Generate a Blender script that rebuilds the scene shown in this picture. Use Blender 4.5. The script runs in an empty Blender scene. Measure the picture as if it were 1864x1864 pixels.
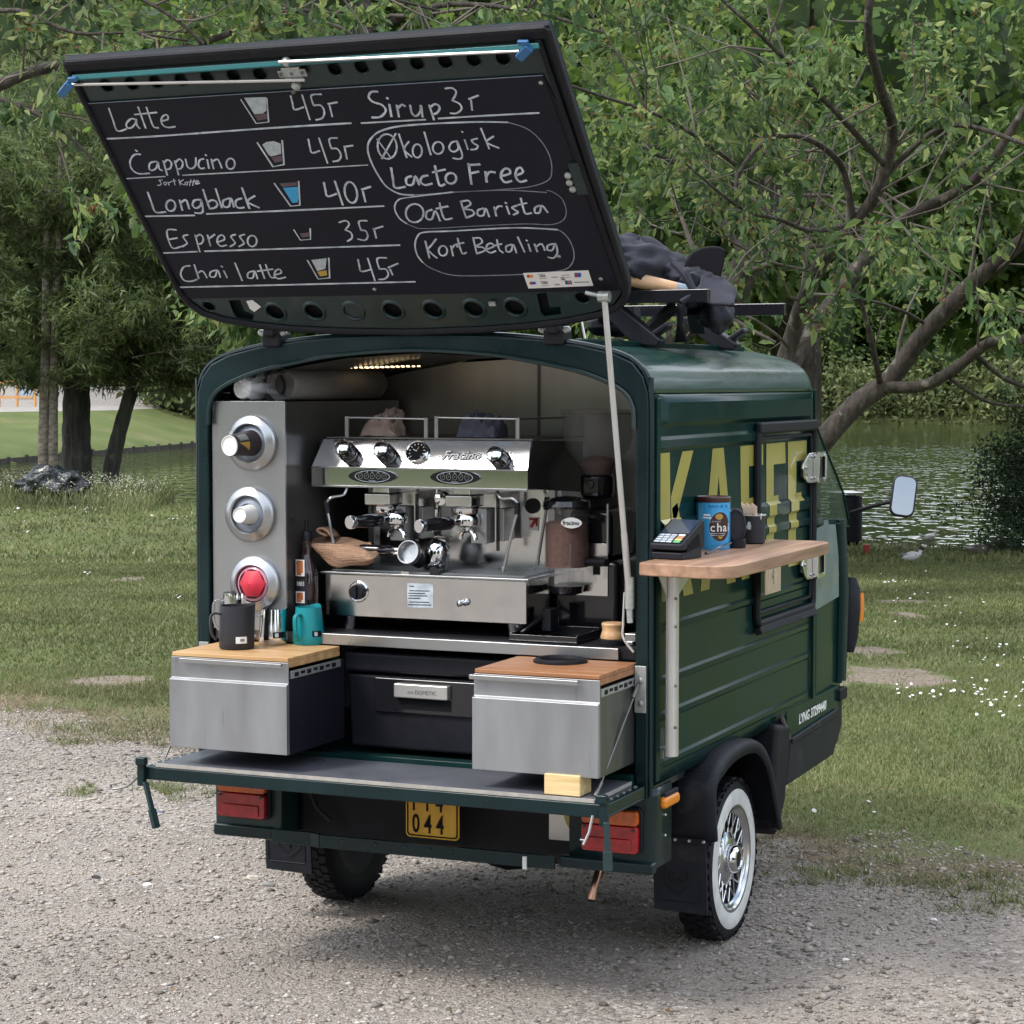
import bpy, math, random
import numpy as np
from mathutils import Vector, Matrix, noise
SC = bpy.context.scene
rng = np.random.default_rng(7); random.seed(7)
R_ = math.radians
# ------------------------------------------------------------------ camera
CAM = np.array([2.8171, -5.7126, 1.7853]); YAW, PITCH, ROLL, FPX = 0.4119, 0.0601, -0.0004, 3917.7
_F = np.array([-math.sin(YAW), math.cos(YAW), 0.0]); _R = np.array([math.cos(YAW), math.sin(YAW), 0.0]); _U = np.array([0, 0, 1.0])
CF = _F*math.cos(PITCH) - _U*math.sin(PITCH); CU0 = _F*math.sin(PITCH) + _U*math.cos(PITCH)
CR = _R*math.cos(ROLL) + CU0*math.sin(ROLL); CU = -_R*math.sin(ROLL) + CU0*math.cos(ROLL)
cd = bpy.data.cameras.new('camera'); cam = bpy.data.objects.new('camera', cd); SC.collection.objects.link(cam)
cd.sensor_width = 36.0; cd.lens = FPX/1864*36.0; cd.clip_start = 0.1; cd.clip_end = 2000
cam.matrix_world = Matrix(((CR[0], CU[0], -CF[0], CAM[0]), (CR[1], CU[1], -CF[1], CAM[1]), (CR[2], CU[2], -CF[2], CAM[2]), (0, 0, 0, 1)))
SC.camera = cam
# ------------------------------------------------------------------ light
SUN_EL, SUN_AZ = R_(52), R_(215)      # azimuth clockwise from +Y
w = bpy.data.worlds.new('World'); SC.world = w; w.use_nodes = True
nt = w.node_tree; nt.nodes.clear()
out = nt.nodes.new('ShaderNodeOutputWorld'); bg = nt.nodes.new('ShaderNodeBackground'); bg.inputs['Strength'].default_value = 0.13
sky = nt.nodes.new('ShaderNodeTexSky'); sky.sky_type = 'NISHITA'; sky.sun_disc = False
sky.sun_elevation = SUN_EL; sky.sun_rotation = SUN_AZ; sky.air_density = 1.2; sky.dust_density = 2.0
tc = nt.nodes.new('ShaderNodeTexCoord'); mp = nt.nodes.new('ShaderNodeMapping'); mp.inputs['Scale'].default_value = (1, 1, 2.6)
nz = nt.nodes.new('ShaderNodeTexNoise'); nz.inputs['Scale'].default_value = 2.2; nz.inputs['Detail'].default_value = 6
cr = nt.nodes.new('ShaderNodeValToRGB'); cr.color_ramp.elements[0].position = 0.36; cr.color_ramp.elements[1].position = 0.56
mx = nt.nodes.new('ShaderNodeMixRGB'); mx.inputs[2].default_value = (8.6, 9.0, 9.7, 1)
nt.links.new(tc.outputs['Generated'], mp.inputs[0]); nt.links.new(mp.outputs[0], nz.inputs['Vector']); nt.links.new(nz.outputs['Fac'], cr.inputs[0])
nt.links.new(cr.outputs[0], mx.inputs[0]); nt.links.new(sky.outputs[0], mx.inputs[1]); nt.links.new(mx.outputs[0], bg.inputs[0]); nt.links.new(bg.outputs[0], out.inputs[0])
sd = bpy.data.lights.new('sun', 'SUN'); sd.energy = 1.4; sd.angle = R_(14); sd.color = (1.0, 0.96, 0.9)
sun = bpy.data.objects.new('sun', sd); SC.collection.objects.link(sun)
sv = Vector((math.sin(SUN_AZ)*math.cos(SUN_EL), math.cos(SUN_AZ)*math.cos(SUN_EL), math.sin(SUN_EL)))
sun.rotation_euler = sv.to_track_quat('Z', 'Y').to_euler()
SC.view_settings.view_transform = 'Standard'; SC.view_settings.look = 'None'; SC.view_settings.exposure = 1.12; SC.view_settings.gamma = 1.0
SC.view_settings.use_curve_mapping = False
SC.cycles.max_bounces = 8; SC.cycles.transparent_max_bounces = 16; SC.cycles.caustics_reflective = False; SC.cycles.caustics_refractive = False
SC.cycles.sample_clamp_indirect = 6
# ------------------------------------------------------------------ geometry helpers
def ray(px, py): return CF + CR*((px-932)/FPX) - CU*((py-932)/FPX)
def U(px, py, X=None, Y=None, Z=None, D=None):
    """a point seen in the photograph at (px, py), on the plane X=, Y=, Z= or at distance D"""
    d = ray(px, py)
    if X is not None: t = (X-CAM[0])/d[0]
    elif Y is not None: t = (Y-CAM[1])/d[1]
    elif Z is not None: t = (Z-CAM[2])/d[2]
    else: t = D
    return Vector(CAM + d*t)
WL = {}
def world_loc(p): return WL.get(p.name, Vector((0, 0, 0))) if p else Vector((0, 0, 0))
def tag(o, label=None, cat=None, group=None, kind=None):
    if label: o['label'] = label
    if cat: o['category'] = cat
    if group: o['group'] = group
    if kind: o['kind'] = kind
    return o
def thing(name, label, cat, loc=(0, 0, 0), group=None):
    o = bpy.data.objects.new(name, None); o.empty_display_size = 0.1; SC.collection.objects.link(o); o.location = loc
    WL[o.name] = Vector(loc); return tag(o, label, cat, group)
def raw(name, V, F, m, parent=None, smooth=True, ang=35, bevel=0, seg=2, label=None):
    b = world_loc(parent)
    me = bpy.data.meshes.new(name); me.from_pydata([(v[0]-b[0], v[1]-b[1], v[2]-b[2]) for v in V], [], F)
    me.materials.append(m)
    if smooth:
        me.polygons.foreach_set('use_smooth', [True]*len(me.polygons)); me.set_sharp_from_angle(angle=R_(ang))
    me.update()
    o = bpy.data.objects.new(name, me); SC.collection.objects.link(o); o.parent = parent; WL[o.name] = b
    if bevel:
        md = o.modifiers.new('Bevel', 'BEVEL'); md.width = bevel; md.segments = seg; md.limit_method = 'ANGLE'; md.angle_limit = R_(40); md.harden_normals = smooth
    if label: o['label'] = label
    return o
class MB:
    def __init__(s): s.V = []; s.F = []
    def add(s, V, F):
        n = len(s.V); s.V += [tuple(v) for v in V]; s.F += [tuple(i+n for i in f) for f in F]; return s
    def box(s, x0, x1, y0, y1, z0, z1):
        return s.add([(x0,y0,z0),(x1,y0,z0),(x1,y1,z0),(x0,y1,z0),(x0,y0,z1),(x1,y0,z1),(x1,y1,z1),(x0,y1,z1)], [(3,2,1,0),(4,5,6,7),(0,1,5,4),(1,2,6,5),(2,3,7,6),(3,0,4,7)])
    def obox(s, c, ax, hs):
        c = Vector(c); A = [Vector(a).normalized()*h for a, h in zip(ax, hs)]
        V = [c+A[0]*i+A[1]*j+A[2]*k for k in (-1, 1) for i, j in ((-1,-1),(1,-1),(1,1),(-1,1))]
        return s.add(V, [(3,2,1,0),(4,5,6,7),(0,1,5,4),(1,2,6,5),(2,3,7,6),(3,0,4,7)])
    def bar(s, p, q, wd, hh, up=(0, 0, 1)):
        p = Vector(p); q = Vector(q); d = (q-p); L = d.length; d.normalize(); sd_ = d.cross(Vector(up)).normalized(); u2 = sd_.cross(d)
        return s.obox((p+q)/2, (d, sd_, u2), (L/2, wd/2, hh/2))
    def lathe(s, prof, o=(0,0,0), ax=(0,0,1), n=24, cap=True, hexa=None):
        ax = Vector(ax).normalized(); o = Vector(o); t = Vector((1,0,0)) if abs(ax.x) < .9 else Vector((0,1,0)); a = ax.cross(t).normalized(); b = ax.cross(a)
        V = []; F = []
        for r, h in prof:
            for k in range(n):
                an = 2*math.pi*k/n; V.append(o+ax*h+(a*math.cos(an)+b*math.sin(an))*r)
        m = len(prof)
        for i in range(m-1):
            for k in range(n):
                k2 = (k+1) % n; F.append((i*n+k, i*n+k2, (i+1)*n+k2, (i+1)*n+k))
        if cap: F.append(tuple(reversed(range(n)))); F.append(tuple((m-1)*n+k for k in range(n)))
        return s.add(V, F)
    def cyl(s, p, q, r, r2=None, n=16):
        p = Vector(p); q = Vector(q); L = (q-p).length; return s.lathe([(r, 0), (r if r2 is None else r2, L)], p, q-p, n)
    def tube(s, pts, r, n=8, cap=True):
        pts = [Vector(p) for p in pts]; m = len(pts); rr = r if hasattr(r, '__len__') else [r]*m; V = []; F = []; up = None
        for i, p in enumerate(pts):
            d = (pts[min(i+1, m-1)]-pts[max(i-1, 0)]).normalized()
            if up is None: up = d.orthogonal().normalized()
            up = (up-d*up.dot(d)).normalized(); b = d.cross(up)
            for k in range(n):
                an = 2*math.pi*k/n; V.append(p+(up*math.cos(an)+b*math.sin(an))*rr[i])
        for i in range(m-1):
            for k in range(n):
                k2 = (k+1) % n; F.append((i*n+k, i*n+k2, (i+1)*n+k2, (i+1)*n+k))
        if cap: F.append(tuple(reversed(range(n)))); F.append(tuple((m-1)*n+k for k in range(n)))
        return s.add(V, F)
    def prism(s, poly, o, a, b, d):
        """poly in (a, b) axes at o, extruded by vector d"""
        o = Vector(o); a = Vector(a); b = Vector(b); d = Vector(d); n = len(poly)
        V = [o+a*p[0]+b*p[1] for p in poly]; V += [v+d for v in V]
        nrm = a.cross(b); ar = sum(poly[i][0]*poly[(i+1) % n][1]-poly[(i+1) % n][0]*poly[i][1] for i in range(n))
        fl = (nrm.dot(d) > 0) == (ar > 0)
        F = [tuple(reversed(range(n))), tuple(range(n, 2*n))] + [(i, (i+1) % n, n+(i+1) % n, n+i) for i in range(n)]
        if not fl: F = [tuple(reversed(f)) for f in F]
        return s.add(V, F)
    def ring(s, outer, inner, o, a, b, d):
        """closed ring between two polygons of equal length, extruded by d"""
        o = Vector(o); a = Vector(a); b = Vector(b); d = Vector(d); n = len(outer)
        P = lambda p: o+a*p[0]+b*p[1]
        V = [P(p) for p in outer]+[P(p) for p in inner]; V += [v+d for v in V]; F = []
        for i in range(n):
            j = (i+1) % n
            F += [(i, j, n+j, n+i), (2*n+i, 3*n+i, 3*n+j, 2*n+j), (i, 2*n+i, 2*n+j, j), (n+i, n+j, 3*n+j, 3*n+i)]
        return s.add(V, F)
    def grid(s, fn, nu, nv, closeu=False):
        V = [fn(i/(nu-1 if not closeu else nu), j/(nv-1)) for j in range(nv) for i in range(nu)]; F = []
        for j in range(nv-1):
            for i in range(nu if closeu else nu-1):
                i2 = (i+1) % nu; F.append((j*nu+i, j*nu+i2, (j+1)*nu+i2, (j+1)*nu+i))
        return s.add(V, F)
    def build(s, name, m, parent=None, **k): return raw(name, s.V, s.F, m, parent, **k)
def catmull(P, n=6, closed=False):
    P = [Vector(p) for p in P]; out_ = []; m = len(P)
    if m < 3: return P
    rngi = range(m if closed else m-1)
    for i in rngi:
        if closed: p0, p1, p2, p3 = P[(i-1) % m], P[i], P[(i+1) % m], P[(i+2) % m]
        else: p0, p1, p2, p3 = P[max(i-1, 0)], P[i], P[i+1], P[min(i+2, m-1)]
        for k in range(n):
            t = k/n; out_.append(0.5*((2*p1)+(p2-p0)*t+(2*p0-5*p1+4*p2-p3)*t*t+(3*p1-p0-3*p2+p3)*t**3))
    if not closed: out_.append(P[-1])
    return out_
def rrect(x0, x1, y0, y1, r, n=4):
    P = []
    for cx, cy, a0 in ((x1-r, y1-r, 0), (x0+r, y1-r, 90), (x0+r, y0+r, 180), (x1-r, y0+r, 270)):
        for k in range(n+1):
            a = R_(a0+90*k/n); P.append((cx+r*math.cos(a), cy+r*math.sin(a)))
    return P
def text(name, body, o, a, b, size, m, parent, ext=0.0004, align='LEFT', sx=1.0, shear=0, offset=0, label=None):
    """flat lettering: a = reading direction, b = up, at world point o"""
    c = bpy.data.curves.new(name, 'FONT'); c.body = body; c.size = size; c.extrude = ext; c.align_x = align; c.shear = shear; c.offset = offset; c.resolution_u = 3
    c.materials.append(m); o_ = bpy.data.objects.new(name, c); SC.collection.objects.link(o_)
    a = Vector(a).normalized(); b = Vector(b).normalized(); n = a.cross(b); o = Vector(o)-world_loc(parent)
    M_ = Matrix(((a.x*sx, b.x, n.x, o.x), (a.y*sx, b.y, n.y, o.y), (a.z*sx, b.z, n.z, o.z), (0, 0, 0, 1)))
    o_.parent = parent; o_.matrix_local = M_; WL[o_.name] = world_loc(parent)
    if label: o_['label'] = label
    return o_
# ------------------------------------------------------------------ materials
def mat(name, col, rough=0.5, metal=0.0, coat=0.0, var=0.0, vscale=8.0, bump=0.0, bscale=40.0, bdist=0.002, trans=0.0, ior=1.45, alpha=1.0, spec=0.5, stretch=None, col2=None, rvar=0.0, emit=None, coatr=0.05, detail=4):
    m = bpy.data.materials.new(name); m.use_nodes = True; t = m.node_tree; P = t.nodes['Principled BSDF']; L = t.links
    P.inputs['Base Color'].default_value = (*col, 1); P.inputs['Roughness'].default_value = rough; P.inputs['Metallic'].default_value = metal
    P.inputs['Coat Weight'].default_value = coat; P.inputs['Coat Roughness'].default_value = coatr
    P.inputs['Transmission Weight'].default_value = trans; P.inputs['IOR'].default_value = ior; P.inputs['Alpha'].default_value = alpha
    P.inputs['Specular IOR Level'].default_value = spec
    if emit: P.inputs['Emission Color'].default_value = (*emit[0], 1); P.inputs['Emission Strength'].default_value = emit[1]
    if var or bump or col2 or rvar:
        tc = t.nodes.new('ShaderNodeTexCoord'); mp = t.nodes.new('ShaderNodeMapping'); L.new(tc.outputs['Object'], mp.inputs[0])
        if stretch: mp.inputs['Scale'].default_value = stretch
        if var or col2 or rvar:
            nz = t.nodes.new('ShaderNodeTexNoise'); nz.inputs['Scale'].default_value = vscale; nz.inputs['Detail'].default_value = detail; L.new(mp.outputs[0], nz.inputs['Vector'])
            if var or col2:
                rp = t.nodes.new('ShaderNodeValToRGB'); rp.color_ramp.elements[0].position = 0.3; rp.color_ramp.elements[1].position = 0.7
                c2 = col2 if col2 else tuple(min(1, c*(1+var)) for c in col); c1 = col if col2 else tuple(c*(1-var) for c in col)
                rp.color_ramp.elements[0].color = (*c1, 1); rp.color_ramp.elements[1].color = (*c2, 1)
                L.new(nz.outputs['Fac'], rp.inputs[0]); L.new(rp.outputs[0], P.inputs['Base Color'])
            if rvar:
                mr = t.nodes.new('ShaderNodeMapRange'); mr.inputs['To Min'].default_value = max(0, rough-rvar); mr.inputs['To Max'].default_value = rough+rvar
                mr.inputs['From Min'].default_value = .3; mr.inputs['From Max'].default_value = .7
                L.new(nz.outputs['Fac'], mr.inputs['Value']); L.new(mr.outputs[0], P.inputs['Roughness'])
        if bump:
            nb = t.nodes.new('ShaderNodeTexNoise'); nb.inputs['Scale'].default_value = bscale; nb.inputs['Detail'].default_value = 3; L.new(mp.outputs[0], nb.inputs['Vector'])
            bp = t.nodes.new('ShaderNodeBump'); bp.inputs['Strength'].default_value = bump; bp.inputs['Distance'].default_value = bdist
            L.new(nb.outputs['Fac'], bp.inputs['Height']); L.new(bp.outputs[0], P.inputs['Normal'])
    return m
M = {}
M['green'] = mat('green_paint', (0.0050, 0.025, 0.0235), 0.20, 0, 0.0, var=0.18, vscale=3, bump=0.16, bscale=4, bdist=0.004, rvar=0.06, spec=.13)
M['green_frame'] = mat('green_frame_paint', (0.003, 0.0145, 0.0165), 0.30, 0, 0.12, var=0.2, vscale=5, bump=.15, bscale=7, bdist=.003, rvar=.08, spec=.35)
M['green_dull'] = mat('green_dulled_paint', (0.003, 0.016, 0.015), 0.65, spec=.15)  # darkened and roughened so its sky glare stays out of the roof reflection
M['green_roof'] = mat('green_roof_skylit', (0.006, 0.034, 0.029), 0.30, 0, 0.25, var=0.15, vscale=3, stretch=(3, .5, 3), bump=0.5, bscale=5, bdist=0.008, rvar=0.10, spec=.5)  # body green made brighter for the sky mirrored in the roof
M['green_in'] = mat('green_paint_satin', (0.007, 0.023, 0.023), 0.36, 0, 0.1, var=0.15, vscale=5)
M['teal'] = mat('teal_pipe', (0.02, 0.14, 0.15), 0.35, 0, 0.3)
M['rubber'] = mat('black_rubber', (0.007, 0.007, 0.010), 0.6, spec=.3, var=0.3, vscale=20, bump=.2, bscale=60)
M['blackpl'] = mat('black_plastic', (0.008, 0.0085, 0.013), 0.45, spec=.35, var=0.2, vscale=30, bump=.15, bscale=300, bdist=.0006)
M['greypl'] = mat('worn_black_plastic', (0.011, 0.0125, 0.018), 0.55, spec=.28, var=0.25, vscale=9, bump=.25, bscale=120, bdist=.001)
M['gloss'] = mat('gloss_black', (0.01, 0.01, 0.013), 0.12, 0, .5)
M['steel'] = mat('brushed_steel', (0.40, 0.41, 0.42), 0.30, 0.92, var=.10, vscale=1.5, stretch=(1, 1, .7), rvar=.06)
M['steelf'] = mat('drawer_steel', (0.33, 0.34, 0.355), 0.38, 0.75, var=.12, vscale=6, stretch=(1.5, 1, .4), rvar=.06)
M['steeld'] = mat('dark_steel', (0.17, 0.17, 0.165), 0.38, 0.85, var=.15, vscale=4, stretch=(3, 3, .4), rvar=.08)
M['chrome'] = mat('chrome', (0.70, 0.71, 0.73), 0.07, 1.0)
M['rimchrome'] = mat('worn_rim_chrome', (0.55, 0.56, 0.58), 0.20, 1.0, var=.1, vscale=20)
M['chromew'] = mat('stained_chrome', (0.62, 0.62, 0.62), 0.15, 1.0, var=.12, vscale=14, rvar=.07, bump=.06, bscale=14, bdist=.001)
M['alu'] = mat('aluminium', (0.56, 0.55, 0.53), 0.35, 0.7, var=.05, vscale=20)
M['zinc'] = mat('zinc_plate', (0.42, 0.44, 0.42), 0.4, .6, var=.2, vscale=60)
M['chalkb'] = mat('chalkboard', (0.0055, 0.006, 0.012), 0.6, col2=(.010, .011, .019), vscale=3, detail=8, stretch=(1, 1, 2.5), rvar=.05, spec=.25)
M['chalk'] = mat('chalk_marker', (0.30, 0.34, 0.38), 0.7, col2=(.60, .66, .72), vscale=28, detail=6)
M['chalkthin'] = mat('thin_chalk_marker', (0.20, 0.22, 0.27), 0.7, var=.2, vscale=60)
M['chalkgrey'] = mat('chalk_fill_grey', (0.40, 0.45, 0.47), 0.7, var=.15, vscale=60)
M['chalkbrown'] = mat('chalk_fill_brown', (0.11, 0.075, 0.085), 0.7, var=.15, vscale=60)
M['chalkblue'] = mat('chalk_fill_blue', (0.045, 0.33, 0.60), 0.7)
M['chalkyel'] = mat('chalk_fill_yellow', (0.45, 0.29, 0.06), 0.7)
M['yellow'] = mat('faded_yellow_film', (0.32, 0.28, 0.06), 0.38, 0, .35, var=.12, vscale=6)
M['plate'] = mat('number_plate', (0.62, 0.34, 0.03), 0.4, var=.12, vscale=25)
M['white'] = mat('white_plastic', (0.72, 0.72, 0.70), 0.45)
M['whitewall'] = mat('whitewall_rubber', (0.56, 0.56, 0.53), 0.7, var=.12, vscale=18, bump=.2, bscale=60)
M['red'] = mat('red_lens', (0.30, 0.006, 0.010), 0.18, 0, .6, var=.3, vscale=40, bump=.3, bscale=160, bdist=.001)
M['amber'] = mat('amber_lens', (0.45, 0.08, 0.004), 0.2, 0, .6, var=.3, vscale=40, bump=.3, bscale=160, bdist=.001)
M['orange'] = mat('orange_marker', (0.72, 0.22, 0.01), 0.3, 0, .4, bump=.3, bscale=200, bdist=.001)
M['paper'] = mat('white_paper', (0.66, 0.66, 0.64), 0.7)
M['ink'] = mat('black_print', (0.008, 0.008, 0.010), 0.7, spec=.15)
M['inkgrey'] = mat('grey_print', (0.16, 0.17, 0.17), 0.6)
M['glass'] = mat('clear_glass', (0.85, 0.95, 0.9), 0.02, trans=1.0, ior=1.08, spec=.5)
def wood(name, c1, c2, ax=0, sc=14):
    m = mat(name, c1, 0.5, 0, .12, col2=c2, vscale=sc, stretch=tuple(0.12 if i == ax else 1.6 for i in range(3)), bump=.25, bscale=60, bdist=.001, detail=8); return m
M['woodL'] = wood('oiled_beech', (0.40, 0.22, 0.09), (0.62, 0.40, 0.19), 0, 22)
M['woodR'] = wood('oiled_teak', (0.23, 0.095, 0.04), (0.40, 0.19, 0.085), 0, 26)
M['woodS'] = wood('shelf_walnut', (0.20, 0.11, 0.065), (0.42, 0.25, 0.16), 1, 20)
M['pine'] = wood('raw_pine', (0.52, 0.36, 0.15), (0.70, 0.53, 0.28), 0, 60)
M['pole'] = wood('pale_pole', (0.50, 0.30, 0.16), (0.62, 0.40, 0.23), 0, 20)

def specks(m, col, scale, thr=.66, width=.03, stretch=None, amount=1.0, rough=None, zfade=None):
    """dirt, splashes or lichen: spots with a shape of their own laid over a material's colour"""
    t = m.node_tree; P = t.nodes['Principled BSDF']; L = t.links; inp = P.inputs['Base Color']; src = inp.links[0].from_socket if inp.links else None
    tc = t.nodes.new('ShaderNodeTexCoord'); mp = t.nodes.new('ShaderNodeMapping'); L.new(tc.outputs['Object'], mp.inputs[0])
    if stretch: mp.inputs['Scale'].default_value = stretch
    nz = t.nodes.new('ShaderNodeTexNoise'); nz.inputs['Scale'].default_value = scale; nz.inputs['Detail'].default_value = 5; nz.inputs['Roughness'].default_value = .65; L.new(mp.outputs[0], nz.inputs['Vector'])
    mr = t.nodes.new('ShaderNodeMapRange'); mr.inputs['From Min'].default_value = thr; mr.inputs['From Max'].default_value = thr+width; mr.inputs['To Max'].default_value = amount; L.new(nz.outputs['Fac'], mr.inputs['Value'])
    mx_ = t.nodes.new('ShaderNodeMixRGB'); mx_.inputs[2].default_value = (*col, 1); L.new(mr.outputs[0], mx_.inputs[0])
    if src: L.new(src, mx_.inputs[1])
    else: mx_.inputs[1].default_value = inp.default_value
    L.new(mx_.outputs[0], inp); return m
specks(M['green'], (.045, .060, .052), 70, .69, .03, amount=.7); specks(M['green'], (.020, .045, .040), 7, .60, .12, stretch=(1, 1, .35), amount=.6)
specks(M['green_frame'], (.06, .075, .07), 60, .70, .03, amount=.7); specks(M['green_in'], (.030, .045, .045), 9, .58, .12, amount=.6)
specks(M['greypl'], (.055, .052, .047), 10, .56, .16, amount=.5); 
specks(M['steelf'], (.20, .19, .18), 16, .62, .10, stretch=(3, 3, .35), amount=.5); specks(M['rubber'], (.03, .029, .027), 24, .62, .1, amount=.6)
M['drawerside'] = mat('splashed_black_drawer', (0.010, 0.0105, 0.017), 0.45, spec=.35, var=.2, vscale=6); specks(M['drawerside'], (.12, .125, .15), 48, .70, .015)
# ================================================================== the van
van = thing('coffee_van', 'dark green three-wheeled coffee van with its rear hatch and tailgate open on the gravel', 'van', (0, 0.95, 0))
HP = [(0.741, 0.60), (0.741, 1.70), (0.738, 1.755), (0.724, 1.803), (0.692, 1.842), (0.63, 1.870), (0.52, 1.894), (0.40, 1.910), (0.25, 1.922), (0.0, 1.930)]
OUTP = HP + [(-x, z) for x, z in HP[-2::-1]]                    # right bottom, over the roof, left bottom
HI = [(0.703, 0.60), (0.703, 1.66), (0.700, 1.71), (0.684, 1.748), (0.650, 1.776), (0.58, 1.806), (0.50, 1.829), (0.40, 1.848), (0.25, 1.871), (0.0, 1.885)]
INP = HI + [(-x, z) for x, z in HI[-2::-1]]
def strip_sheet(prof, ys, thick, name, m, parent, inward=True, **k):
    b = MB(); n = len(prof)
    V = [(x, y, z) for y in ys for x, z in prof]
    F = [(j*n+i, (j+1)*n+i, (j+1)*n+i+1, j*n+i+1) for j in range(len(ys)-1) for i in range(n-1)]
    b.add(V, F); o = b.build(name, m, parent, **k)
    md = o.modifiers.new('Solid', 'SOLIDIFY'); md.thickness = thick; md.offset = -1; return o
# rear frame
b = MB(); poly = OUTP + INP[::-1]
n1 = len(OUTP); P3 = [Vector((x, 0, z)) for x, z in OUTP]+[Vector((x, 0, z)) for x, z in INP]
V = P3 + [p+Vector((0, .055, 0)) for p in P3]; F = []; N2 = 2*n1
for i in range(n1-1):
    F += [(i, i+1, n1+i+1, n1+i), (i+N2, n1+i+N2, n1+i+1+N2, i+1+N2), (i, i+N2, i+1+N2, i+1), (n1+i, n1+i+1, n1+i+1+N2, n1+i+N2)]
F += [(0, n1, n1+N2, N2), (n1-1, n1-1+N2, 2*n1-1+N2, 2*n1-1)]
b.add(V, F); frame = b.build('rear_frame', M['green_frame'], van, bevel=.006)
b = MB(); b.tube([(x+.004*(1 if x > 0 else -1), .012, z+.003) for x, z in catmull([(x, z, 0) for x, z in OUTP], 3) and [(v[0], v[1]) for v in catmull([(x, z, 0) for x, z in OUTP], 3)]], .008, 6); b.build('frame_lip', M['green_frame'], frame)
b = MB(); b.tube([(x*.995, -.004, z-.004) for x, z in [(v[0], v[1]) for v in catmull([(x, z, 0) for x, z in INP[1:-1]], 3)]], .007, 6); b.build('opening_trim', M['green_in'], frame)
# roof skin with faint pressed ripples
RP = [p for p in OUTP if p[1] > 1.74]
RP = [(v[0], v[1]) for v in catmull([(x, z, 0) for x, z in RP], 3)]
roof = strip_sheet([(x, z) for x, z in RP], [.055, .07, .5, 1.0, 1.5, 1.69, 1.705], .006, 'roof', M['green_roof'], van, ang=60)
for sx in (-1, 1):
    b = MB(); b.box(sx*.505-.014, sx*.505+.014, .06, 1.60, 1.894, 1.912); b.build('roof_rail', M['green'], roof, bevel=.004)
# right side panel, pressed swages
def swage():
    P = [(0, .628)]
    for z in (.684, .823, .927, 1.079): P += [(0, z-.017), (.006, z-.009), (.006, z+.005), (0, z+.013)]
    P += [(0, 1.128), (.000, 1.278), (.010, 1.288), (.010, 1.306), (.002, 1.314), (.002, 1.334), (.012, 1.345), (.012, 1.378), (0, 1.390), (0, 1.588), (.008, 1.598), (.008, 1.620), (0, 1.630), (0, 1.657), (.012, 1.670), (.014, 1.728), (.004, 1.745), (0, 1.752)]
    return P
SW = swage()
def side_mesh(sx):
    b = MB(); ys = [.055, .10, .135, 1.0, 1.64, 1.675, 1.705]; fl = [0, 0, 1, 1, 1, 0, 0]; n = len(SW)
    V = [(sx*(.740+dx*f), y, z) for y, f in zip(ys, fl) for dx, z in SW]
    F = [(j*n+i, (j+1)*n+i, (j+1)*n+i+1, j*n+i+1) if sx > 0 else (j*n+i, j*n+i+1, (j+1)*n+i+1, (j+1)*n+i) for j in range(len(ys)-1) for i in range(n-1)]
    return b.add(V, F)
side = side_mesh(1).build('side_panel', M['green'], van, ang=20)
md = side.modifiers.new('Solid', 'SOLIDIFY'); md.thickness = .006; md.offset = -1
side2 = side_mesh(-1).build('side_panel', M['green'], van, ang=20)
# rear corner gutter strip, left/right
for sx in (-1, 1):
    b = MB(); b.box(sx*.7445-.0035, sx*.7445+.0035, .0555, .085, .64, 1.74); b.build('corner_gutter', M['green'], side if sx > 0 else side2, bevel=.002)
b = MB(); b.box(.741, .752, 1.694, 1.716, .66, 1.76); b.build('corner_gutter', M['green'], side, bevel=.003)
# bulkhead, floor, inner lining
b = MB(); b.prism([(x*.992, z-.006) for x, z in OUTP], (0, 1.70, 0), (1, 0, 0), (0, 0, 1), (0, .01, 0)); b.build('bulkhead', M['green'], van)
b = MB(); b.box(-.735, .735, .03, 1.70, .628, .655); b.build('floor_pan', M['green_in'], van)
b = MB(); b.box(-.70, .70, -.012, .03, .628, .668); b.build('rear_sill', M['green'], van, bevel=.004)
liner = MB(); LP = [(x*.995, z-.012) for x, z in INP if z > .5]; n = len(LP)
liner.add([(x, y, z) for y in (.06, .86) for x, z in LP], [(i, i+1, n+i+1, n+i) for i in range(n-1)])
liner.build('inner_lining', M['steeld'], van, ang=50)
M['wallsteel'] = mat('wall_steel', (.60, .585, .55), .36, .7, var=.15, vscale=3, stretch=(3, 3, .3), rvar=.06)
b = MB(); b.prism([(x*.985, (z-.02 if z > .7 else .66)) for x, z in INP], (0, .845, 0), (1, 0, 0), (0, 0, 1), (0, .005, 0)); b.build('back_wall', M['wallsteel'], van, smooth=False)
for x in (.05, .40): b = MB(); b.box(x-.004, x+.004, .838, .8449, 1.03, 1.86); b.build('wall_seam', M['steeld'], van)
# LED strip over the left
led = MB()
for k in range(22):
    for yy in (.42, .50): led.box(-.615+k*.0185, -.608+k*.0185, yy-.004, yy+.004, 1.826+.010*(k/22)+.02*(yy-.42)/.08*0, 1.830+.010*(k/22))
M['led'] = mat('warm_led', (0.8, .7, .5), .5, emit=((1.0, .72, .38), 1.6))
led.build('led_strip', M['led'], van)
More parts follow.
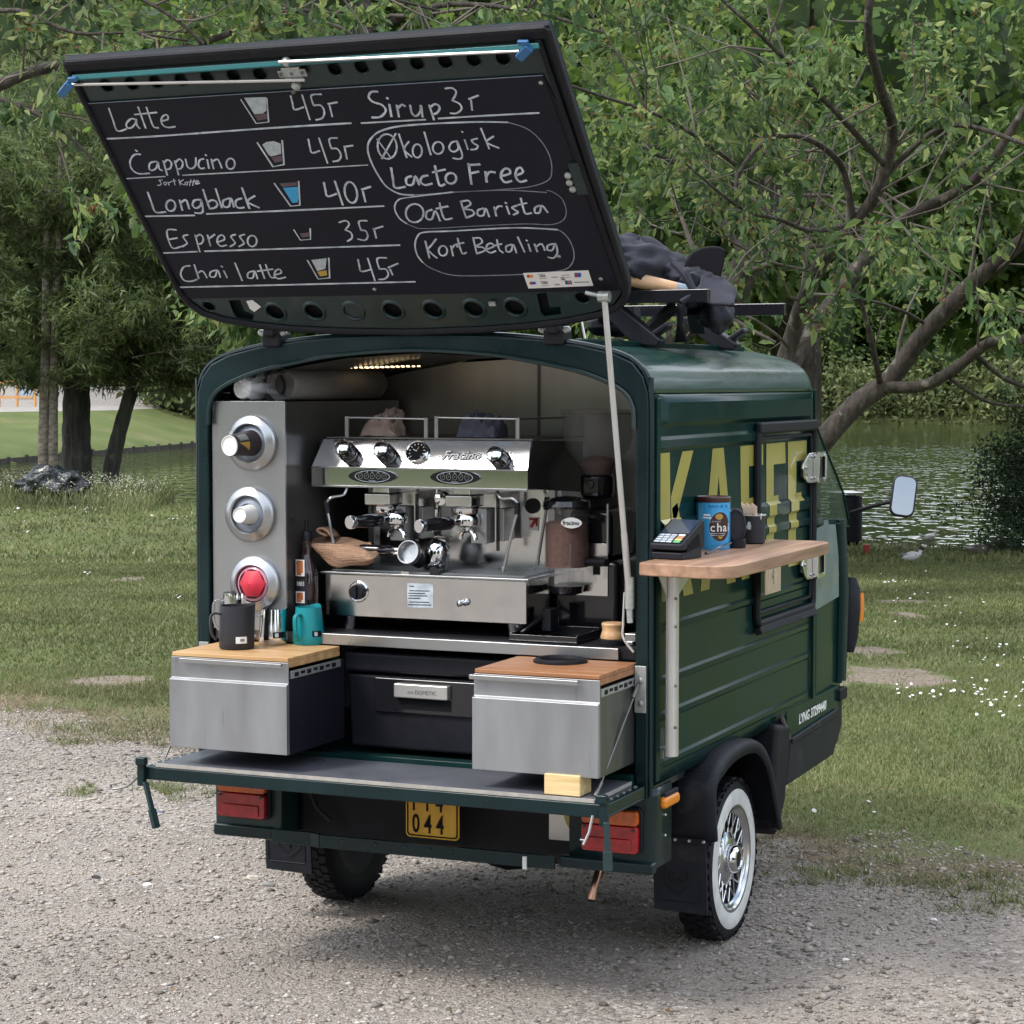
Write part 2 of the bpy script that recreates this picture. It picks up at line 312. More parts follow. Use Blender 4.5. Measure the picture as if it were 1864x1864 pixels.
# side lettering
def flat(name, polys, m, parent, P, lift, **k):
    """print cut to shape: polygons of picture points carried on to a surface by P, lift = its tiny thickness"""
    b = MB(); lift = Vector(lift)
    for pl in polys:
        v = [P(*p) for p in pl]; n = len(v); V = v+[q+lift for q in v]
        F = [tuple(range(n)), tuple(range(n, 2*n))[::-1]]+[(i, (i+1) % n, n+(i+1) % n, n+i) for i in range(n)]
        b.add(V, F)
    return b.build(name, m, parent, smooth=False, **k)
def swx(z):
    for (a, z0), (c_, z1) in zip(SW, SW[1:]):
        if z0 <= z <= z1: return a+(c_-a)*(z-z0)/max(1e-6, z1-z0)
    return 0
LET = {}
def L2(*pts):
    P = [(U(x, y, X=.741).y, U(x, y, X=.741).z) for x, y in pts]; zs = sorted(p[1] for p in P); cl = []
    for z in zs:
        if cl and z-cl[-1][-1] < .013: cl[-1].append(z)
        else: cl.append([z])
    f = lambda z: next(sum(c)/len(c) for c in cl if z in c)
    g = lambda z: 1.583 if z > 1.572 else (1.153 if z < 1.166 else z)
    return [(y, g(f(z))) for y, z in P]
LET['K'] = [L2((1201, 827), (1219, 825), (1222, 1091), (1204, 1095)), L2((1242, 822), (1262, 821), (1231, 945), (1222, 945), (1221, 905)), L2((1223, 925), (1233, 915), (1262, 1078), (1244, 1083))]
LET['A'] = [L2((1297, 817), (1308, 817), (1308, 867), (1291, 1069), (1275, 1074)), L2((1308, 817), (1317, 816.5), (1339, 1057), (1323, 1061), (1308, 867)), L2((1295, 1005), (1324, 997), (1325, 1020), (1294, 1027))]
LET['F'] = [L2((1347.5, 813.5), (1363, 812.5), (1364, 1047), (1350, 1054)), L2((1363, 812.5), (1389, 810.8), (1389, 845), (1363, 850)), L2((1363, 907), (1374, 904.5), (1374, 918), (1363, 922))]
LET['F2'] = [L2((1395, 810), (1408, 809), (1408.5, 1038), (1394.5, 1043)), L2((1408, 809), (1429, 807.5), (1430, 843), (1408, 846)), L2((1408, 903), (1417, 900.5), (1417, 915), (1408, 918))]
LET['E'] = [L2((1434, 807), (1450, 806), (1448, 1027), (1435, 1031)), L2((1450, 806), (1468, 804.7), (1468, 837), (1450, 840)), L2((1448, 898), (1459, 895), (1458, 910), (1448, 913)), L2((1448, 993), (1466, 987), (1465, 1022), (1448, 1027))]
for k_, polys in LET.items():
    b = MB()
    for pl in polys:                 # cut each stroke at the folds of the panel so the film follows them
        zs = sorted(set([min(p[1] for p in pl), max(p[1] for p in pl)]+[z for _, z in SW if min(p[1] for p in pl) < z < max(p[1] for p in pl)]))
        def cutat(z):
            xs = []
            for i in range(len(pl)):
                (a0, b0), (a1, b1) = pl[i], pl[(i+1) % len(pl)]
                if abs(b1-b0) > 1e-9 and min(b0, b1)-1e-7 <= z <= max(b0, b1)+1e-7: xs.append(a0+(a1-a0)*(z-b0)/(b1-b0))
            return (min(xs), max(xs)) if xs else None
        rows = []
        for z0, z1 in zip(zs, zs[1:]):
            mns = max(1, int((z1-z0)/.012))
            for q in range(mns+(1 if z1 == zs[-1] else 0)):
                z = z0+(z1-z0)*q/mns; z = min(max(z, zs[0]+2e-4), zs[-1]-2e-4); c_ = cutat(z)
                if c_: rows.append((z, *c_))
        V = []; F = []
        for z, a0, a1 in rows: V += [(.7413+swx(z), a0, z), (.7413+swx(z), a1, z)]
        for i in range(len(rows)-1): F.append((2*i, 2*i+1, 2*i+3, 2*i+2))
        b.add(V, F)
    b.build('letter_'+k_[0].lower(), M['yellow'], side, smooth=False)
# side window flap with rubber seal
flap = MB(); pts = [(.752, y, z) for y, z in rrect(1.005, 1.672, .995, 1.640, .03)]
flap.tube(pts+[pts[0], pts[1]], .0135, 8, cap=False)
flap = flap.build('side_hatch_seal', M['rubber'], van)
b = MB(); pts = [(.750, y, z) for y, z in rrect(1.035, 1.645, 1.030, 1.603, .015)]; b.tube(pts+[pts[0], pts[1]], .006, 6, cap=False); b.build('inner_seal', M['rubber'], flap)
b = MB(); b.box(.745, .768, .995, 1.68, 1.618, 1.655); b.build('top_seal', M['rubber'], flap, bevel=.008)
b = MB(); b.obox((.757, 1.34, .975), ((0, 1, 0), (1, 0, .3), (-.3, 0, 1)), (.335, .012, .012)); b.build('sill_lip', M['greypl'], flap, bevel=.003)
for z in (1.488, 1.150):
    b = MB(); b.prism([(1.50, z), (1.53, z-.035), (1.56, z-.052), (1.625, z-.055), (1.625, z+.052), (1.575, z+.05), (1.505, z+.012)], (.757, 0, 0), (0, 1, 0), (0, 0, 1), (.008, 0, 0))
    h = b.build('side_hatch_hinge', M['chrome'], van, bevel=.002)
    b = MB()
    for zz in (z-.045, z+.045): b.box(.758, .786, 1.625, 1.715, zz-.009, zz+.009)
    b.box(.770, .790, 1.695, 1.715, z-.045, z+.045); b.box(.765, .785, 1.622, 1.640, z-.05, z+.05); b.build('hinge_bow', M['chrome'], h, bevel=.002)
    b = MB()
    for y, zz in ((1.53, z+.002), (1.605, z+.038), (1.605, z-.038)): b.lathe([(.006, 0), (.006, .003), (.003, .005)], (.765, y, zz), (1, 0, 0), 10)
    b.build('screw', M['steel'], h)
# writing low on the cab side
text('registration_writing', 'LYNG 37299440', (.7425, 1.545, .590), (0, 1, .055), (0, 0, 1), .046, M['white'], van, sx=1.02, shear=.25, offset=.0012)
# ------------------------------------------------------------------ rear lower body
def lamp(cx0, cx1, z0, z1, parent_panel, y=0.0):
    lmp = MB(); P = rrect(cx0, cx1, z0, z1, .014); zs = z0+(z1-z0)*.64
    body = MB(); body.prism(rrect(cx0-.006, cx1+.006, z0-.006, z1+.006, .018), (0, y-.012, 0), (1, 0, 0), (0, 0, 1), (0, .02, 0)); o = body.build('tail_light', M['blackpl'], van, bevel=.002)
    for nm, m, a, c_, q in (('red_lens', 'red', z0, zs-.001, .022), ('amber_lens', 'amber', zs+.001, z1, .022)):
        b = MB(); b.prism(rrect(cx0+.001, cx1-.001, a, c_, .010), (0, y-.012-q, 0), (1, 0, 0), (0, 0, 1), (0, q-.001, 0))
        if nm == 'red_lens':
            b.box(cx0+.02, cx1-.02, y-.04, y-.034, a+.008, a+.042)
        b.build(nm, M[m], o, bevel=.004)
    b = MB()
    for x in (cx0+.012, cx1-.012): b.lathe([(.005, 0), (.005, .003)], (x, y-.035, zs-.008), (0, -1, 0), 10)
    b.build('screw', M['gloss'], o)
    return o
# right corner panel wraps round the side
b = MB(); prof = [(.500, .004), (.735, .004), (.752, .012), (.760, .03), (.760, .155)]
n = len(prof); zs = [.388, .398, .60, .628]; ins = [.012, 0, 0, 0]
V = [(x-i_*(1 if x > .7 else 0), y+i_, z) for z, i_ in zip(zs, ins) for x, y in prof]
b.add(V, [(j*n+i, j*n+i+1, (j+1)*n+i+1, (j+1)*n+i) for j in range(3) for i in range(n-1)])
cp = b.build('corner_panel', M['green_frame'], van, ang=50); md = cp.modifiers.new('Solid', 'SOLIDIFY'); md.thickness = .01; md.offset = -1
b = MB(); b.box(-.690, -.455, .004, .14, .386, .628); b.build('corner_panel', M['green_in'], van, bevel=.006)
b = MB(); b.box(-.690, -.478, -.012, .02, .380, .418); b.build('lower_lip', M['green_frame'], van, bevel=.008)
b = MB(); b.box(.47, .762, -.012, .03, .383, .418); b.build('lower_lip', M['green_frame'], van, bevel=.009)
lamp(-.661, -.493, .447, .566, None); lamp(.551, .724, .446, .568, None)
# bumper bar
b = MB(); b.bar((-.476, -.016, .397), (-.34, -.016, .398), .012, .042); b.bar((-.34, -.016, .398), (-.30, -.030, .398), .012, .042); b.bar((-.30, -.030, .398), (.47, -.030, .400), .012, .040)
bump = b.build('bumper_bar', M['green_frame'], van, bevel=.003)
b = MB()
for x in (-.22, -.11, -.01, .07, .14): b.lathe([(.006, 0), (.006, .002), (.003, .005)], (x, -.036, .405), (0, -1, 0), 8)
b.build('rivet', M['green_in'], bump)
b = MB(); b.box(.372, .384, -.042, -.034, .375, .412); b.build('cable_clip', M['white'], bump)
# underside, axle, engine
b = MB(); b.box(-.45, .49, .10, .50, .36, .62); b.build('engine_cover', M['rubber'], van, bevel=.02)
b = MB(); b.box(-.60, .60, .25, 1.6, .40, .615); b.build('chassis', M['rubber'], van)
b = MB(); b.cyl((-.6, .84, .257), (.6, .84, .257), .035); b.lathe([(.03, -.13), (.10, -.06), (.11, 0), (.10, .06), (.03, .13)], (-.05, .84, .26), (1, 0, 0), 20); b.build('rear_axle', M['greypl'], van)
for x in (-.36, .36): b = MB(); b.cyl((x, .80, .25), (x, .62, .55), .03); b.build('damper', M['greypl'], van)
b = MB(); b.tube([(-.40, .06, .60), (-.385, .05, .54), (-.36, .055, .48), (-.32, .07, .44)], .007, 8); b.build('brake_hose', M['greypl'], van)
b = MB(); b.box(.402, .470, .085, .098, .44, .545); b.build('heat_plate', M['alu'], van, bevel=.002)
b = MB(); b.lathe([(.065, 0), (.065, .012), (.055, .018)], (.530, .06, .530), (0, -1, 0), 28); b.build('yellow_cap', M['yellow'], van)
M['copper'] = mat('heat_tinted_pipe', (.30, .14, .06), .28, 1.0, col2=(.34, .24, .20), vscale=20)
M['copperr'] = mat('dark_copper_coil', (.13, .06, .04), .35, .8)
b = MB(); b.tube([(.565, .25, .40), (.548, .20, .375), (.538, .14, .345), (.533, .115, .300), (.531, .105, .268)], [.009, .010, .011, .012, .013], 14, cap=True); ex = b.build('exhaust_pipe', M['copper'], van)
b = MB()
for k in range(9):
    t_ = k/8; c_ = Vector((.5485-.0125*t_, .197-.06*t_, .372-.045*t_)); b.lathe([(.0115, -.0015), (.0150, 0), (.0115, .0015)], c_, (.1, .5, 1), 14)
b.build('coil', M['copperr'], ex)
b = MB(); b.lathe([(.0105, 0), (.0105, .004)], (.531, .105, .2665), (0, -.2, -1), 14); b.build('pipe_mouth', M['ink'], ex)
# number plate
np_ = MB(); np_.prism(rrect(-.033, .143, .426, .610, .014), (0, .015, 0), (1, 0, 0), (0, 0, 1), (0, .004, 0)); np_ = np_.build('number_plate', M['plate'], van)
b = MB(); b.ring(rrect(-.0285, .1385, .4305, .607, .012), rrect(-.0245, .1345, .4345, .603, .009), (0, .0145, 0), (1, 0, 0), (0, 0, 1), (0, -.0012, 0)); b.build('plate_border', M['ink'], np_)
text('plate_numbers', 'F T 4', (-.012, .0135, .5085), (1, 0, 0), (0, 0, 1), .078, M['ink'], np_, sx=.62, offset=.0012)
text('plate_numbers', '0 4 4', (-.012, .0135, .4425), (1, 0, 0), (0, 0, 1), .078, M['ink'], np_, sx=.66, offset=.0012)
# side marker
b = MB(); b.obox((.764, .125, .578), ((0, 1, 0), (0, 0, 1), (1, 0, 0)), (.062, .017, .014)); mk = b.build('side_marker', M['orange'], van, bevel=.012)
b = MB(); b.obox((.762, .135, .594), ((0, 1, 0), (0, 0, 1), (1, 0, 0)), (.055, .012, .008)); b.build('marker_base', M['greypl'], mk, bevel=.004)
b = MB()
for z in (.54, .48): b.lathe([(.004, 0), (.002, .003)], (.7605, .10, z), (1, 0, 0), 8)
b.build('rivet', M['white'], cp)
# fenders + mudflaps
for sx in (1, -1):
    FP = [(.440, .395), (.415, .56), (.50, .622), (.66, .652), (.88, .640), (1.02, .560), (1.10, .43), (1.16, .30)]
    FI = [(.475, .395), (.455, .545), (.525, .585), (.67, .612), (.86, .602), (.98, .535), (1.06, .42), (1.125, .30)]
    if sx > 0: FP = [(v[0], v[1]) for v in catmull([(a, c_, 0) for a, c_ in FP], 3)]; FI = [(v[0], v[1]) for v in catmull([(a, c_, 0) for a, c_ in FI], 3)]
    b = MB(); n = len(FP); V = []
    xs = [(.60, 0), (.775, 0), (.795, .5), (.800, 1)]
    for x, t_ in xs: V += [(sx*x, a+(c2-a)*t_*.35, z+(z2-z)*t_*.35) for (a, z), (c2, z2) in zip(FP, FI)]
    V += [(sx*.795, a, z) for a, z in FI]
    F = []
    for j in range(4):
        for i in range(n-1): F.append((j*n+i, j*n+i+1, (j+1)*n+i+1, (j+1)*n+i))
    fd = b.add(V, F).build('fender', M['greypl'], van, ang=50); md = fd.modifiers.new('Solid', 'SOLIDIFY'); md.thickness = .006; md.offset = 0
    b = MB(); b.box(min(sx*.60, sx*.765), max(sx*.60, sx*.765), .438, .448, .395, .60); b.build('fender_back', M['greypl'], fd, bevel=.004)
    b = MB(); x0, x1 = sorted((sx*.60, sx*.770)); b.add([(x0, .440, .392), (x1, .440, .392), (x1+.002, .452, .165), (x0, .452, .170), (x0, .446, .392), (x1, .446, .392), (x1+.002, .460, .165), (x0, .460, .170)], [(0, 3, 2, 1), (4, 5, 6, 7), (0, 1, 5, 4), (1, 2, 6, 5), (2, 3, 7, 6), (3, 0, 4, 7)])
    mf = b.build('mudflap', M['greypl'], van, smooth=False)
    b = MB(); b.box(x0, x1-.01, .433, .4395, .385, .402); st_ = b.build('clamp_strip', M['rubber'], mf, bevel=.001)
    b = MB(); [b.lathe([(.006, 0), (.004, .004)], (x0+.03+.045*k, .4328, .394), (0, -1, 0), 10) for k in range(4)]; b.build('screw', M['steel'], mf)
    # moulded emblem and border on the flap
    cx = sx*.675; e = MB(); Z0 = .285
    hexp = [(cx+.048*math.sin(R_(60*k)), .4435, Z0+.062*math.cos(R_(60*k))) for k in range(7)]; e.tube(hexp, .0016, 5)
    e.tube([(x0+.012, .4485, .20), (x0+.012, .441, .37)], .0012, 5); e.tube([(x0+.012, .4485, .20), (x1-.02, .4485, .20)], .0012, 5); e.tube([(x1-.02, .4485, .20), (x1-.02, .441, .37)], .0012, 5)
    sh = [(0, .045), (.012, .03), (.032, .016), (.034, -.004), (.018, -.022), (.004, -.014), (0, -.04)]
    for s2 in (-1, 1): e.tube(catmull([(cx+s2*a, .4440, Z0+c_) for a, c_ in sh], 4), .0015, 5); e.tube(catmull([(cx+s2*a, .4440, Z0+c_) for a, c_ in ((.008, .004), (.022, .006), (.025, -.006), (.012, -.010), (.008, .004))], 4), .0011, 5)
    e.build('moulded_emblem', M['blackpl'], mf)
# wheels
def wheel(cx, sx, cy, cz, R0, wd, white, parent, steerable=False):
    t = MB(); w2 = wd/2
    t.lathe([(R0*.66, -w2*.92), (R0*.80, -w2), (R0*.93, -w2*.96), (R0*.985, -w2*.8), (R0, -w2*.5), (R0, w2*.5), (R0*.985, w2*.8), (R0*.93, w2*.96), (R0*.80, w2), (R0*.66, w2*.92)], (cx, cy, cz), (sx, 0, 0), 56, cap=False)
    wo = t.build('wheel', M['rubber'], parent)
    tr = MB(); nb = 44
    for k in range(nb):
        for row, off in ((-.62, 0), (-.22, .5), (.22, 0), (.62, .5)):
            a = 2*math.pi*(k+off)/nb; rad = Vector((0, math.cos(a), math.sin(a))); tan = Vector((0, -math.sin(a), math.cos(a)))
            tr.obox(Vector((cx+sx*row*w2*1.05, cy, cz))+rad*(R0+.0005), ((1, 0, 0), tan+Vector((.25*(1 if k % 2 else -1), 0, 0)), rad), (w2*.20, R0*math.pi/nb*.72, .0042))
        a = 2*math.pi*(k+.25)/nb; rad = Vector((0, math.cos(a), math.sin(a))); tan = Vector((0, -math.sin(a), math.cos(a)))
        tr.obox(Vector((cx+sx*w2*.90, cy, cz))+rad*(R0*.968), ((1, 0, 0), tan, rad), (w2*.08, R0*math.pi/nb*.45, R0*.012))
    tr.build('tread_block', M['rubber'], wo, smooth=False)
    if white:
        b = MB(); b.lathe([(R0*.655, w2*.90), (R0*.68, w2*1.01), (R0*.76, w2*1.05), (R0*.84, w2*1.03), (R0*.872, w2*.98)], (cx, cy, cz), (sx, 0, 0), 56, cap=False); b.build('whitewall', M['whitewall'], wo)
        b = MB(); b.lathe([(R0*.60, w2*.2), (R0*.60, w2*.78), (R0*.635, w2*.98), (R0*.665, w2*1.0), (R0*.675, w2*.92), (R0*.60, w2*.86), (R0*.565, w2*.72), (R0*.55, w2*.2)], (cx, cy, cz), (sx, 0, 0), 56, cap=False); b.build('rim', M['rimchrome'], wo)
        b = MB(); b.lathe([(.001, w2*.1), (R0*.55, w2*.12)], (cx, cy, cz), (sx, 0, 0), 40, cap=False); b.build('brake_drum', M['ink'], wo)
        b = MB(); b.lathe([(R0*.33, w2*.40), (R0*.345, w2*.56), (R0*.32, w2*.66), (R0*.22, w2*.74), (R0*.14, w2*.78)], (cx, cy, cz), (sx, 0, 0), 40, cap=False); b.build('hub_plate', M['rimchrome'], wo)
        b = MB(); b.lathe([(R0*.185, w2*.70), (R0*.185, w2*1.00), (R0*.155, w2*1.22), (R0*.125, w2*1.26), (R0*.12, w2*1.20), (.001, w2*1.18)], (cx, cy, cz), (sx, 0, 0), 32, cap=False); hc = b.build('hub_cap', M['chrome'], wo)
        b = MB(); b.lathe([(R0*.10, w2*1.19), (R0*.095, w2*1.22), (.001, w2*1.22)], (cx, cy, cz), (sx, 0, 0), 20, cap=False); b.build('cap_badge', M['rubber'], wo)
        sp0 = None; ns = 15; base = wo; 
        for k in range(ns*2):
            a = 2*math.pi*k/(ns*2); lean = .28*(1 if k % 2 else -1)
            s_ = MB(); p0 = Vector((cx+sx*w2*.60, cy+math.cos(a)*R0*.33, cz+math.sin(a)*R0*.33)); p1 = Vector((cx+sx*w2*(.70 if k % 2 else .62), cy+math.cos(a+lean)*R0*.595, cz+math.sin(a+lean)*R0*.595))
            s_.tube([p0, p1], .0030, 6); s_.build('spoke', M['rimchrome'], wo)
    else:
        b = MB(); b.lathe([(.001, -w2*.55), (R0*.45, -w2*.55), (R0*.62, -w2*.85), (R0*.67, -w2*.9)], (cx, cy, cz), (sx, 0, 0), 40, cap=False); b.lathe([(.001, w2*.5), (R0*.66, w2*.6)], (cx, cy, cz), (sx, 0, 0), 40, cap=False); b.build('rim', M['greypl'], wo)
    return wo
WR = wheel(.674, 1, .840, .257, .257, .122, True, van)
wheel(-.674, -1, .840, .257, .257, .122, False, van)
wheel(0, 1, 2.42, .245, .245, .11, False, van)
# sill, splash guard, prop between wheel and cab
b = MB(); b.box(.700, .7415, 1.40, 2.08, .555, .66); b.build('green_apron', M['green'], van, bevel=.003)
b = MB(); b.prism([(1.385, .400), (1.99, .411), (2.02, .44), (2.035, .560), (1.435, .545)], (.70, 0, 0), (0, 1, 0), (0, 0, 1), (.048, 0, 0)); b.prism([(1.437, .535), (2.02, .548), (2.03, .578), (1.44, .558)], (.740, 0, 0), (0, 1, 0), (0, 0, 1), (.014, 0, 0)); b.prism([(2.0, .415), (2.10, .44), (2.16, .50), (2.16, .60), (2.04, .61)], (.69, 0, 0), (0, 1, 0), (0, 0, 1), (.045, 0, 0)); b.build('black_sill', M['greypl'], van, bevel=.006)
b = MB(); b.prism([(1.14, .30), (1.20, .26), (1.30, .36), (1.37, .62), (1.20, .64)], (.60, 0, 0), (0, 1, 0), (0, 0, 1), (.17, 0, 0)); b.build('splash_guard', M['rubber'], van, bevel=.02)
b = MB(); b.tube([(.752, 1.29, .655), (.762, 1.35, .57)], .011, 8); b.tube([(.75, 1.22, .62), (.755, 1.26, .575), (.75, 1.24, .55), (.755, 1.29, .54)], .004, 6); b.build('side_stay', M['steeld'], van)
# ------------------------------------------------------------------ cab
CY = [1.718, 1.80, 2.0, 2.2, 2.36, 2.48, 2.56, 2.60]; CX = [.735, .733, .728, .716, .672, .55, .33, 0.0]
def ring_at(z, k, dy):
    R1 = [(x*k, 1.718+(y-1.718)*dy) for x, y in zip(CX, CY)]; R1 += [(-x, y) for x, y in R1[-2::-1]]; return [(x, y, z) for x, y in R1]
b = MB(); rows = [ring_at(.50, .985, .90), ring_at(.60, 1.0, .97), ring_at(.68, 1.003, 1.0), ring_at(1.0, 1.004, 1.0), ring_at(1.26, .992, .985)]; n = len(rows[0])
b.add([p for r in rows for p in r], [(j*n+i, j*n+i+1, (j+1)*n+i+1, (j+1)*n+i) for j in range(4) for i in range(n-1)])
cab = b.build('cab_body', M['green'], van, ang=50); md = cab.modifiers.new('Solid', 'SOLIDIFY'); md.thickness = .01; md.offset = -1
b = MB(); b.tube([(.727, 2.13, .66), (.729, 2.14, 1.0), (.722, 2.12, 1.26)], .014, 8); b.build('door_edge', M['green'], cab); b = MB(); b.tube([(.727, 1.74, .66), (.734, 1.74, 1.26)], .006, 6); b.build('door_edge', M['green'], cab)
b = MB(); b.tube([(.718, 2.20, .66), (.722, 2.215, 1.0), (.712, 2.20, 1.27)], .020, 8); b.build('front_pillar', M['green_in'], cab)
b = MB(); b.prism([(1.745, .968), (2.085, .99), (2.075, 1.14), (2.03, 1.262), (1.93, 1.268), (1.925, 1.285), (1.875, 1.285), (1.87, 1.268), (1.78, 1.262), (1.752, 1.20)], (.734, 0, 0), (0, 1, 0), (0, 0, 1), (.004, 0, 0))
M['greyfilm'] = mat('grey_blue_film', (.12, .165, .185), .35, 0, .4, var=.2, vscale=10)
dp = b.build('door_panel_film', M['greyfilm'], cab)
text('door_writing', 'Nykob', (.7395, 1.775, 1.035), (0, 1, .16), (0, 0, 1), .080, mat('worn_yellow_writing', (.22, .22, .10), .5), dp, sx=1.05, shear=.45, ext=.0002, offset=-.0022)
# cab glass
b = MB(); gp = [(1.722, 1.275), (2.382, 1.235), (2.375, 1.26), (2.30, 1.36), (2.18, 1.447), (2.01, 1.555), (1.87, 1.655), (1.76, 1.72), (1.722, 1.72)]
b.prism(gp, (.690, 0, 0), (0, 1, 0), (0, 0, 1), (.004, 0, 0)); M['cabglass'] = mat('tinted_cab_glass', (.02, .06, .04), .03, alpha=.42, spec=.7)
g = b.build('side_window', M['cabglass'], van, smooth=False)
b = MB(); pts = [(.696, y, z) for y, z in gp]; b.tube(pts+[pts[0]], .004, 6, cap=False); b.build('window_edge', M['green'], g)
b = MB(); fr = [(2.382, 1.235), (2.30, 1.36), (2.18, 1.447), (2.01, 1.555), (1.87, 1.655), (1.76, 1.72)]
b.add([(x, y+.16*(1-(x/.69)**2), z) for y, z in fr for x in (-.69, -.4, -.1, .1, .4, .69)], [(j*6+i, j*6+i+1, (j+1)*6+i+1, (j+1)*6+i) for j in range(5) for i in range(5)]); b.build('windscreen', M['cabglass'], van)
b = MB(); b.tube([(.60, 1.90, 1.28), (.60, 1.90, 1.62)], .012, 8); b.tube([(.66, 1.80, 1.60), (.68, 1.97, 1.24)], .014, 8); b.lathe([(.17, -.008), (.18, 0), (.17, .008)], (.30, 2.08, 1.20), (0, -.6, .6), 24, cap=False); b.build('cab_interior', M['rubber'], van)
b = MB(); b.box(-.6, .62, 1.74, 1.86, .8, 1.30); b.build('cab_seat', M['rubber'], van, bevel=.03)
# headlamp pod at the corner
b = MB(); b.lathe([(.02, -.145), (.034, -.09), (.040, .02), (.036, .10), (.02, .14)], (.732, 2.27, .905), (0, .1, 1), 16); pod = b.build('corner_pod', M['greypl'], van)
b = MB(); b.lathe([(.010, -.055), (.014, 0), (.010, .055)], (.766, 2.30, .93), (0, .1, 1), 12); b.build('pod_indicator', M['orange'], pod)
b = MB(); b.box(.715, .755, 2.06, 2.16, .60, .645); b.build('door_catch', M['rubber'], cab, bevel=.006)
# mirror
mc = U(1645, 903, Y=2.15); ma = U(1548, 934, Y=2.2)
b = MB(); b.tube([ma, ma.lerp(mc, .5), mc+Vector((-.02, .02, -.015))], .008, 8); mir = b.build('wing_mirror', M['rubber'], van)
fwd = (Vector(CAM)-mc).normalized(); nrm = (fwd+Vector((.25, -.35, .24))).normalized(); a_ = Vector((nrm.y*-1, nrm.x, 0)).normalized(); b_ = nrm.cross(a_).normalized()
tilt = R_(-8); a2 = a_*math.cos(tilt)+b_*math.sin(tilt); b2 = b_*math.cos(tilt)-a_*math.sin(tilt)
b = MB(); b.prism(rrect(-.046, .046, -.078, .078, .030, 6), mc-nrm*.02, a2, b2, nrm*.024); b.build('mirror_shell', M['blackpl'], mir, bevel=.006)
b = MB(); b.prism(rrect(-.039, .039, -.071, .071, .024, 6), mc+nrm*.0045, a2, b2, nrm*.0015); b.build('mirror_glass', mat('mirror_silver', (.40, .39, .37), .10, 1.0), mir, smooth=False)
# ------------------------------------------------------------------ tailgate
tg = MB(); tg.box(-.745, .740, -.317, -.305, .603, .641); tg.box(-.745, .740, -.305, -.012, .603, .610); tg.box(-.745, -.705, -.305, -.012, .610, .641); tg.box(.700, .740, -.305, -.012, .610, .641)
tg = tg.build('tailgate', M['green_frame'], van, bevel=.003)
M['laminate'] = mat('grey_laminate', (.10, .105, .125), .33, var=.12, vscale=6, rvar=.08)
b = MB(); b.box(-.700, .697, -.304, -.014, .611, .652); b.build('tailgate_board', M['laminate'], tg, bevel=.001)
M['plyedge'] = mat('pale_board_edge', (.33, .31, .28), .6, var=.15, vscale=30)
b = MB(); b.box(-.703, .700, -.3105, -.3045, .642, .6525); b.box(.698, .7015, -.304, -.02, .642, .6525); b.build('board_edge', M['plyedge'], tg)
b = MB()
for k in range(6): b.lathe([(.006, 0), (.006, .002), (.003, .004)], (.719, -.28+.048*k, .641), (0, 0, 1), 10); b.lathe([(.006, 0), (.006, .002), (.003, .004)], (-.725, -.28+.048*k, .641), (0, 0, 1), 10)
b.build('rivet', M['steel'], tg)
for sx, xx in ((-1, -.742), (1, .735)):
    b = MB(); b.box(xx-.012, xx+.012, -.335, -.315, .585, .668); b.obox((xx-.004*sx, -.332, .66), ((1, 0, 0), (0, 1, 0), (0, 0, 1)), (.016, .012, .012)); lt = b.build('latch', M['green_frame'], tg, bevel=.004)
    d0 = Vector((xx+(.02 if sx < 0 else .012), -.338, .600)); d1 = d0+Vector((.032 if sx < 0 else .008, -.012, -.085)); b = MB(); b.bar(d0, d1, .018, .010); b.bar(d1-(d1-d0)*.1, d1+(d1-d0)*.55, .026, .012); b.build('latch_handle', M['green_in'], lt, bevel=.004)
b = MB(); b.tube(catmull([(-.745, -.33, .62), (-.78, -.34, .585), (-.83, -.345, .572), (-.84, -.345, .585)], 4), .0035, 6); b.build('latch_hook', M['steeld'], tg)
b = MB(); b.tube([(.708, -.34, .615), (.700, -.345, .57), (.685, -.35, .535)], .004, 6); b.tube([(.69, -.345, .545), (.675, -.35, .548)], .003, 6); b.build('latch_pin', M['steel'], tg)
b = MB(); b.tube([(.7148, -.005, .9296), (.690, -.262, .660)], .003, 6); b.cyl((.6925, -.236, .687), (.6865, -.2685, .653), .006); b.cyl((.7148, -.005, .9296), (.711, -.04, .895), .006); b.tube([(-.712, -.005, .9296), (-.70, -.262, .660)], .003, 6); b.build('stay_cable', M['steeld'], van)
for sx in (1, -1):
    b = MB(); b.box(min(sx*.704, sx*.738), max(sx*.704, sx*.738), -.007, -.0015, .848, .982); bp_ = b.build('hinge_plate', M['zinc'], van, bevel=.001)
    b = MB(); [b.lathe([(.009, 0), (.008, .003), (.003, .005)], (sx*.722, -.007, z), (0, -1, 0), 14) for z in (.875, .94)]; b.build('screw', M['steel'], bp_)
b = MB(); b.box(.742, .752, .105, .112, .70, .79); b.cyl((.742, .10, .735), (.765, .10, .735), .006); b.build('side_catch', M['zinc'], van)
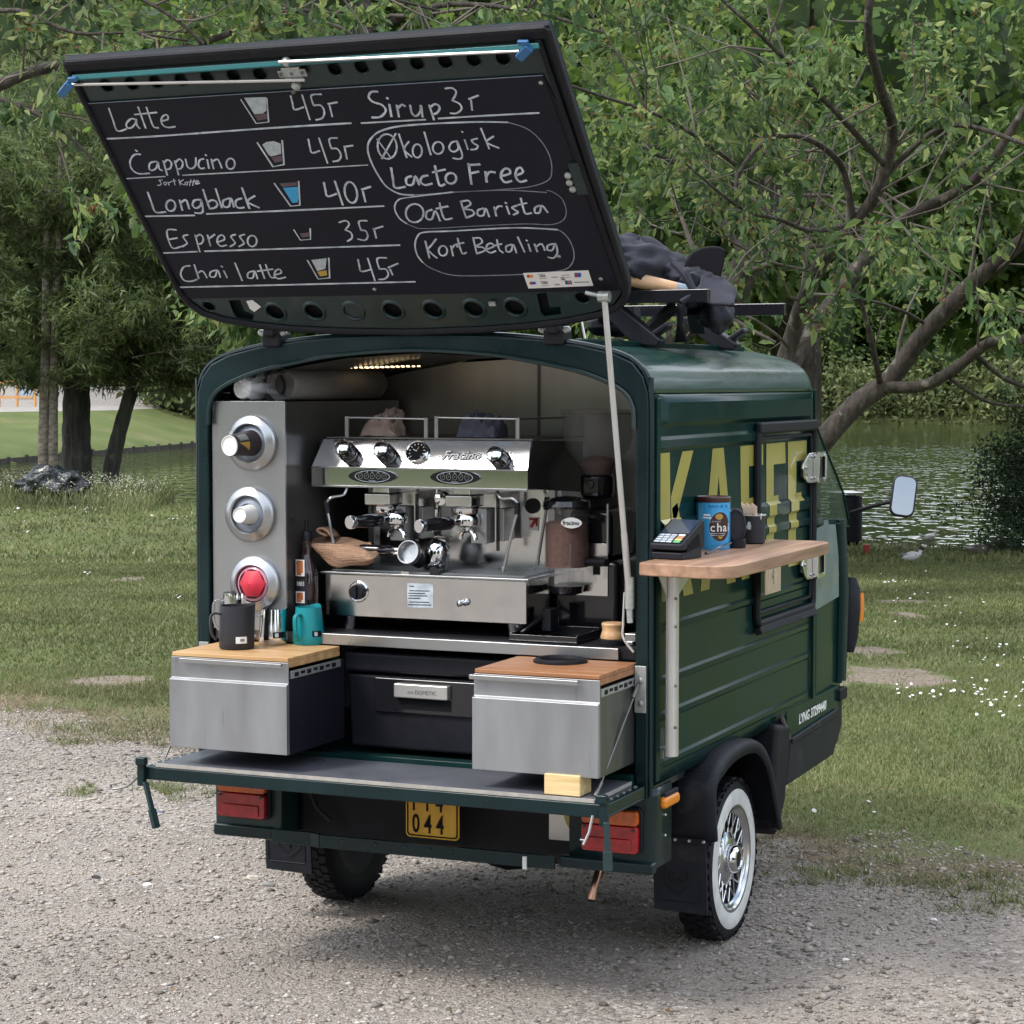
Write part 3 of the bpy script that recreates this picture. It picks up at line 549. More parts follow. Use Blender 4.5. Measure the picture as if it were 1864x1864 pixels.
# ------------------------------------------------------------------ hatch
CA, SA = .683, .730
def HW(x, v, w=0): return Vector((x, -v*CA-w*.0 - w*SA, 1.93+v*SA-w*CA))     # w = towards the ground side (the inside face)
HN = Vector((0, -.73, -.683)).normalized()
def HPT(px, py, w=0):
    p0 = HW(0, 0, w); d = Vector(ray(px, py)); c0 = Vector(CAM); t_ = (p0-c0).dot(HN)/d.dot(HN); return c0+d*t_
def HXY(px, py):
    p = HPT(px, py); return p.x, (p.z-1.93)/SA
HO = [(x*.985, 1.93-z) for x, z in HP[2:]]; half = [(.728, .985)]+[(.728, .25)]+[p for p in HO]
outl = [(-.728, 1.018), (-.724, 1.022), (.724, 1.022), (.728, 1.018)]+[(.728, .22)]+HO+[(-x, v) for x, v in HO[-2::-1]]+[(-.728, .22)]
HA, HB = Vector((1, 0, 0)), Vector((0, -CA, SA))
ht = MB(); ht.prism(outl, HW(0, 0, -.022), HA, HB, -HN*-1*.004); hatch = ht.build('rear_hatch', M['green_dull'], van)
def inset(P, d):
    c_ = Vector((0, .5)); out_ = []
    for x, v in P: out_.append((x*(1-d/.73), .515+(v-.515)*(1-d/.515)))
    return out_
b = MB(); b.ring(outl, inset(outl, .016), HW(0, 0, -.018), HA, HB, HN*.020); b.build('hatch_rim', M['rubber'], hatch, smooth=False)
# seal
op = [HW(x, v, .004) for x, v in inset(outl, .008)]
b = MB(); b.tube(op+[op[0], op[1]], .0105, 8, cap=False); b.build('hatch_seal', M['rubber'], hatch)
b = MB(); b.box(-.001, .001, 0, .001, 0, .001); 
top = MB(); top.obox(HW(0, 1.003, .004), (HA, HB, HN), (.722, .016, .011)); top.build('top_seal', M['rubber'], hatch, bevel=.008)
b = MB(); b.bar(HW(-.71, .974, .018), HW(.694, .974, .018), .014, .016); b.build('teal_edge', M['teal'], hatch, bevel=.004)
# inner skin with pressed holes
from mathutils.geometry import tessellate_polygon
CA_ = lambda x, y: (80+x/3.1067, y/3.1067); CB_ = lambda x, y: (600+x/3.1067, y/3.1067)
holes = [(CA_(x, y), .0185) for x, y in ((355, 482), (497, 472), (635, 462), (778, 450), (925, 436), (1073, 425), (1222, 417))]+[(CB_(x, y), .0185) for x, y in ((30, 388), (182, 377), (338, 367), (495, 356), (655, 346), (815, 336), (980, 328))]
big = [(CA_(x, y), .028) for x, y in ((1310, 1760), (1530, 1757), (1752, 1757))]+[(CB_(x, y), .028) for x, y in ((135, 1755), (360, 1750), (588, 1748), (818, 1742), (1050, 1735))]+[(CA_(935, 1728), .018), (CB_(1430, 1680), .020)]
loops = [inset(outl, .020)]
for (p, r) in holes+big:
    x, v = HXY(*p); loops.append([(x+r*math.cos(R_(a)), v+r*math.sin(R_(a))) for a in range(7, 367, 18)])
    rims = MB(); rims.lathe([(r+.011, 0.0), (r+.007, .0050), (r+.002, .0056), (r, .001)] if r > .026 else [(r+.004, 0.0), (r+.002, .003), (r, .001)], HW(x, v, .002), HN, 24, cap=False); rims.build('hole_rim', M['green_in'], hatch)
for P_, f in (([(1045, 1697), (1110, 1693), (1135, 1755), (1190, 1778), (1180, 1812), (1100, 1803), (1075, 1775)], CA_), ([(1172, 1660), (1228, 1652), (1245, 1735), (1303, 1730), (1312, 1775), (1215, 1788), (1195, 1765)], CB_)):
    loops.append([HXY(*f(x, y)) for x, y in P_])
flatp = [p for l in loops for p in l]; tris = tessellate_polygon([[Vector((x, v, 0)) for x, v in l] for l in loops]); nn_ = len(flatp)
inner = MB(); V = [HW(x, v, .002) for x, v in flatp]+[HW(x, v, -.002) for x, v in flatp]; F = [tuple(t_) for t_ in tris]+[tuple(i+nn_ for i in reversed(t_)) for t_ in tris]; o_ = 0
for l in loops:
    n_l = len(l); F += [(o_+i, o_+(i+1) % n_l, nn_+o_+(i+1) % n_l, nn_+o_+i) for i in range(n_l)]; o_ += n_l
inner.add(V, F); inn = inner.build('inner_skin', M['green_in'], hatch, smooth=False)
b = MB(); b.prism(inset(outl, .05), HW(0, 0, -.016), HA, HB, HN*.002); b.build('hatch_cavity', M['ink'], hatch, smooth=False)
# chalkboard
cbp = [HXY(*p) for p in ((149, 188), (989, 135), (1129, 525), (316, 525))]
vT = (cbp[0][1]+cbp[1][1])/2; cbl = [(-.716, vT), (.672, vT), (.702, .70), (.704, .155), (-.700, .155), (-.716, .4)]
b = MB(); b.prism(cbl, HW(0, 0, .003), HA, HB, HN*.003); cbd = b.build('chalkboard', M['chalkb'], hatch, smooth=False)
b = MB(); b.box(0, .0001, 0, .0001, 0, .0001)
e1 = MB(); e1.bar(HW(-.716, vT+.001, .006), HW(.672, vT+.001, .006), .004, .002); e1.build('board_trim', M['chalkthin'], hatch)
b = MB()
for p in ((159, 198), (985, 150), (322, 531), (1094, 507), (682, 526), (1018, 466), (1025, 506)): b.lathe([(.0065, 0), (.006, .003), (.002, .0045)], HPT(*p, .006), HN, 12)
b.build('board_screw', M['steel'], hatch)
# right inner channel of the hatch
b = MB(); b.bar(HW(.694, .99, .010), HW(.712, .17, .010), .014, .012); b.bar(HW(.672, .86, .006), HW(.693, .17, .006), .003, .003); b.build('side_channel', M['rubber'], hatch)
b = MB(); b.obox(HW(.683, .55, .009), (HB, HA, HN), (.052, .018, .004)); lp = b.build('side_lock_plate', M['green_in'], hatch)
b = MB(); [b.lathe([(.010, 0), (.009, .005), (.003, .007)], HPT(x, y, .012), HN, 12) for x, y in ((1034, 319), (1037, 332), (1043, 344))]; b.build('lock_bolt', M['zinc'], hatch)
# latch, rods, clips
b = MB(); b.cyl(HPT(130, 154, .026), HPT(555, 146, .026), .0042, n=8); b.build('lock_rod', M['alu'], hatch)
b = MB(); b.cyl(HPT(508, 113, .026), HPT(945, 93, .026), .0042, n=8); b.build('lock_rod', M['alu'], hatch)
lc = HPT(532, 132, .012)
b = MB(); b.obox(lc, (HA, HB, HN), (.027, .020, .006)); b.obox(lc-HB*.002-HA*.0, (HA, HB, HN), (.042, .012, .004))
for s2 in (-1, 1): b.lathe([(.014, 0), (.013, .012), (.005, .016)], lc+HB*.038*s2, HN, 14)
lt = b.build('hatch_lock', M['zinc'], hatch, bevel=.002)
b = MB(); [b.lathe([(.005, 0), (.003, .004)], lc+HA*x+HN*.006, HN, 10) for x in (-.033, 0, .033)]; b.lathe([(.007, 0), (.003, .006)], HPT(534, 168, .006), HN, 10); b.build('lock_screw', M['steeld'], hatch)
M['blue'] = mat('blue_plastic', (.03, .12, .27), .4)
for p0, p1 in (((112, 172), (128, 152)), ((945, 105), (965, 85))):
    b = MB(); q0 = HPT(*p0, .03); q1 = HPT(*p1, .03); b.bar(q0, q1, .024, .02, HN); b.bar(q1+HB*.012, q1+HB*.014+HA*.03*(1 if p0[0] < 500 else -1), .014, .01, HN); b.build('rod_guide', M['blue'], hatch, bevel=.003)
b = MB(); kk = HPT(896, 553, .012); b.obox(kk, (HA, HB, HN), (.010, .006, .003)); b.build('cable_tab', M['zinc'], hatch)
flat('paper_scrap', [[CA_(x, y) for x, y in ((1145, 1702), (1180, 1697), (1200, 1712), (1228, 1735), (1190, 1763), (1165, 1745))]], M['white'], hatch, lambda x, y: HPT(x, y, .004), HN*.001)
# hinges of the hatch
for x in (-.47, .455):
    b = MB(); b.box(x-.030, x+.030, -.015, .06, 1.893, 1.935); b.box(x-.018, x+.018, -.03, .02, 1.925, 1.955); hh = b.build('hatch_hinge', M['rubber'], van, bevel=.005)
    b = MB(); [b.lathe([(.011, 0), (.009, .014), (.004, .018)], (x+s2*.032, .0, 1.935), (s2, -.2, .2), 10) for s2 in (-1, 1)]; b.build('hinge_bolt', M['zinc'], hh)
# gas strut
s0 = HPT(1100, 540, .035); s1 = Vector((.690, -.012, 1.175))
b = MB(); b.cyl(s0, s0.lerp(s1, .80), .0085); b.cyl(s0.lerp(s1, .78), s1, .0095); gs = b.build('gas_strut', M['alu'], van)
b = MB(); b.lathe([(.0155, -.016), (.0155, .016)], s0, (1, 0, 0), 16); b.cyl(s0, s0+Vector((-.055, .0, .012)), .006); b.cyl(s1+Vector((0, 0, .06)), s1-Vector((0, 0, .03)), .0135); b.cyl(s1-Vector((0, 0, .03)), s1-Vector((-.002, 0, .07)), .009); b.build('strut_end', M['zinc'], gs)
b = MB(); b.tube(catmull([(.672, -.004, 1.19), (.668, -.004, 1.10), (.668, -.004, 1.06), (.70, -.004, 1.02)], 4), .0035, 6); b.build('strut_clip', M['alu'], gs)
# roof rack
rack = MB(); rack.box(-.76, .745, 1.325, 1.352, 2.012, 2.052); rack = rack.build('roof_rack_bar', M['gloss'], van, bevel=.003)
b = MB(); b.box(-.76, .73, .555, .582, 2.030, 2.070); rb2 = b.build('roof_rack_bar', M['gloss'], van, bevel=.003)
for yb, pr, zt in ((1.338, rack, 2.01), (.568, rb2, 2.03)):
    for sx in (-1, 1):
        b = MB(); x1 = sx*.52; b.prism([(x1-sx*.16, zt), (x1-sx*.085, zt), (x1+sx*.065, 1.915), (x1+sx*.05, 1.895), (x1-sx*.01, 1.900), (x1-sx*.05, 1.925)], (0, yb-.03, 0), (1, 0, 0), (0, 0, 1), (0, .06, 0)); b.bar((x1+sx*.03, yb, 1.93), (x1+sx*.085, yb, 1.965), .05, .018); b.build('rack_foot', M['blackpl'], pr, bevel=.006)
# ------------------------------------------------------------------ worktop and drawers
b = MB(); b.box(-.70, .70, .045, .84, .992, 1.022); wt = b.build('worktop', M['rubber'], van)
b = MB(); b.box(-.70, .640, .030, .0445, .990, 1.0235); b.build('steel_edge', M['steel'], wt, bevel=.002)
b = MB(); b.box(-.69, .69, .30, .84, .98, .99); b.build('shelf_support', M['ink'], wt)
def drawer(x0, x1, yf, wm, name, sidem, hx0, hx1, wx1=None):
    d = MB(); d.box(x0+.010, x1-.006, yf+.02, .06, .702, .700+.245); d = d.build(name, M[sidem], van, bevel=.001)
    b = MB(); b.prism([(yf, .706), (yf, .908), (yf+.012, .913), (yf+.012, .974), (yf+.016, .974), (yf+.016, .908), (yf+.018, .706)], (x0, 0, 0), (0, 1, 0), (0, 0, 1), (x1-x0, 0, 0)); b.build('drawer_front', M['steelf'], d, bevel=.0012)
    b = MB(); b.box(hx0, hx1, yf-.010, yf+.002, .966, .973); b.box(hx0, hx1, yf-.011, yf-.006, .960, .973); b.build('drawer_handle', M['steel'], d, bevel=.0015)
    npl = 3; xw0, xw1 = x0+.002, x1-.002
    b = MB(); b.box(xw0, xw1, yf+.014, .10 if False else .026, .9755, .9875); b.box(xw0, xw1, yf+.017, .026, .958, .9755)
    b.build('wooden_top', M[wm], d, bevel=.002)
    b = MB(); b.box(x1-.0065, x1-.001, yf+.03, .03, .925, .948); b.build('drawer_runner', M['zinc'], d, bevel=.001)
    b = MB()
    for k in range(7): b.box(x1-.0012, x1+.001, yf+.05+.038*k, yf+.072+.038*k, .930+.004*(k % 2), .942)
    b.build('runner_slot', M['ink' if k % 2 else 'rubber'], d)
    return d
drawer(-.656, -.258, -.305, 'woodL', 'drawer_left_body', 'drawerside', -.615, -.270).name = 'open_drawer'
drawer(.326, .704, -.290, 'woodR', 'drawer_right_body', 'steeld', .321, .648).name = 'open_drawer'
# ------------------------------------------------------------------ fold-down side shelf
sh = MB(); P = [(.757, -.115), (.762, -.128), (.80, -.140)]+[(.955+.083*math.sin(R_(a)), -.075-.090*math.cos(R_(a))) for a in range(0, 91, 15)]+[(.975+.07*math.cos(R_(a)), .80+.07*math.sin(R_(a))) for a in range(0, 91, 18)]+[(.757, .875)]
sh.prism(P, (0, 0, 1.2515), (1, 0, 0), (0, 1, 0), (0, 0, .036)); sh = sh.build('side_shelf', M['woodS'], van, bevel=.004)
b = MB(); pr = [(.022*math.cos(R_(a)), .022*math.sin(R_(a))) for a in range(-90, 91, 20)]
b.prism([(a_x, a_y) for a_x, a_y in pr]+[(-.004, .022), (-.004, -.022)], (.782, .085, .715), (1, 0, 0), (0, 1, 0), (0, 0, .536)); b.box(.7725, .7775, .065, .145, .715, 1.250); sp = b.build('shelf_post', M['alu'], van, ang=50)
for y0, y1, nm in ((.060, -.015, 0), (.112, .33, 1)):
    b = MB(); b.prism([(y0, 1.251), (y1, 1.251), (y0, 1.151 if nm else 1.17)], (.774, 0, 0), (0, 1, 0), (0, 0, 1), (.004, 0, 0)); b.build('shelf_bracket', M['alu'], sh)
b = MB(); [b.lathe([(.0045, 0), (.003, .004)], (.800, .070, z), (1, -.5, 0), 8) for z in (1.17, 1.09, .92, .80)]; b.build('screw', M['steeld'], sp)
# ================================================================== handwriting on the chalkboard: strokes with real width, 0.4 mm proud
def stroke_mesh(b, P2, wd, lift=.0064, closed=False, sm=True):
    P = [Vector((max(-.706, q[0]), q[1], 0)) for q in (HXY(*p) for p in P2)]
    if sm and len(P) > 2: P = catmull(P, 5, closed)
    if closed: P.append(P[0])
    # drop repeats
    Q = [P[0]]
    for p in P[1:]:
        if (p-Q[-1]).length > 1e-5: Q.append(p)
    P = Q; n = len(P)
    if n < 2: return
    L_ = []; R2 = []
    for i, p in enumerate(P):
        d = (P[min(i+1, n-1)]-P[max(i-1, 0)]).normalized(); nn = Vector((-d.y, d.x, 0)); ww = wd*(1+.12*math.sin(i*1.7+p.x*90))/2
        if i == 0: p = p-d*wd*.35
        if i == n-1: p = p+d*wd*.35
        L_.append(p+nn*ww); R2.append(p-nn*ww)
    V = [HW(q.x, q.y, lift) for q in L_]+[HW(q.x, q.y, lift) for q in R2]
    F = [(i, i+1, n+i+1, n+i) for i in range(n-1)]
    # end caps rounding
    b.add(V, F)
def ell(cx, cy, rx, ry, tilt=0, n=12, a0=20):
    out_ = []
    for k in range(n):
        a = R_(a0+360*k/n); x = rx*math.cos(a); y = ry*math.sin(a); t_ = R_(tilt); out_.append((cx+x*math.cos(t_)-y*math.sin(t_), cy+x*math.sin(t_)+y*math.cos(t_)))
    return out_
S = []   # (crop, width px, closed, pts)
def A(*pts, w=11, c=False): S.append((CA_, w, c, pts))
def B(*pts, w=11, c=False): S.append((CB_, w, c, pts))
# Latte 45r
A((372,605),(395,670),(420,732),(470,722)); A((522,668),(498,664),(472,690),(476,714),(500,714),(522,690),(526,664),(531,700),(546,718))
A((538,598),(558,655),(580,716)); A((585,600),(605,660),(625,708),(652,715)); A((518,640),(642,628)); A((674,676),(706,666),(702,643),(682,646),(668,670),(678,700),(708,713),(746,708))
A((1400,535),(1410,575),(1422,612),(1472,598)); A((1465,530),(1508,668)); A((1572,525),(1516,532),(1530,588)); A((1530,588),(1570,588),(1590,622),(1580,658),(1545,670)); A((1620,590),(1635,650)); A((1612,580),(1662,570))
# Cappucino
A((550,865),(515,868),(492,905),(502,948),(540,974),(602,972)); A((524,842),(532,848)); A((640,905),(606,914),(600,944),(616,956),(640,942),(650,908),(656,944),(672,956))
A((680,903),(702,982)); A((682,915),(704,896),(726,914),(718,945),(694,950)); A((745,903),(766,980)); A((746,915),(770,892),(790,912),(782,942),(758,950))
A((806,893),(818,936),(842,945),(862,925),(864,885)); A((908,890),(886,898),(878,925),(892,945),(912,942)); A((928,895),(938,944)); A((918,868),(923,871)); A((952,893),(964,946)); A((954,910),(984,892),(1000,915),(1010,942)); A(*ell(1060,918,24,30), c=True)
A((1500,780),(1508,820),(1520,856),(1562,845)); A((1560,773),(1608,914)); A((1662,772),(1618,779),(1630,832)); A((1630,832),(1664,834),(1684,870),(1672,898),(1640,905)); A((1706,832),(1718,890)); A((1702,822),(1750,815))
# Sort Kaffe
A((674,1010),(656,1012),(666,1024),(664,1038),(648,1040), w=6); A(*ell(690,1030,8,8), w=6, c=True); A((706,1022),(712,1040), w=6); A((708,1028),(724,1020), w=6); A((738,1004),(746,1038), w=6); A((728,1017),(750,1014), w=6)
A((768,1008),(775,1040), w=6); A((794,1008),(774,1025),(800,1038), w=6); A(*ell(810,1030,7,8), w=6, c=True); A((836,1008),(828,1042), w=6); A((854,1008),(846,1042), w=6); A((818,1022),(868,1017), w=6); A((866,1030),(880,1017),(866,1014),(864,1034),(886,1028), w=6)
# Long black
A((592,1080),(612,1135),(636,1191),(692,1190), w=13); A(*ell(722,1155,26,31), w=13, c=True); A((772,1125),(787,1180), w=13); A((774,1142),(806,1122),(818,1145),(826,1172), w=13); A((892,1122),(858,1124),(845,1150),(864,1170),(892,1152),(892,1120),(904,1180),(892,1197),(860,1196), w=13)
A((905,1065),(922,1118),(942,1172), w=13); A((930,1138),(952,1124),(976,1130),(985,1152),(968,1168),(942,1172), w=13); A((976,1060),(1010,1166), w=13); A((1052,1113),(1018,1128),(1022,1160),(1052,1158),(1062,1112),(1078,1162), w=13); A((1122,1114),(1094,1124),(1088,1150),(1106,1168),(1136,1165), w=13); A((1125,1055),(1166,1170), w=13); A((1196,1100),(1156,1132),(1220,1166), w=13)
A((1588,1025),(1596,1065),(1608,1102),(1658,1088), w=13); A((1650,1018),(1694,1150), w=13); A(*ell(1740,1080,34,60,-12), w=13, c=True); A((1808,1075),(1822,1132), w=13); A((1802,1064),(1850,1048), w=13)
# Espresso
A((752,1292),(700,1298),(728,1392),(780,1386)); A((714,1346),(758,1338)); A((818,1320),(792,1328),(802,1348),(814,1368),(788,1386)); A((860,1322),(886,1416)); A((862,1335),(888,1318),(906,1342),(896,1368),(872,1372)); A((930,1322),(946,1382)); A((934,1345),(970,1318)); A((990,1360),(1025,1346),(1016,1322),(992,1330),(984,1360),(1004,1384),(1036,1378)); A((1087,1318),(1062,1328),(1074,1348),(1085,1368),(1058,1386)); A((1138,1318),(1112,1328),(1124,1348),(1136,1368),(1108,1386)); A(*ell(1182,1355,26,31), c=True)
B((58,1250),(95,1240),(115,1260),(92,1292)); B((92,1292),(125,1308),(130,1338),(105,1356)); B((215,1240),(170,1245),(182,1294)); B((182,1294),(208,1298),(220,1328),(204,1350),(165,1344)); B((255,1285),(268,1338)); B((252,1288),(305,1272))
# Chai latte
A((830,1495),(795,1502),(778,1540),(796,1576),(835,1583),(870,1572)); A((855,1490),(880,1566)); A((870,1540),(898,1524),(914,1540),(925,1562)); A((976,1520),(948,1530),(944,1554),(972,1556),(986,1518),(1002,1560)); A((1022,1524),(1040,1562)); A((1008,1498),(1014,1501)); A((1085,1480),(1125,1578)); A((1192,1524),(1160,1535),(1158,1562),(1186,1562),(1196,1524),(1212,1568)); A((1225,1490),(1252,1566)); A((1258,1488),(1284,1555),(1308,1562)); A((1212,1526),(1298,1514)); A((1312,1546),(1346,1535),(1338,1516),(1316,1522),(1308,1550),(1330,1568),(1370,1560))
B((165,1460),(172,1495),(184,1527),(242,1514)); B((220,1453),(260,1578)); B((325,1450),(273,1455),(286,1514)); B((286,1514),(322,1514),(336,1544),(318,1568),(284,1572)); B((346,1515),(360,1546)); B((336,1505),(390,1482))
# Sirup 3r
B((275,510),(240,512),(225,540),(250,568),(300,585),(322,618),(292,652),(245,656), w=13); B((342,583),(354,650), w=13); B((328,546),(333,549), w=13); B((385,588),(396,652), w=13); B((388,608),(412,584),(430,592), w=13); B((460,588),(470,632),(495,648),(518,620),(520,586),(530,652), w=13); B((568,588),(594,668), w=13); B((570,600),(602,580),(626,598),(614,628),(584,640), w=13)
B((658,492),(698,490),(720,515),(698,560)); B((698,560),(738,578),(750,608),(722,632),(688,632)); B((804,560),(810,614)); B((792,552),(844,532))
# Okologisk
B(*ell(330,820,54,70,-6), c=True); B((378,748),(300,888)); B((272,778),(352,886), w=8); B((396,750),(440,882)); B((452,793),(426,836),(468,878)); B(*ell(500,845,26,38), c=True); B((540,740),(576,866)); B(*ell(618,828,30,34), c=True); B((724,790),(694,798),(680,830),(704,850),(732,832),(724,788),(754,866),(742,890),(702,886)); B((768,783),(786,836)); B((752,736),(757,739)); B((838,775),(808,785),(820,803),(842,816),(832,834),(804,838)); B((860,718),(906,832)); B((930,763),(892,796),(960,828))
# Lacto Free
B((352,942),(362,1000),(374,1053),(430,1048), w=14); B((466,988),(438,1000),(442,1034),(474,1034),(490,988),(510,1036), w=14); B((558,984),(528,992),(518,1020),(545,1038),(582,1030), w=14); B((600,930),(614,1000),(628,1042),(654,1034), w=14); B((588,966),(656,950), w=14); B(*ell(690,1000,30,30), w=14, c=True)
B((790,918),(806,1032), w=14); B((788,925),(852,921), w=14); B((800,972),(846,962), w=14); B((885,963),(892,1020), w=14); B((890,990),(908,965),(938,966), w=14); B((972,988),(1024,972),(1014,946),(986,952),(972,990),(995,1022),(1032,1015), w=14); B((1056,985),(1096,966),(1084,940),(1062,950),(1056,990),(1080,1019),(1116,1012), w=14)
# Oat Barista
B(*ell(485,1197,50,52,10), w=12, c=True); B((582,1178),(554,1190),(552,1226),(582,1230),(602,1184),(628,1240), w=12); B((626,1140),(640,1200),(658,1232),(696,1226), w=12); B((608,1172),(672,1158), w=12)
B((745,1130),(776,1223), w=12); B((745,1132),(788,1126),(800,1148),(765,1172),(808,1180),(820,1204),(776,1223), w=12); B((872,1170),(842,1182),(845,1210),(874,1208),(886,1170),(906,1216), w=12); B((935,1163),(946,1212), w=12); B((938,1184),(956,1160),(978,1158), w=12); B((1005,1158),(1020,1202), w=12); B((998,1138),(1003,1141), w=12); B((1062,1154),(1036,1165),(1054,1180),(1070,1192),(1044,1206), w=12); B((1085,1113),(1098,1165),(1112,1200),(1144,1196), w=12); B((1070,1150),(1118,1140), w=10); B((1192,1154),(1166,1166),(1166,1194),(1192,1192),(1204,1154),(1236,1192), w=12)
# Kort Betaling
B((545,1356),(568,1450)); B((606,1344),(580,1378),(557,1402)); B((557,1402),(585,1430),(610,1450)); B(*ell(645,1410,24,28), c=True); B((690,1383),(702,1438)); B((694,1400),(714,1375),(728,1388)); B((728,1340),(742,1395),(756,1426),(776,1420)); B((712,1376),(762,1364))
B((815,1335),(836,1426)); B((815,1340),(852,1337),(866,1362),(830,1386),(868,1390),(882,1408),(836,1426)); B((890,1402),(930,1386),(920,1368),(897,1375),(890,1405),(914,1421),(942,1411)); B((950,1348),(962,1400),(984,1420)); B((933,1382),(976,1371)); B((1032,1374),(1002,1386),(1006,1414),(1030,1410),(1042,1374),(1060,1421)); B((1068,1333),(1106,1416)); B((1128,1373),(1140,1412)); B((1116,1350),(1121,1353)); B((1163,1373),(1178,1414)); B((1168,1390),(1198,1370),(1212,1385),(1220,1407)); B((1270,1370),(1238,1380),(1236,1404),(1264,1405),(1280,1368),(1292,1418),(1272,1450),(1240,1446))
# rules
for P_ in (((310,780),(600,765),(890,745)), ((885,745),(1300,715),(1740,688)), ((515,1218),(855,1210)), ((925,1202),(1400,1182),(1925,1157)), ((615,1425),(870,1415)), ((915,1413),(1540,1393),(2015,1378)), ((710,1618),(1400,1602),(2102,1585))): A(*P_, w=12)
for P_ in (((415,1005),(690,990)), ((790,983),(1220,960),(1835,925))): A(*P_, w=8)
for P_ in (((185,688),(545,668)), ((620,662),(900,645),(1187,630))): B(*P_, w=11)
OV1 = [(1010,683),(800,682),(450,700),(300,730),(235,780),(220,840),(245,920),(290,1000),(330,1050),(400,1088),(480,1095)]
B(*OV1, w=11); B((500,1275),(487,1400),(487,1375), w=1) if False else None
B((1290,1290),(1050,1280),(700,1298),(540,1305),(500,1330),(487,1380),(500,1435),(530,1475), w=10)
B((700,1078),(450,1108),(390,1125),(372,1170),(398,1225),(440,1256), w=9)
bt = MB()
for f, wd, c_, pts in S: stroke_mesh(bt, [f(*p) for p in pts], wd/3.1067*.00152, closed=c_)
bt.build('chalk_writing', M['chalk'], hatch, smooth=False)
S = []
B((480,1095),(700,1080),(1000,1062),(1150,1045),(1240,1010),(1260,960),(1250,880),(1200,790),(1120,720),(1010,683), w=6)
B((1230,1080),(1000,1068),(700,1078), w=6); B((440,1256),(470,1270),(540,1285),(800,1272),(1100,1258),(1250,1262),(1320,1240),(1342,1190),(1320,1120),(1270,1080),(1230,1068), w=5)
B((530,1475),(580,1510),(700,1548),(900,1550),(1150,1540),(1320,1520),(1375,1480),(1385,1420),(1360,1350),(1320,1305),(1290,1290), w=7)
bt = MB()
for f, wd, c_, pts in S: stroke_mesh(bt, [f(*p) for p in pts], wd/3.1067*.00152, lift=.0062, closed=c_)
bt.build('chalk_ovals', M['chalkthin'], hatch, smooth=False)
# drawn cups
S = []
for pts, w_ in ((((1118,555),(1205,690),(1275,682),(1265,548)), 9), (((1212,800),(1300,935),(1362,922),(1352,788)), 12), (((1308,1030),(1400,1158),(1452,1152),(1445,1018)), 11), (((1418,1292),(1455,1350),(1512,1345),(1510,1285)), 9), (((1495,1465),(1555,1570),(1620,1563),(1615,1452)), 10)):
    A(*pts, w=w_)
bt = MB()
for f, wd, c_, pts in S: stroke_mesh(bt, [f(*p) for p in pts], wd/3.1067*.00152, lift=.0064, closed=c_, sm=False)
bt.build('cup_drawing', M['chalk'], hatch, smooth=False)
for nm, mk, polys in (('cup_fill_grey', 'chalkgrey', (((1132,553),(1255,549),(1258,625),(1240,641),(1190,646)), ((1235,818),(1258,803),(1300,798),(1338,812),(1342,870),(1285,885),(1270,875)), ((1512,1470),(1598,1460),(1592,1520),(1545,1532)))),
                      ('cup_fill_brown', 'chalkbrown', (((1188,651),(1260,641),(1262,672),(1210,682)), ((1285,890),(1343,879),(1346,912),(1306,920)), ((1332,1037),(1430,1030),(1430,1050),(1350,1059)), ((1446,1321),(1500,1314),(1500,1338),(1460,1343)))),
                      ('cup_fill_blue', 'chalkblue', (((1352,1063),(1438,1056),(1442,1110),(1435,1144),(1405,1148)),)), ('cup_fill_yellow', 'chalkyel', (((1545,1536),(1598,1528),(1602,1557),(1562,1563)),))):
    flat(nm, [[CA_(*p) for p in pl] for pl in polys], M[mk], hatch, lambda x, y: HPT(x, y, .0062), HN*.0002)
# payment card sticker
stk = flat('card_sticker', [[(952, 497), (1071, 492), (1080, 520), (962, 525)]], M['white'], hatch, lambda x, y: HPT(x, y, .0062), HN*.0006)
Dp = lambda x, y: HPT(940+x*150/1864, 480+y*60/746, .0070)
def disc(cx, cy, r): return [(cx+r*math.cos(R_(a))*1.1, cy+r*.72*math.sin(R_(a))) for a in range(0, 360, 30)]
M['pr_red'] = mat('print_red', (.45, .02, .02), .6); M['pr_or'] = mat('print_orange', (.65, .25, .03), .6); M['pr_blue'] = mat('print_blue', (.02, .10, .38), .6); M['pr_teal'] = mat('print_navy', (.01, .10, .20), .6)
flat('card_logo', [disc(285, 285, 48), disc(345, 440, 48)], M['pr_red'], stk, Dp, HN*.0002); flat('card_logo', [disc(335, 282, 46)], M['pr_or'], stk, lambda x, y: Dp(x, y)+HN*.0003, HN*.0002); flat('card_logo', [disc(395, 437, 46), [(1310, 208), (1462, 205), (1466, 300), (1318, 305)]], M['pr_blue'], stk, lambda x, y: Dp(x, y)+HN*.0003, HN*.0002)
flat('card_logo', [[(1318, 218), (1370, 216), (1376, 296), (1326, 298)], [(1170, 380), (1205, 378), (1215, 468), (1178, 470)]], M['pr_red'], stk, lambda x, y: Dp(x, y)+HN*.0006, HN*.0002)
flat('card_logo', [[(1090, 382), (1160, 380), (1172, 470), (1112, 472)], [(1215, 378), (1240, 376), (1262, 465), (1225, 468)]], M['pr_teal'], stk, Dp, HN*.0002)
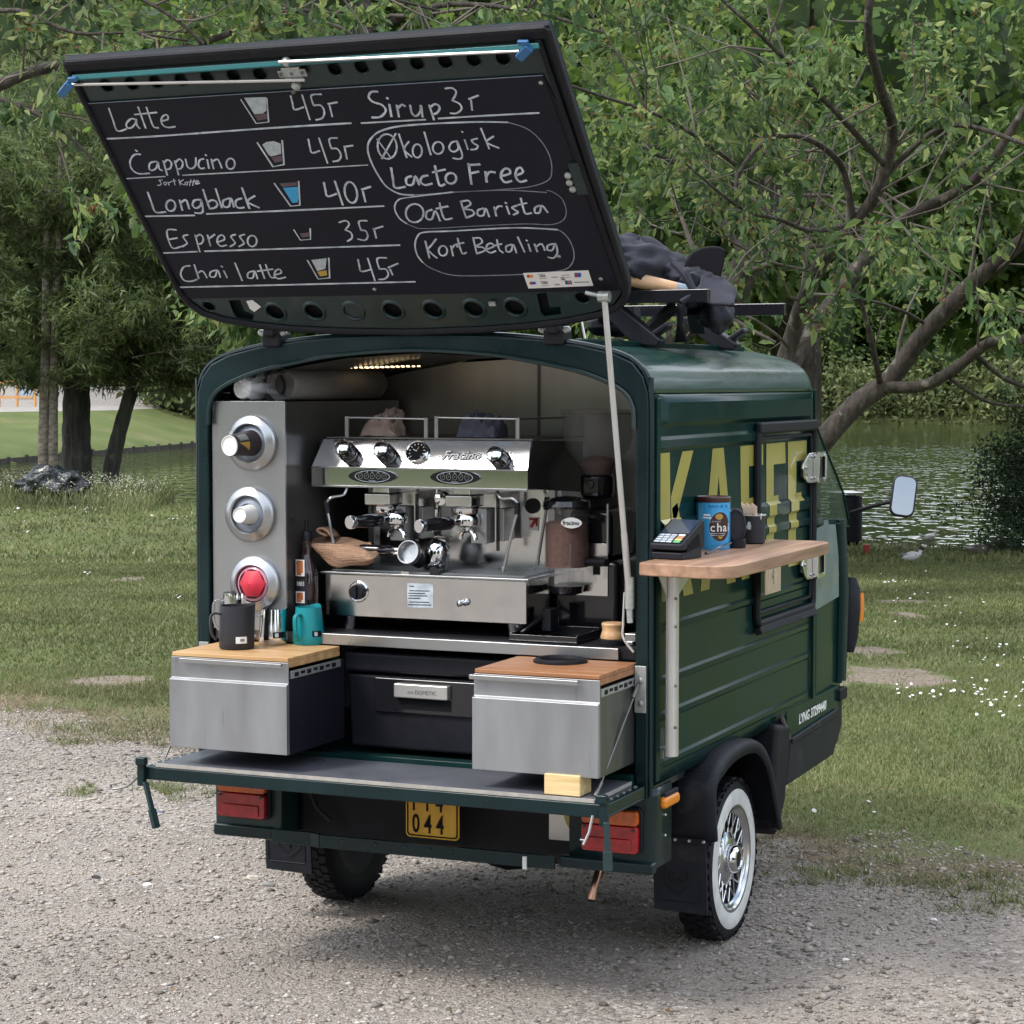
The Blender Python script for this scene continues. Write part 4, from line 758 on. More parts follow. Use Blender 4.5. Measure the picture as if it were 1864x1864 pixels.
flat('card_lines', [[(475, 237), (650, 230), (652, 240), (480, 246)], [(510, 334), (690, 326), (692, 336), (514, 343)], [(530, 400), (710, 394), (712, 404), (534, 409)], [(555, 492), (735, 486), (737, 495), (558, 501)], [(1035, 255), (1195, 246), (1205, 262), (1040, 268)], [(1120, 305), (1225, 300), (1225, 310), (1122, 314)], [(790, 300), (935, 294), (940, 310), (795, 316)], [(870, 462), (975, 457), (980, 480), (876, 486)], [(1305, 412), (1650, 404), (1652, 422), (1310, 432)]], M['inkgrey'], stk, Dp, HN*.0002)
for (x, y) in ((520, 303), (570, 458)):
    text('card_word', 'VISA', Dp(x, y)+HN*.0003, HPT(1071, 492)-HPT(952, 497), HB, .0100, M['ink'], stk, sx=1.0, shear=.2)
# ================================================================== espresso machine
em = thing('espresso_machine', 'two-group chrome espresso machine on the worktop inside the van', 'espresso machine', (-.05, .35, 1.022))
X0, X1 = -.372, .306
b = MB(); b.box(X0, X1, .140, .60, 1.066, 1.196); b.build('base_body', M['chromew'], em, bevel=.003)
b = MB(); b.box(X0-.012, X1+.012, .128, .60, 1.1965, 1.2035); b.build('drip_tray_rim', M['steel'], em, bevel=.002)
tray = MB(); tray.box(X0+.01, X1-.01, .150, .42, 1.2036, 1.2046); tray = tray.build('drip_tray', M['steeld'], em)
for k in range(13): b = MB(); b.box(X0+.015, X1-.015, .160+.02*k, .167+.02*k, 1.2048, 1.2085); b.build('tray_bar', M['steel'], tray)
for x in (X0+.065, X1-.055):
    for y in (.185, .52): b = MB(); b.lathe([(.020, 0), (.027, .042)], (x, y, 1.023), (0, 0, 1), 14); b.build('foot', M['chrome'], em)
b = MB(); b.box(X0+.03, X1-.02, .405, .41, 1.205, 1.46); b.build('splash_back', M['chromew'], em)
for x in (X0+.035, X1-.02): b = MB(); b.box(x-.012, x+.012, .385, .43, 1.205, 1.47); b.build('column', M['steel'], em, bevel=.003)
b = MB(); b.box(X1-.02, X1-.002, .42, .60, 1.205, 1.47); b.build('side_plate', M['chromew'], em)
# head: upright button band, then the leaning sky-lit panel
HX0, HX1 = -.412, .306
b = MB(); b.prism([(.148, 1.470), (.60, 1.440), (.60, 1.60), (.193, 1.612), (.148, 1.524)], (HX0, 0, 0), (0, 1, 0), (0, 0, 1), (HX1-HX0, 0, 0)); M['dkbody'] = mat('dark_machine_side', (.05, .05, .05), .3, .6, var=.2, vscale=6)
hd = b.build('machine_head', M['dkbody'], em, bevel=.003)
b = MB(); b.add([(HX0-.008, .1455, 1.4695), (HX1+.002, .1455, 1.4695), (HX1+.002, .1455, 1.524), (HX0-.008, .1455, 1.524), (HX0-.008, .1475, 1.4695), (HX1+.002, .1475, 1.4695), (HX1+.002, .1475, 1.524), (HX0-.008, .1475, 1.524)], [(0, 1, 2, 3), (7, 6, 5, 4), (0, 4, 5, 1), (3, 2, 6, 7), (1, 5, 6, 2), (0, 3, 7, 4)]); b.build('button_band', M['chrome'], em, bevel=.0008)
b = MB(); sl = Vector((0, .045, .088)).normalized(); sn = Vector((0, -.088, .045)).normalized()
q0 = Vector((HX0-.008, .1450, 1.5255)); q1 = Vector((HX1+.002, .1450, 1.5255)); q2 = Vector((HX1-.004, .1450, 1.5255))+sl*.096; q3 = Vector((HX0+.012, .1450, 1.5255))+sl*.096
b.add([q0, q1, q2, q3]+[q-sn*.004 for q in (q0, q1, q2, q3)], [(0, 1, 2, 3), (7, 6, 5, 4), (0, 4, 5, 1), (1, 5, 6, 2), (2, 6, 7, 3), (3, 7, 4, 0)]); b.build('control_panel', M['chrome'], em, bevel=.001)
b = MB(); b.bar(q0-Vector((0, .002, .001)), q1-Vector((0, .002, .001)), .006, .005); b.bar(Vector((HX0-.008, .145, 1.4665)), Vector((HX1+.002, .145, 1.4665)), .005, .006); b.build('panel_edge', M['steel'], em, bevel=.001)
b = MB(); b.box(HX0+.02, HX1, .19, .60, 1.613, 1.617); b.build('cup_warmer_top', M['steeld'], em)
def onp(px, py, lift=0):
    d = Vector(ray(px, py)); c0 = Vector(CAM); p0 = q0; t_ = (p0-c0).dot(sn)/d.dot(sn); return c0+d*t_+sn*lift
for (px, py) in ((636, 826), (706, 829), (912, 838)):
    p = onp(px, py); kn = MB(); ax = (sn+Vector((-.0, -.35, .10))).normalized(); kn.lathe([(.028, 0), (.030, .008), (.0265, .012), (.0265, .046), (.024, .053)], p, ax, 24)
    for k in range(9):
        a = 2*math.pi*k/9; t1 = ax.cross(Vector((1, 0, 0))).normalized(); t2 = ax.cross(t1); kn.cyl(p+ax*.012+(t1*math.cos(a)+t2*math.sin(a))*.026, p+ax*.048+(t1*math.cos(a)+t2*math.sin(a))*.026, .0036, n=6)
    ko = kn.build('steam_knob', M['gloss'], em); b = MB(); b.lathe([(.0235, .051), (.0225, .057), (.014, .061), (.001, .062)], p, ax, 24, cap=False); b.build('knob_cap', M['chrome'], ko)
p = onp(761, 824); g_ = MB(); g_.lathe([(.032, 0), (.036, .004), (.036, .012), (.033, .016), (.030, .013)], p, sn, 30, cap=False); ga = g_.build('pressure_gauge', M['chrome'], em)
b = MB(); b.lathe([(.030, .0), (.030, .009)], p, sn, 30); b.build('gauge_face', M['ink'], ga)
t1 = Vector((1, 0, 0)); t2 = sl
b = MB()
for k in range(11):
    a = R_(225-27*k); dd = t1*math.cos(a)+t2*math.sin(a); b.bar(p+dd*.022+sn*.0095, p+dd*.027+sn*.0095, .0022, .0006, sn)
b.build('gauge_marks', M['white'], ga)
b = MB(); b.bar(p-t1*.002+sn*.0105, p+(t1*.3+t2*1).normalized()*.016+sn*.0105, .002, .0006, sn); b.build('needle', M['yellow'], ga)
b = MB(); b.bar(p+sn*.0110, p+(-t1+t2*.5).normalized()*.015+sn*.0110, .002, .0006, sn); b.build('needle', M['white'], ga)
text('maker_name_outline', 'Fracino', onp(804, 836, .0006), (1, 0, 0), sl, .040, M['ink'], em, ext=.0004, sx=1.05, shear=.3, offset=.0030)  # dark outline showing round the white lettering
text('maker_name', 'Fracino', onp(804, 836, .0020), (1, 0, 0), sl, .040, M['white'], em, ext=.0008, sx=1.05, shear=.3, offset=.0006)
for k, cxp in enumerate((679, 829)):
    c_ = U(cxp, 867+k*2, Y=.144)
    b = MB(); b.prism([(.083*math.copysign(abs(math.cos(R_(a)))**1.15, math.cos(R_(a))), .0225*math.sin(R_(a))) for a in range(0, 360, 12)], c_+Vector((0, .0012, 0)), (1, 0, 0), (0, 0, 1), (0, -.006, 0)); bo = b.build('button_panel', M['gloss'], em, bevel=.001)
    E1 = [(.060*math.cos(R_(a)), .0185*math.sin(R_(a))) for a in range(0, 360, 12)]; E2 = [(x*.972, z*.92) for x, z in E1]
    b = MB(); b.ring(E1, E2, c_+Vector((0, -.0049, 0)), (1, 0, 0), (0, 0, 1), (0, -.0005, 0)); b.build('button_outline', M['chalk'], bo, smooth=False)
    for j in range(5):
        cc = c_+Vector((-.040+.020*j, -.0050, .0012)); b = MB(); C1 = [(.0082*math.cos(R_(a)), .0098*math.sin(R_(a))) for a in range(0, 360, 24)]; C2 = [(x*.84, z*.86) for x, z in C1]; b.ring(C1, C2, cc, (1, 0, 0), (0, 0, 1), (0, -.0005, 0)); b.bar(cc+Vector((-.003, -.0003, -.002)), cc+Vector((.003, -.0003, .003)), .001, .0014); b.build('button', M['inkgrey'], bo, smooth=False)
        b = MB(); b.lathe([(.0014, 0), (.0014, .0005)], cc+Vector((.003 if j < 2 else 0, 0, .0118)), (0, -1, 0), 6); b.build('button_light', M['white'], bo)
    text('maker_name', 'Fracino', c_+Vector((0, -.0051, -.0160)), (1, 0, 0), (0, 0, 1), .0075, M['chalk'], bo, align='CENTER')
# base: dial, notice, spout
p = U(653, 1077, Y=.1395); b = MB(); b.lathe([(.033, 0), (.033, .004), (.030, .006), (.030, .003)], p, (0, -1, 0), 30); dl = b.build('water_dial', M['chrome'], em)
b = MB(); b.lathe([(.024, .003), (.023, .018), (.021, .020)], p, (0, -1, 0), 24); b.obox(p+Vector((0, -.022, 0)), ((1, 0, 0), (0, 1, 0), (0, 0, 1)), (.004, .006, .022)); b.build('dial_grip', M['blackpl'], dl, bevel=.001)
nt_ = flat('paper_notice', [[(741, 1061), (789, 1063), (789, 1107), (742, 1105)]], M['chalk'], em, lambda x, y: U(x, y, Y=.1392), (0, -.0004, 0))
flat('notice_lines', [[(x0, y), (x1, y+.6), (x1, y+2.2), (x0, y+1.6)] for x0, x1, y in ((745, 754, 1066), (745, 782, 1074.5), (743, 774, 1079), (744, 778, 1083.5), (743, 765, 1088), (745, 782, 1095), (743, 785, 1100))], M['ink'], nt_, lambda x, y: U(x, y, Y=.1386), (0, -.0002, 0))
b = MB(); p = U(850, 1096, Y=.139); b.lathe([(.011, 0), (.011, .010), (.008, .014), (.008, .026), (.0095, .027), (.0095, .034), (.004, .036)], p, (-.45, -1, -.1), 14); b.build('drain_tap', M['chrome'], em)
# cup rails
for x0, x1, y in ((632, 776, .20), (795, 943, .20)):
    a0, a1 = U(x0, 760, Y=y), U(x1, 763, Y=y); b = MB(); b.tube([a0, a1], .003, 8)
    for q in (a0, a1): b.box(q.x-.006, q.x+.006, y-.004, y+.004, 1.612, q.z+.004)
    b.tube([a0, a0+Vector((0, .38, 0))], .003, 6); b.tube([a1, a1+Vector((0, .38, 0))], .003, 6); b.build('cup_rail', M['steel'], em)
# groups, spouts, steam wands
gx = [(U(703, 905, Y=.24)).x, (U(850, 908, Y=.24)).x]
def portafilter(c_, d, name, parent, spout=True, th=None):
    """handle runs from the basket centre c_ along d"""
    d = Vector(d).normalized(); b = MB(); up = Vector((0, 0, 1))
    b.lathe([(.034, -.012), (.036, 0), (.034, .014), (.030, .020), (.030, .004), (.001, .003)], c_, up, 26, cap=False); b.lathe([(.001, -.022), (.022, -.018), (.034, -.012)], c_, up, 26, cap=False)
    o = b.build('basket', M['chrome'], parent)
    b = MB(); b.tube([c_+d*.03, c_+d*.062], [.010, .009], 10); b.build('neck', M['chrome'], parent)
    b = MB(); b.lathe([(.013, 0), (.0200, .015), (.0212, .06), (.0182, .105), (.0188, .118)], c_+d*.060, d, 18); b.build('handle', M['gloss'], parent)
    b = MB(); b.lathe([(.0190, .116), (.0208, .120), (.0208, .131), (.0196, .135)], c_+d*.060, d, 18); b.build('handle_cap', M['chrome'], parent)
    if spout:
        b = MB(); s_ = d.cross(up).normalized(); c2 = c_+Vector((0, 0, -.030)); b.cyl(c_+Vector((0, 0, -.016)), c2, .010)
        for s2 in (-1, 1): b.tube(catmull([c2+Vector((0, 0, .002)), c2+s_*.018*s2+Vector((0, 0, -.001)), c2+s_*.032*s2+Vector((0, 0, -.012)), c2+s_*.036*s2+Vector((0, 0, -.026))], 4), [.0085]*4+[.0075]*4+[.0065]*5 if False else .0075, 10)
        b.build('spout', M['chrome'], parent)
for k, x in enumerate(gx):
    b = MB(); b.box(x-.045, x+.045, .175, .27, 1.408, 1.446); b.box(x-.03, x+.03, .2, .40, 1.44, 1.472); gp_ = b.build('group_head', M['chromew'], em, bevel=.006)
    b = MB(); b.lathe([(.040, 0), (.044, .006), (.044, .020), (.038, .026)], (x+.005, .225, 1.384), (0, 0, 1), 28); b.build('group_collar', M['chrome'], em)
    b = MB(); b.box(x+.015, x+.068, .235, .30, 1.296, 1.404); b.box(x+.072, x+.098, .30, .38, 1.300, 1.400); b.build('water_jacket', M['steel'], em, bevel=.003)
    b = MB(); b.box(x+.073, x+.083, .295, .3, 1.27, 1.44); b.build('gap_panel', M['gloss'], em)
pf_dirs = [((649, 950), (722, 908)), ((773, 957), (852, 912))]
for k, ((hx, hy), (bx_, by_)) in enumerate(pf_dirs):
    c0 = U(bx_, by_, Y=.215); h0 = U(hx, hy, Y=.06); c0 = Vector((c0.x, .215, 1.365 if True else c0.z)); d = (h0-c0)
    pf = thing('portafilter', ['portafilter locked in the left brewing group with its black handle pointing left', 'portafilter locked in the right brewing group with its black handle pointing left'][k], 'portafilter', c0, 'portafilters locked in the machine')
    portafilter(c0, d, 'portafilter', pf)
def wand(pts, nm='steam_wand', grip=None):
    b = MB(); b.tube(catmull(pts, 5), .0048, 10); o = b.build(nm, M['steel'], em)
    if grip: b = MB(); b.tube([grip[0], grip[1]], .0085, 10); b.build('wand_grip', M['rubber'], o)
    b = MB(); b.lathe([(.006, -.004), (.007, .004), (.004, .012)], pts[-1], (Vector(pts[-1])-Vector(pts[-2])), 10); b.build('wand_tip', M['steel'], o)
wy = .12
wand([U(632, 888, Y=.16), U(625, 901, Y=.15), U(603, 906, Y=wy), U(594, 920, Y=wy), U(599, 945, Y=wy), U(606, 985, Y=wy)], grip=(U(593, 911, Y=wy), U(598, 934, Y=wy)))
wand([U(905, 893, Y=.17), U(912, 907, Y=.16), U(933, 908, Y=.15), U(943, 922, Y=.15), U(934, 960, Y=.15), U(917, 1034, Y=.15)], grip=(U(942, 915, Y=.15), U(941, 936, Y=.15)))
wand([U(990, 893, Y=.33), U(996, 905, Y=.33), U(994, 930, Y=.33), U(979, 1022, Y=.33)], grip=(U(996, 905, Y=.33), U(994, 928, Y=.33)))
b = MB(); b.lathe([(.004, 0), (.020, .006), (.024, .02), (.021, .034), (.010, .036)], U(812, 907, Y=.30), (-.1, -1, 0), 20); b.tube([U(795, 890, Y=.3), U(796, 925, Y=.3)], .006, 8); b.lathe([(.010, 0), (.010, .022)], U(795, 940, Y=.3), (0, 0, 1), 12); b.build('hot_water_tap', M['chrome'], em)
b = MB(); pts = U(969, 921, Y=.401); b.lathe([(.024, 0), (.024, .003)], pts, (0, -1, 0), 24); b.build('round_sticker', M['blackpl'], em)
sq = flat('red_arrow_sticker', [[(962, 941), (981, 941), (980, 966), (961, 965)]], M['white'], em, lambda x, y: U(x, y, Y=.4025), (0, -.0006, 0))
flat('red_arrow', [[(963.5, 943), (979, 943), (979, 947), (963.5, 947)], [(975, 943), (979, 943), (979, 958), (975, 958)], [(972, 945), (977, 948), (969, 961), (964, 959)]], M['pr_red'], sq, lambda x, y: U(x, y, Y=.4015), (0, -.0003, 0))
# loose portafilters lying on the tray
pf = thing('portafilter', 'open portafilter lying on the drip tray, its basket facing out, handle under the beige cloth', 'portafilter', (-.13, .17, 1.21))
c_ = U(743, 1005, Y=.155); ax = Vector((-.05, -1, .28)).normalized()
b = MB(); b.lathe([(.026, -.028), (.035, -.022), (.0375, 0), (.0365, .004), (.0335, .004), (.0325, -.004), (.0300, -.008), (.0295, -.02), (.001, -.021)], c_, ax, 34, cap=False); b.build('basket', M['steel'], pf)
dd = Vector((-1, -.02, .02)); b = MB(); 
for s2 in (-1, 1): b.tube([c_+dd*.033+Vector((0, .01, .006*s2)), c_+dd*.060+Vector((0, .01, .006*s2))], .005, 8)
b.build('neck', M['chrome'], pf); b = MB(); b.lathe([(.014, 0), (.0165, .01), (.016, .1), (.015, .11)], c_+dd*.056+Vector((0, .01, 0)), dd, 16); b.build('handle', M['gloss'], pf)
b = MB(); b.box(c_.x-.012, c_.x+.014, .13, .16, 1.2045, 1.212); b.build('spout', M['chrome'], pf)
pf = thing('portafilter', 'chrome portafilter turned upside down on the drip tray behind the open one', 'portafilter', (-.02, .27, 1.21))
c_ = U(795, 992, Y=.27); c_.z = 1.250
b = MB(); b.lathe([(.001, .052), (.02, .050), (.034, .036), (.040, .01), (.040, -.03), (.036, -.042)], c_, (.25, -.1, 1), 30, cap=False); b.build('basket', M['chrome'], pf)
dd = Vector((.25, -1, -.12)).normalized(); b = MB(); b.lathe([(.010, .03), (.0165, .05), (.0165, .13), (.0150, .135)], c_+Vector((.02, 0, -.02)), dd, 18); b.build('handle', M['gloss'], pf)
b = MB(); b.lathe([(.022, 0), (.026, .012), (.022, .024)], c_+Vector((-.03, -.045, -.01)), (-.5, -1, .1), 20); b.build('tamper_face', M['rubber'], pf)
# ================================================================== grinder
gr = thing('coffee_grinder', 'black coffee grinder with clear hopper and dosing chamber at the right of the machine', 'coffee grinder', (.45, .42, 1.022))
GY = .30
gc = U(1062, 1000, Y=GY+.05); gcx = gc.x-.005
b = MB(); b.box(gcx-.09, gcx+.12, .34, .60, 1.03, 1.25); b.box(gcx-.05, gcx+.09, .36, .58, 1.25, 1.40); b.build('grinder_body', M['gloss'], gr, bevel=.02)
b = MB(); b.box(gcx-.085, gcx+.09, .335, .339, 1.14, 1.30); b.build('body_plate', M['chromew'], gr, bevel=.001)
zc0 = U(1050, 1065, Y=GY).z; zc1 = U(1050, 925, Y=GY).z
M['clear'] = mat('clear_plastic', (.30, .28, .27), .06, alpha=.13, spec=.6)
M['coffee'] = mat('ground_coffee', (.12, .052, .036), .85, var=.25, vscale=60, bump=.4, bscale=200)
ch = Vector((gcx-.03, GY, 0))
b = MB(); b.lathe([(.066, zc0), (.068, zc0+.02), (.068, zc1)], ch, (0, 0, 1), 30, cap=False); b.build('dosing_chamber', M['clear'], gr)
b = MB(); b.lathe([(.064, zc0+.055), (.064, zc1-.045), (.02, zc1-.032)], ch, (0, 0, 1), 30); b.build('ground_coffee', M['coffee'], gr)
b = MB(); b.lathe([(.071, zc1), (.074, zc1+.006), (.070, zc1+.022), (.03, zc1+.034), (.001, zc1+.036)], ch, (0, 0, 1), 30); b.build('chamber_lid', M['gloss'], gr)
b = MB(); b.lathe([(.03, zc0-.03), (.05, zc0-.024), (.055, zc0-.002)], ch, (0, 0, 1), 26); b.build('chamber_base', M['gloss'], gr)
b = MB(); b.lathe([(.004, 0), (.02, .002), (.023, .012), (.02, .02), (.004, .022)], U(1036, 1042, Y=GY-.06), (0, -1, 0), 16); b.bar(U(1036, 1060, Y=GY-.065), U(1038, 990, Y=GY-.065), .008, .004); b.bar(U(1060, 1062, Y=GY-.06), U(1060, 1040, Y=GY-.06), .02, .004); b.build('dose_paddle', M['clear'], gr)
b = MB(); pp = U(1040, 952, Y=GY-.072); b.prism([(.032*math.copysign(abs(math.cos(R_(a)))**1.3, math.cos(R_(a))), .0165*math.sin(R_(a))) for a in range(0, 360, 15)], pp, (1, .12, 0), (0, 0, 1), (0, .002, 0)); bd = b.build('name_badge', M['white'], gr, smooth=False)
text('badge_name', 'fracino', pp+Vector((-.001, -.0008, -.006)), (1, .12, 0), (0, 0, 1), .0185, M['ink'], bd, align='CENTER', offset=.0003)
hz0 = U(1085, 905, Y=.47).z; hx = U(1088, 800, Y=.47).x
b = MB(); b.lathe([(.045, hz0), (.052, hz0+.01), (.052, hz0+.065), (.044, hz0+.07)], (hx, .47, 0), (0, 0, 1), 26); b.lathe([(.006, 0), (.011, .004), (.011, .01)], (hx, .415, hz0+.04), (0, -1, 0), 12); b.box(hx-.025, hx+.025, .412, .422, hz0+.005, hz0+.062); b.build('hopper_collar', M['gloss'], gr, bevel=.003)
M['smoky'] = mat('smoky_hopper', (.22, .21, .20), .05, alpha=.34, spec=.7)
b = MB(); b.lathe([(.045, hz0+.071), (.05, hz0+.085), (.100, hz0+.15), (.112, hz0+.19), (.112, hz0+.255), (.115, hz0+.26)], (hx, .47, 0), (0, 0, 1), 32, cap=False); b.build('hopper', M['smoky'], gr)
b = MB(); b.lathe([(.116, hz0+.256), (.118, hz0+.27), (.001, hz0+.276)], (hx, .47, 0), (0, 0, 1), 32); b.build('hopper_lid', M['smoky'], gr)
b = MB(); b.lathe([(.04, hz0+.073), (.055, hz0+.1), (.058, hz0+.115), (.02, hz0+.128)], (hx, .47, 0), (0, 0, 1), 24); b.build('coffee_beans', M['coffee'], gr)
b = MB(); b.box(hx-.02+.06, hx+.06, .33, .37, 1.205, 1.23); b.tube([(gcx+.03, .30, 1.245), (gcx+.12, .25, 1.25)], .012, 8); b.build('fork', M['rubber'], gr)
b = MB(); b.box(gcx+.087, gcx+.092, .333, .34, 1.27, 1.42); b.build('edge_strip', M['steel'], gr)
# black grounds tray, tamper mat, tamper, knock ring
zt = 1.0232
ty = thing('grounds_tray', 'shallow black plastic tray in front of the coffee grinder', 'tray', (.36, .14, zt))
b = MB(); b.box(.275, .490, .085, .27, zt, zt+.004); b.box(.275, .490, .085, .090, zt+.004, zt+.020); b.box(.275, .490, .265, .27, zt+.004, zt+.03); b.box(.275, .28, .09, .265, zt+.004, zt+.024); b.box(.485, .490, .09, .265, zt+.004, zt+.024); b.build('tray', M['gloss'], ty, bevel=.001)
b = MB(); b.box(.33, .36, .20, .26, zt+.02, zt+.085); b.bar((.30, .12, zt+.02), (.345, .24, zt+.08), .012, .01); b.build('tray_stand', M['blackpl'], ty, bevel=.002)
tb = thing('tamper', 'turned bamboo tamper standing on a round black mat at the right end of the worktop', 'tamper', (.56, .14, zt))
tc_ = U(1116, 1160, Z=zt+.02); tx, ty_ = tc_.x, .13; tx = U(1116, 1160, Y=.13).x
b = MB(); b.lathe([(.042, zt), (.043, zt+.014), (.040, zt+.016)], (tx, ty_, 0), (0, 0, 1), 28); b.build('mat_ring', M['rubber'], tb)
M['bamboo'] = wood('bamboo', (.42, .23, .11), (.60, .37, .19), 2, 40)
b = MB(); b.lathe([(.0365, zt+.017), (.0375, zt+.022), (.034, zt+.034), (.031, zt+.041), (.033, zt+.052), (.0345, zt+.058), (.032, zt+.063), (.001, zt+.064)], (tx, ty_, 0), (0, 0, 1), 28); b.build('tamper_grip', M['bamboo'], tb)
tb = MB(); tb.box(.625, .66, .12, .16, zt+.01, zt+.034); tb.box(.632, .653, .115, .12, zt, zt+.012); tag(tb.build('small_clamp', M['steel'], None, bevel=.003), 'small steel clamp in the corner of the worktop right of the tamper', 'clamp')
kb = thing('knock_box_ring', 'black rubber ring of a knock box set into the right drawer top', 'knock box', (.494, -.05, .988))
b = MB(); b.lathe([(.078, .9878), (.078, .994), (.070, 1.000), (.060, .999), (.057, .990)], (.494, -.05, 0), (0, 0, 1), 40, cap=False); b.build('rim', M['rubber'], kb)
b = MB(); b.lathe([(.060, .9885), (.001, .9886)], (.494, -.05, 0), (0, 0, 1), 30, cap=False); b.build('well', M['ink'], kb)
# ================================================================== cooler
co = thing('compressor_cooler', 'charcoal portable cool box standing in the van between the two open drawers', 'cool box', (.02, .3, .655))
b = MB(); b.prism([(-.255, .672), (.285, .672), (.300, .90), (-.270, .90)], (0, .085, 0), (1, 0, 0), (0, 0, 1), (0, .40, 0)); b.build('cooler_body', M['blackpl'], co, bevel=.012)
b = MB(); b.box(-.275, .305, .072, .49, .905, .968); b.build('cooler_lid', M['blackpl'], co, bevel=.012)
b = MB(); b.box(-.17, .225, .0745, .09, .785, .893); b.build('front_recess', M['gloss'], co, bevel=.006)
b = MB(); b.box(-.094, .087, .055, .084, .836, .880); hdl = b.build('cooler_latch', M['alu'], co, bevel=.005)
b = MB(); b.box(-.096, .09, .073, .08, .800, .834); b.build('latch_recess', M['ink'], co)
text('latch_name', 'DOMETIC', (-.022, .0535, .851), (1, 0, 0), (0, 0, 1), .0165, M['inkgrey'], hdl, ext=.0002, sx=1.0)
flat('latch_emblem', [[(-.048, .852), (-.040, .860), (-.034, .852), (-.038, .852), (-.041, .856), (-.044, .852)], [(-.033, .860), (-.025, .856), (-.033, .850), (-.033, .853), (-.030, .856), (-.033, .857)]], M['inkgrey'], hdl, lambda x, z: Vector((x, .0538, z)), (0, -.0003, 0))
# ================================================================== cup dispenser
dsp = thing('cup_dispenser', 'tall brushed steel cup dispenser cabinet at the left inside of the van', 'cup dispenser', (-.57, .3, 1.022))
b = MB(); b.box(-.700, -.443, .020, .80, 1.024, 1.727); b.build('cabinet', M['steeld'], dsp, bevel=.002)
b = MB(); b.box(-.697, -.442, .0145, .0195, 1.024, 1.7285); b.box(-.4425, -.4385, .0145, .024, 1.024, 1.7285); b.build('front_plate', M['steel'], dsp, bevel=.001)
M['iris'] = mat('grey_silicone_iris', (.22, .25, .30), .4, 0, .2)
cups = [(460, 806, 1.603), (457, 936, 1.383), (466, 1062, 1.168)]
for k, (px, py, z) in enumerate(cups):
    p = U(px, py, Y=.013); 
    b = MB(); b.lathe([(.0850, 0), (.0850, .012), (.080, .018), (.067, .022), (.060, .028), (.057, .024), (.057, .004)], p, (0, -1, 0), 44, cap=False); b.build('cup_tube', M['steel'], dsp)
    b = MB(); b.lathe([(.0575, .008), (.045, .016), (.034, .020)] if k < 2 else [(.0575, .008), (.053, .020), (.046, .024)], p, (0, -1, 0), 40, cap=False); b.lathe([(.001, .003), (.0575, .0035)], p, (0, -1, 0), 30, cap=False); b.build('iris', M['iris'] if k < 2 else mat('pink_silicone_iris', (.50, .25, .32), .35, 0, .2), dsp)
M['cupdark'] = mat('printed_cup_brown', (.028, .022, .024), .5)
p = U(460, 806, Y=.0); ax = (U(412, 812, Y=-.12)-p).normalized()
cp1 = thing('paper_cup', 'dark brown printed paper cup sticking out of the top dispenser tube', 'paper cup', p)
b = MB(); b.lathe([(.040, .005), (.0315, .105), (.0300, .108)], p, ax, 30, cap=False); b.build('cup_wall', M['cupdark'], cp1)
b = MB(); b.lathe([(.0312, .1055), (.0306, .1095), (.0285, .1095), (.0275, .1065), (.001, .1065)], p, ax, 30, cap=False); b.build('cup_base', M['white'], cp1)
sdv = ax.cross(Vector((0, 0, 1))).normalized(); upv = sdv.cross(ax)
def oncyl(t_, an, lift=.0006):
    r = .040+(.0315-.040)*(t_-.005)/.1+lift; a = R_(an); return p+ax*t_+(-sdv*math.cos(a)*-1+upv*math.sin(a)*0)*0+(sdv*math.cos(a)+upv*math.sin(a))*r
def patch(name, t0, t1, a0, a1, m, parent, tri=False):
    b = MB(); n = 8; V = []
    for i in range(n+1):
        a = a0+(a1-a0)*i/n; tt = t1 if not tri else t0+(t1-t0)*(1-i/n); V += [oncyl(t0, a), oncyl(max(tt, t0+.002), a)]
    b.add(V, [(2*i, 2*i+1, 2*i+3, 2*i+2) for i in range(n)]); return b.build(name, m, parent)
sg = -1 if sdv.dot(Vector((0, -1, 0))) < 0 else 1
def an_(a): return a
M['gold'] = mat('print_gold', (.42, .25, .05), .5)
base_a = 10 if sdv.x > 0 else 170
patch('print_gold', .055, .098, base_a+(5 if base_a < 90 else -5), base_a+(-38 if base_a < 90 else 38), M['gold'], cp1, tri=True); patch('print_grey', .055, .092, base_a+(15 if base_a < 90 else -15), base_a+(55 if base_a < 90 else -55), M['inkgrey'], cp1)
p2 = U(457, 936, Y=.0); ax2 = (U(432, 938, Y=-.085)-p2).normalized()
cp2 = thing('paper_cup', 'small white paper cup sticking out of the middle dispenser tube', 'paper cup', p2)
b = MB(); b.lathe([(.031, .0), (.0235, .070), (.0225, .073), (.0215, .073), (.0205, .070), (.001, .070)], p2, ax2, 28, cap=False); b.build('cup_wall', M['white'], cp2)
p3 = U(462, 1062, Y=-.006)
cp3 = thing('paper_cup', 'red six-sided cup end in the bottom dispenser tube behind the jugs', 'paper cup', p3)
M['redcup'] = mat('red_cup', (.50, .025, .05), .45, var=.2, vscale=20)
b = MB(); b.lathe([(.046, .0), (.045, .010), (.028, .020), (.001, .026)], p3, (0, -1, 0), 6, cap=False); 
V = [Vector(v) for v in b.V]; ctr = p3; b.V = [tuple(Matrix.Rotation(R_(30), 4, 'Y') @ (v-ctr)+ctr) for v in V]; b.build('hexagonal_end', M['redcup'], cp3)
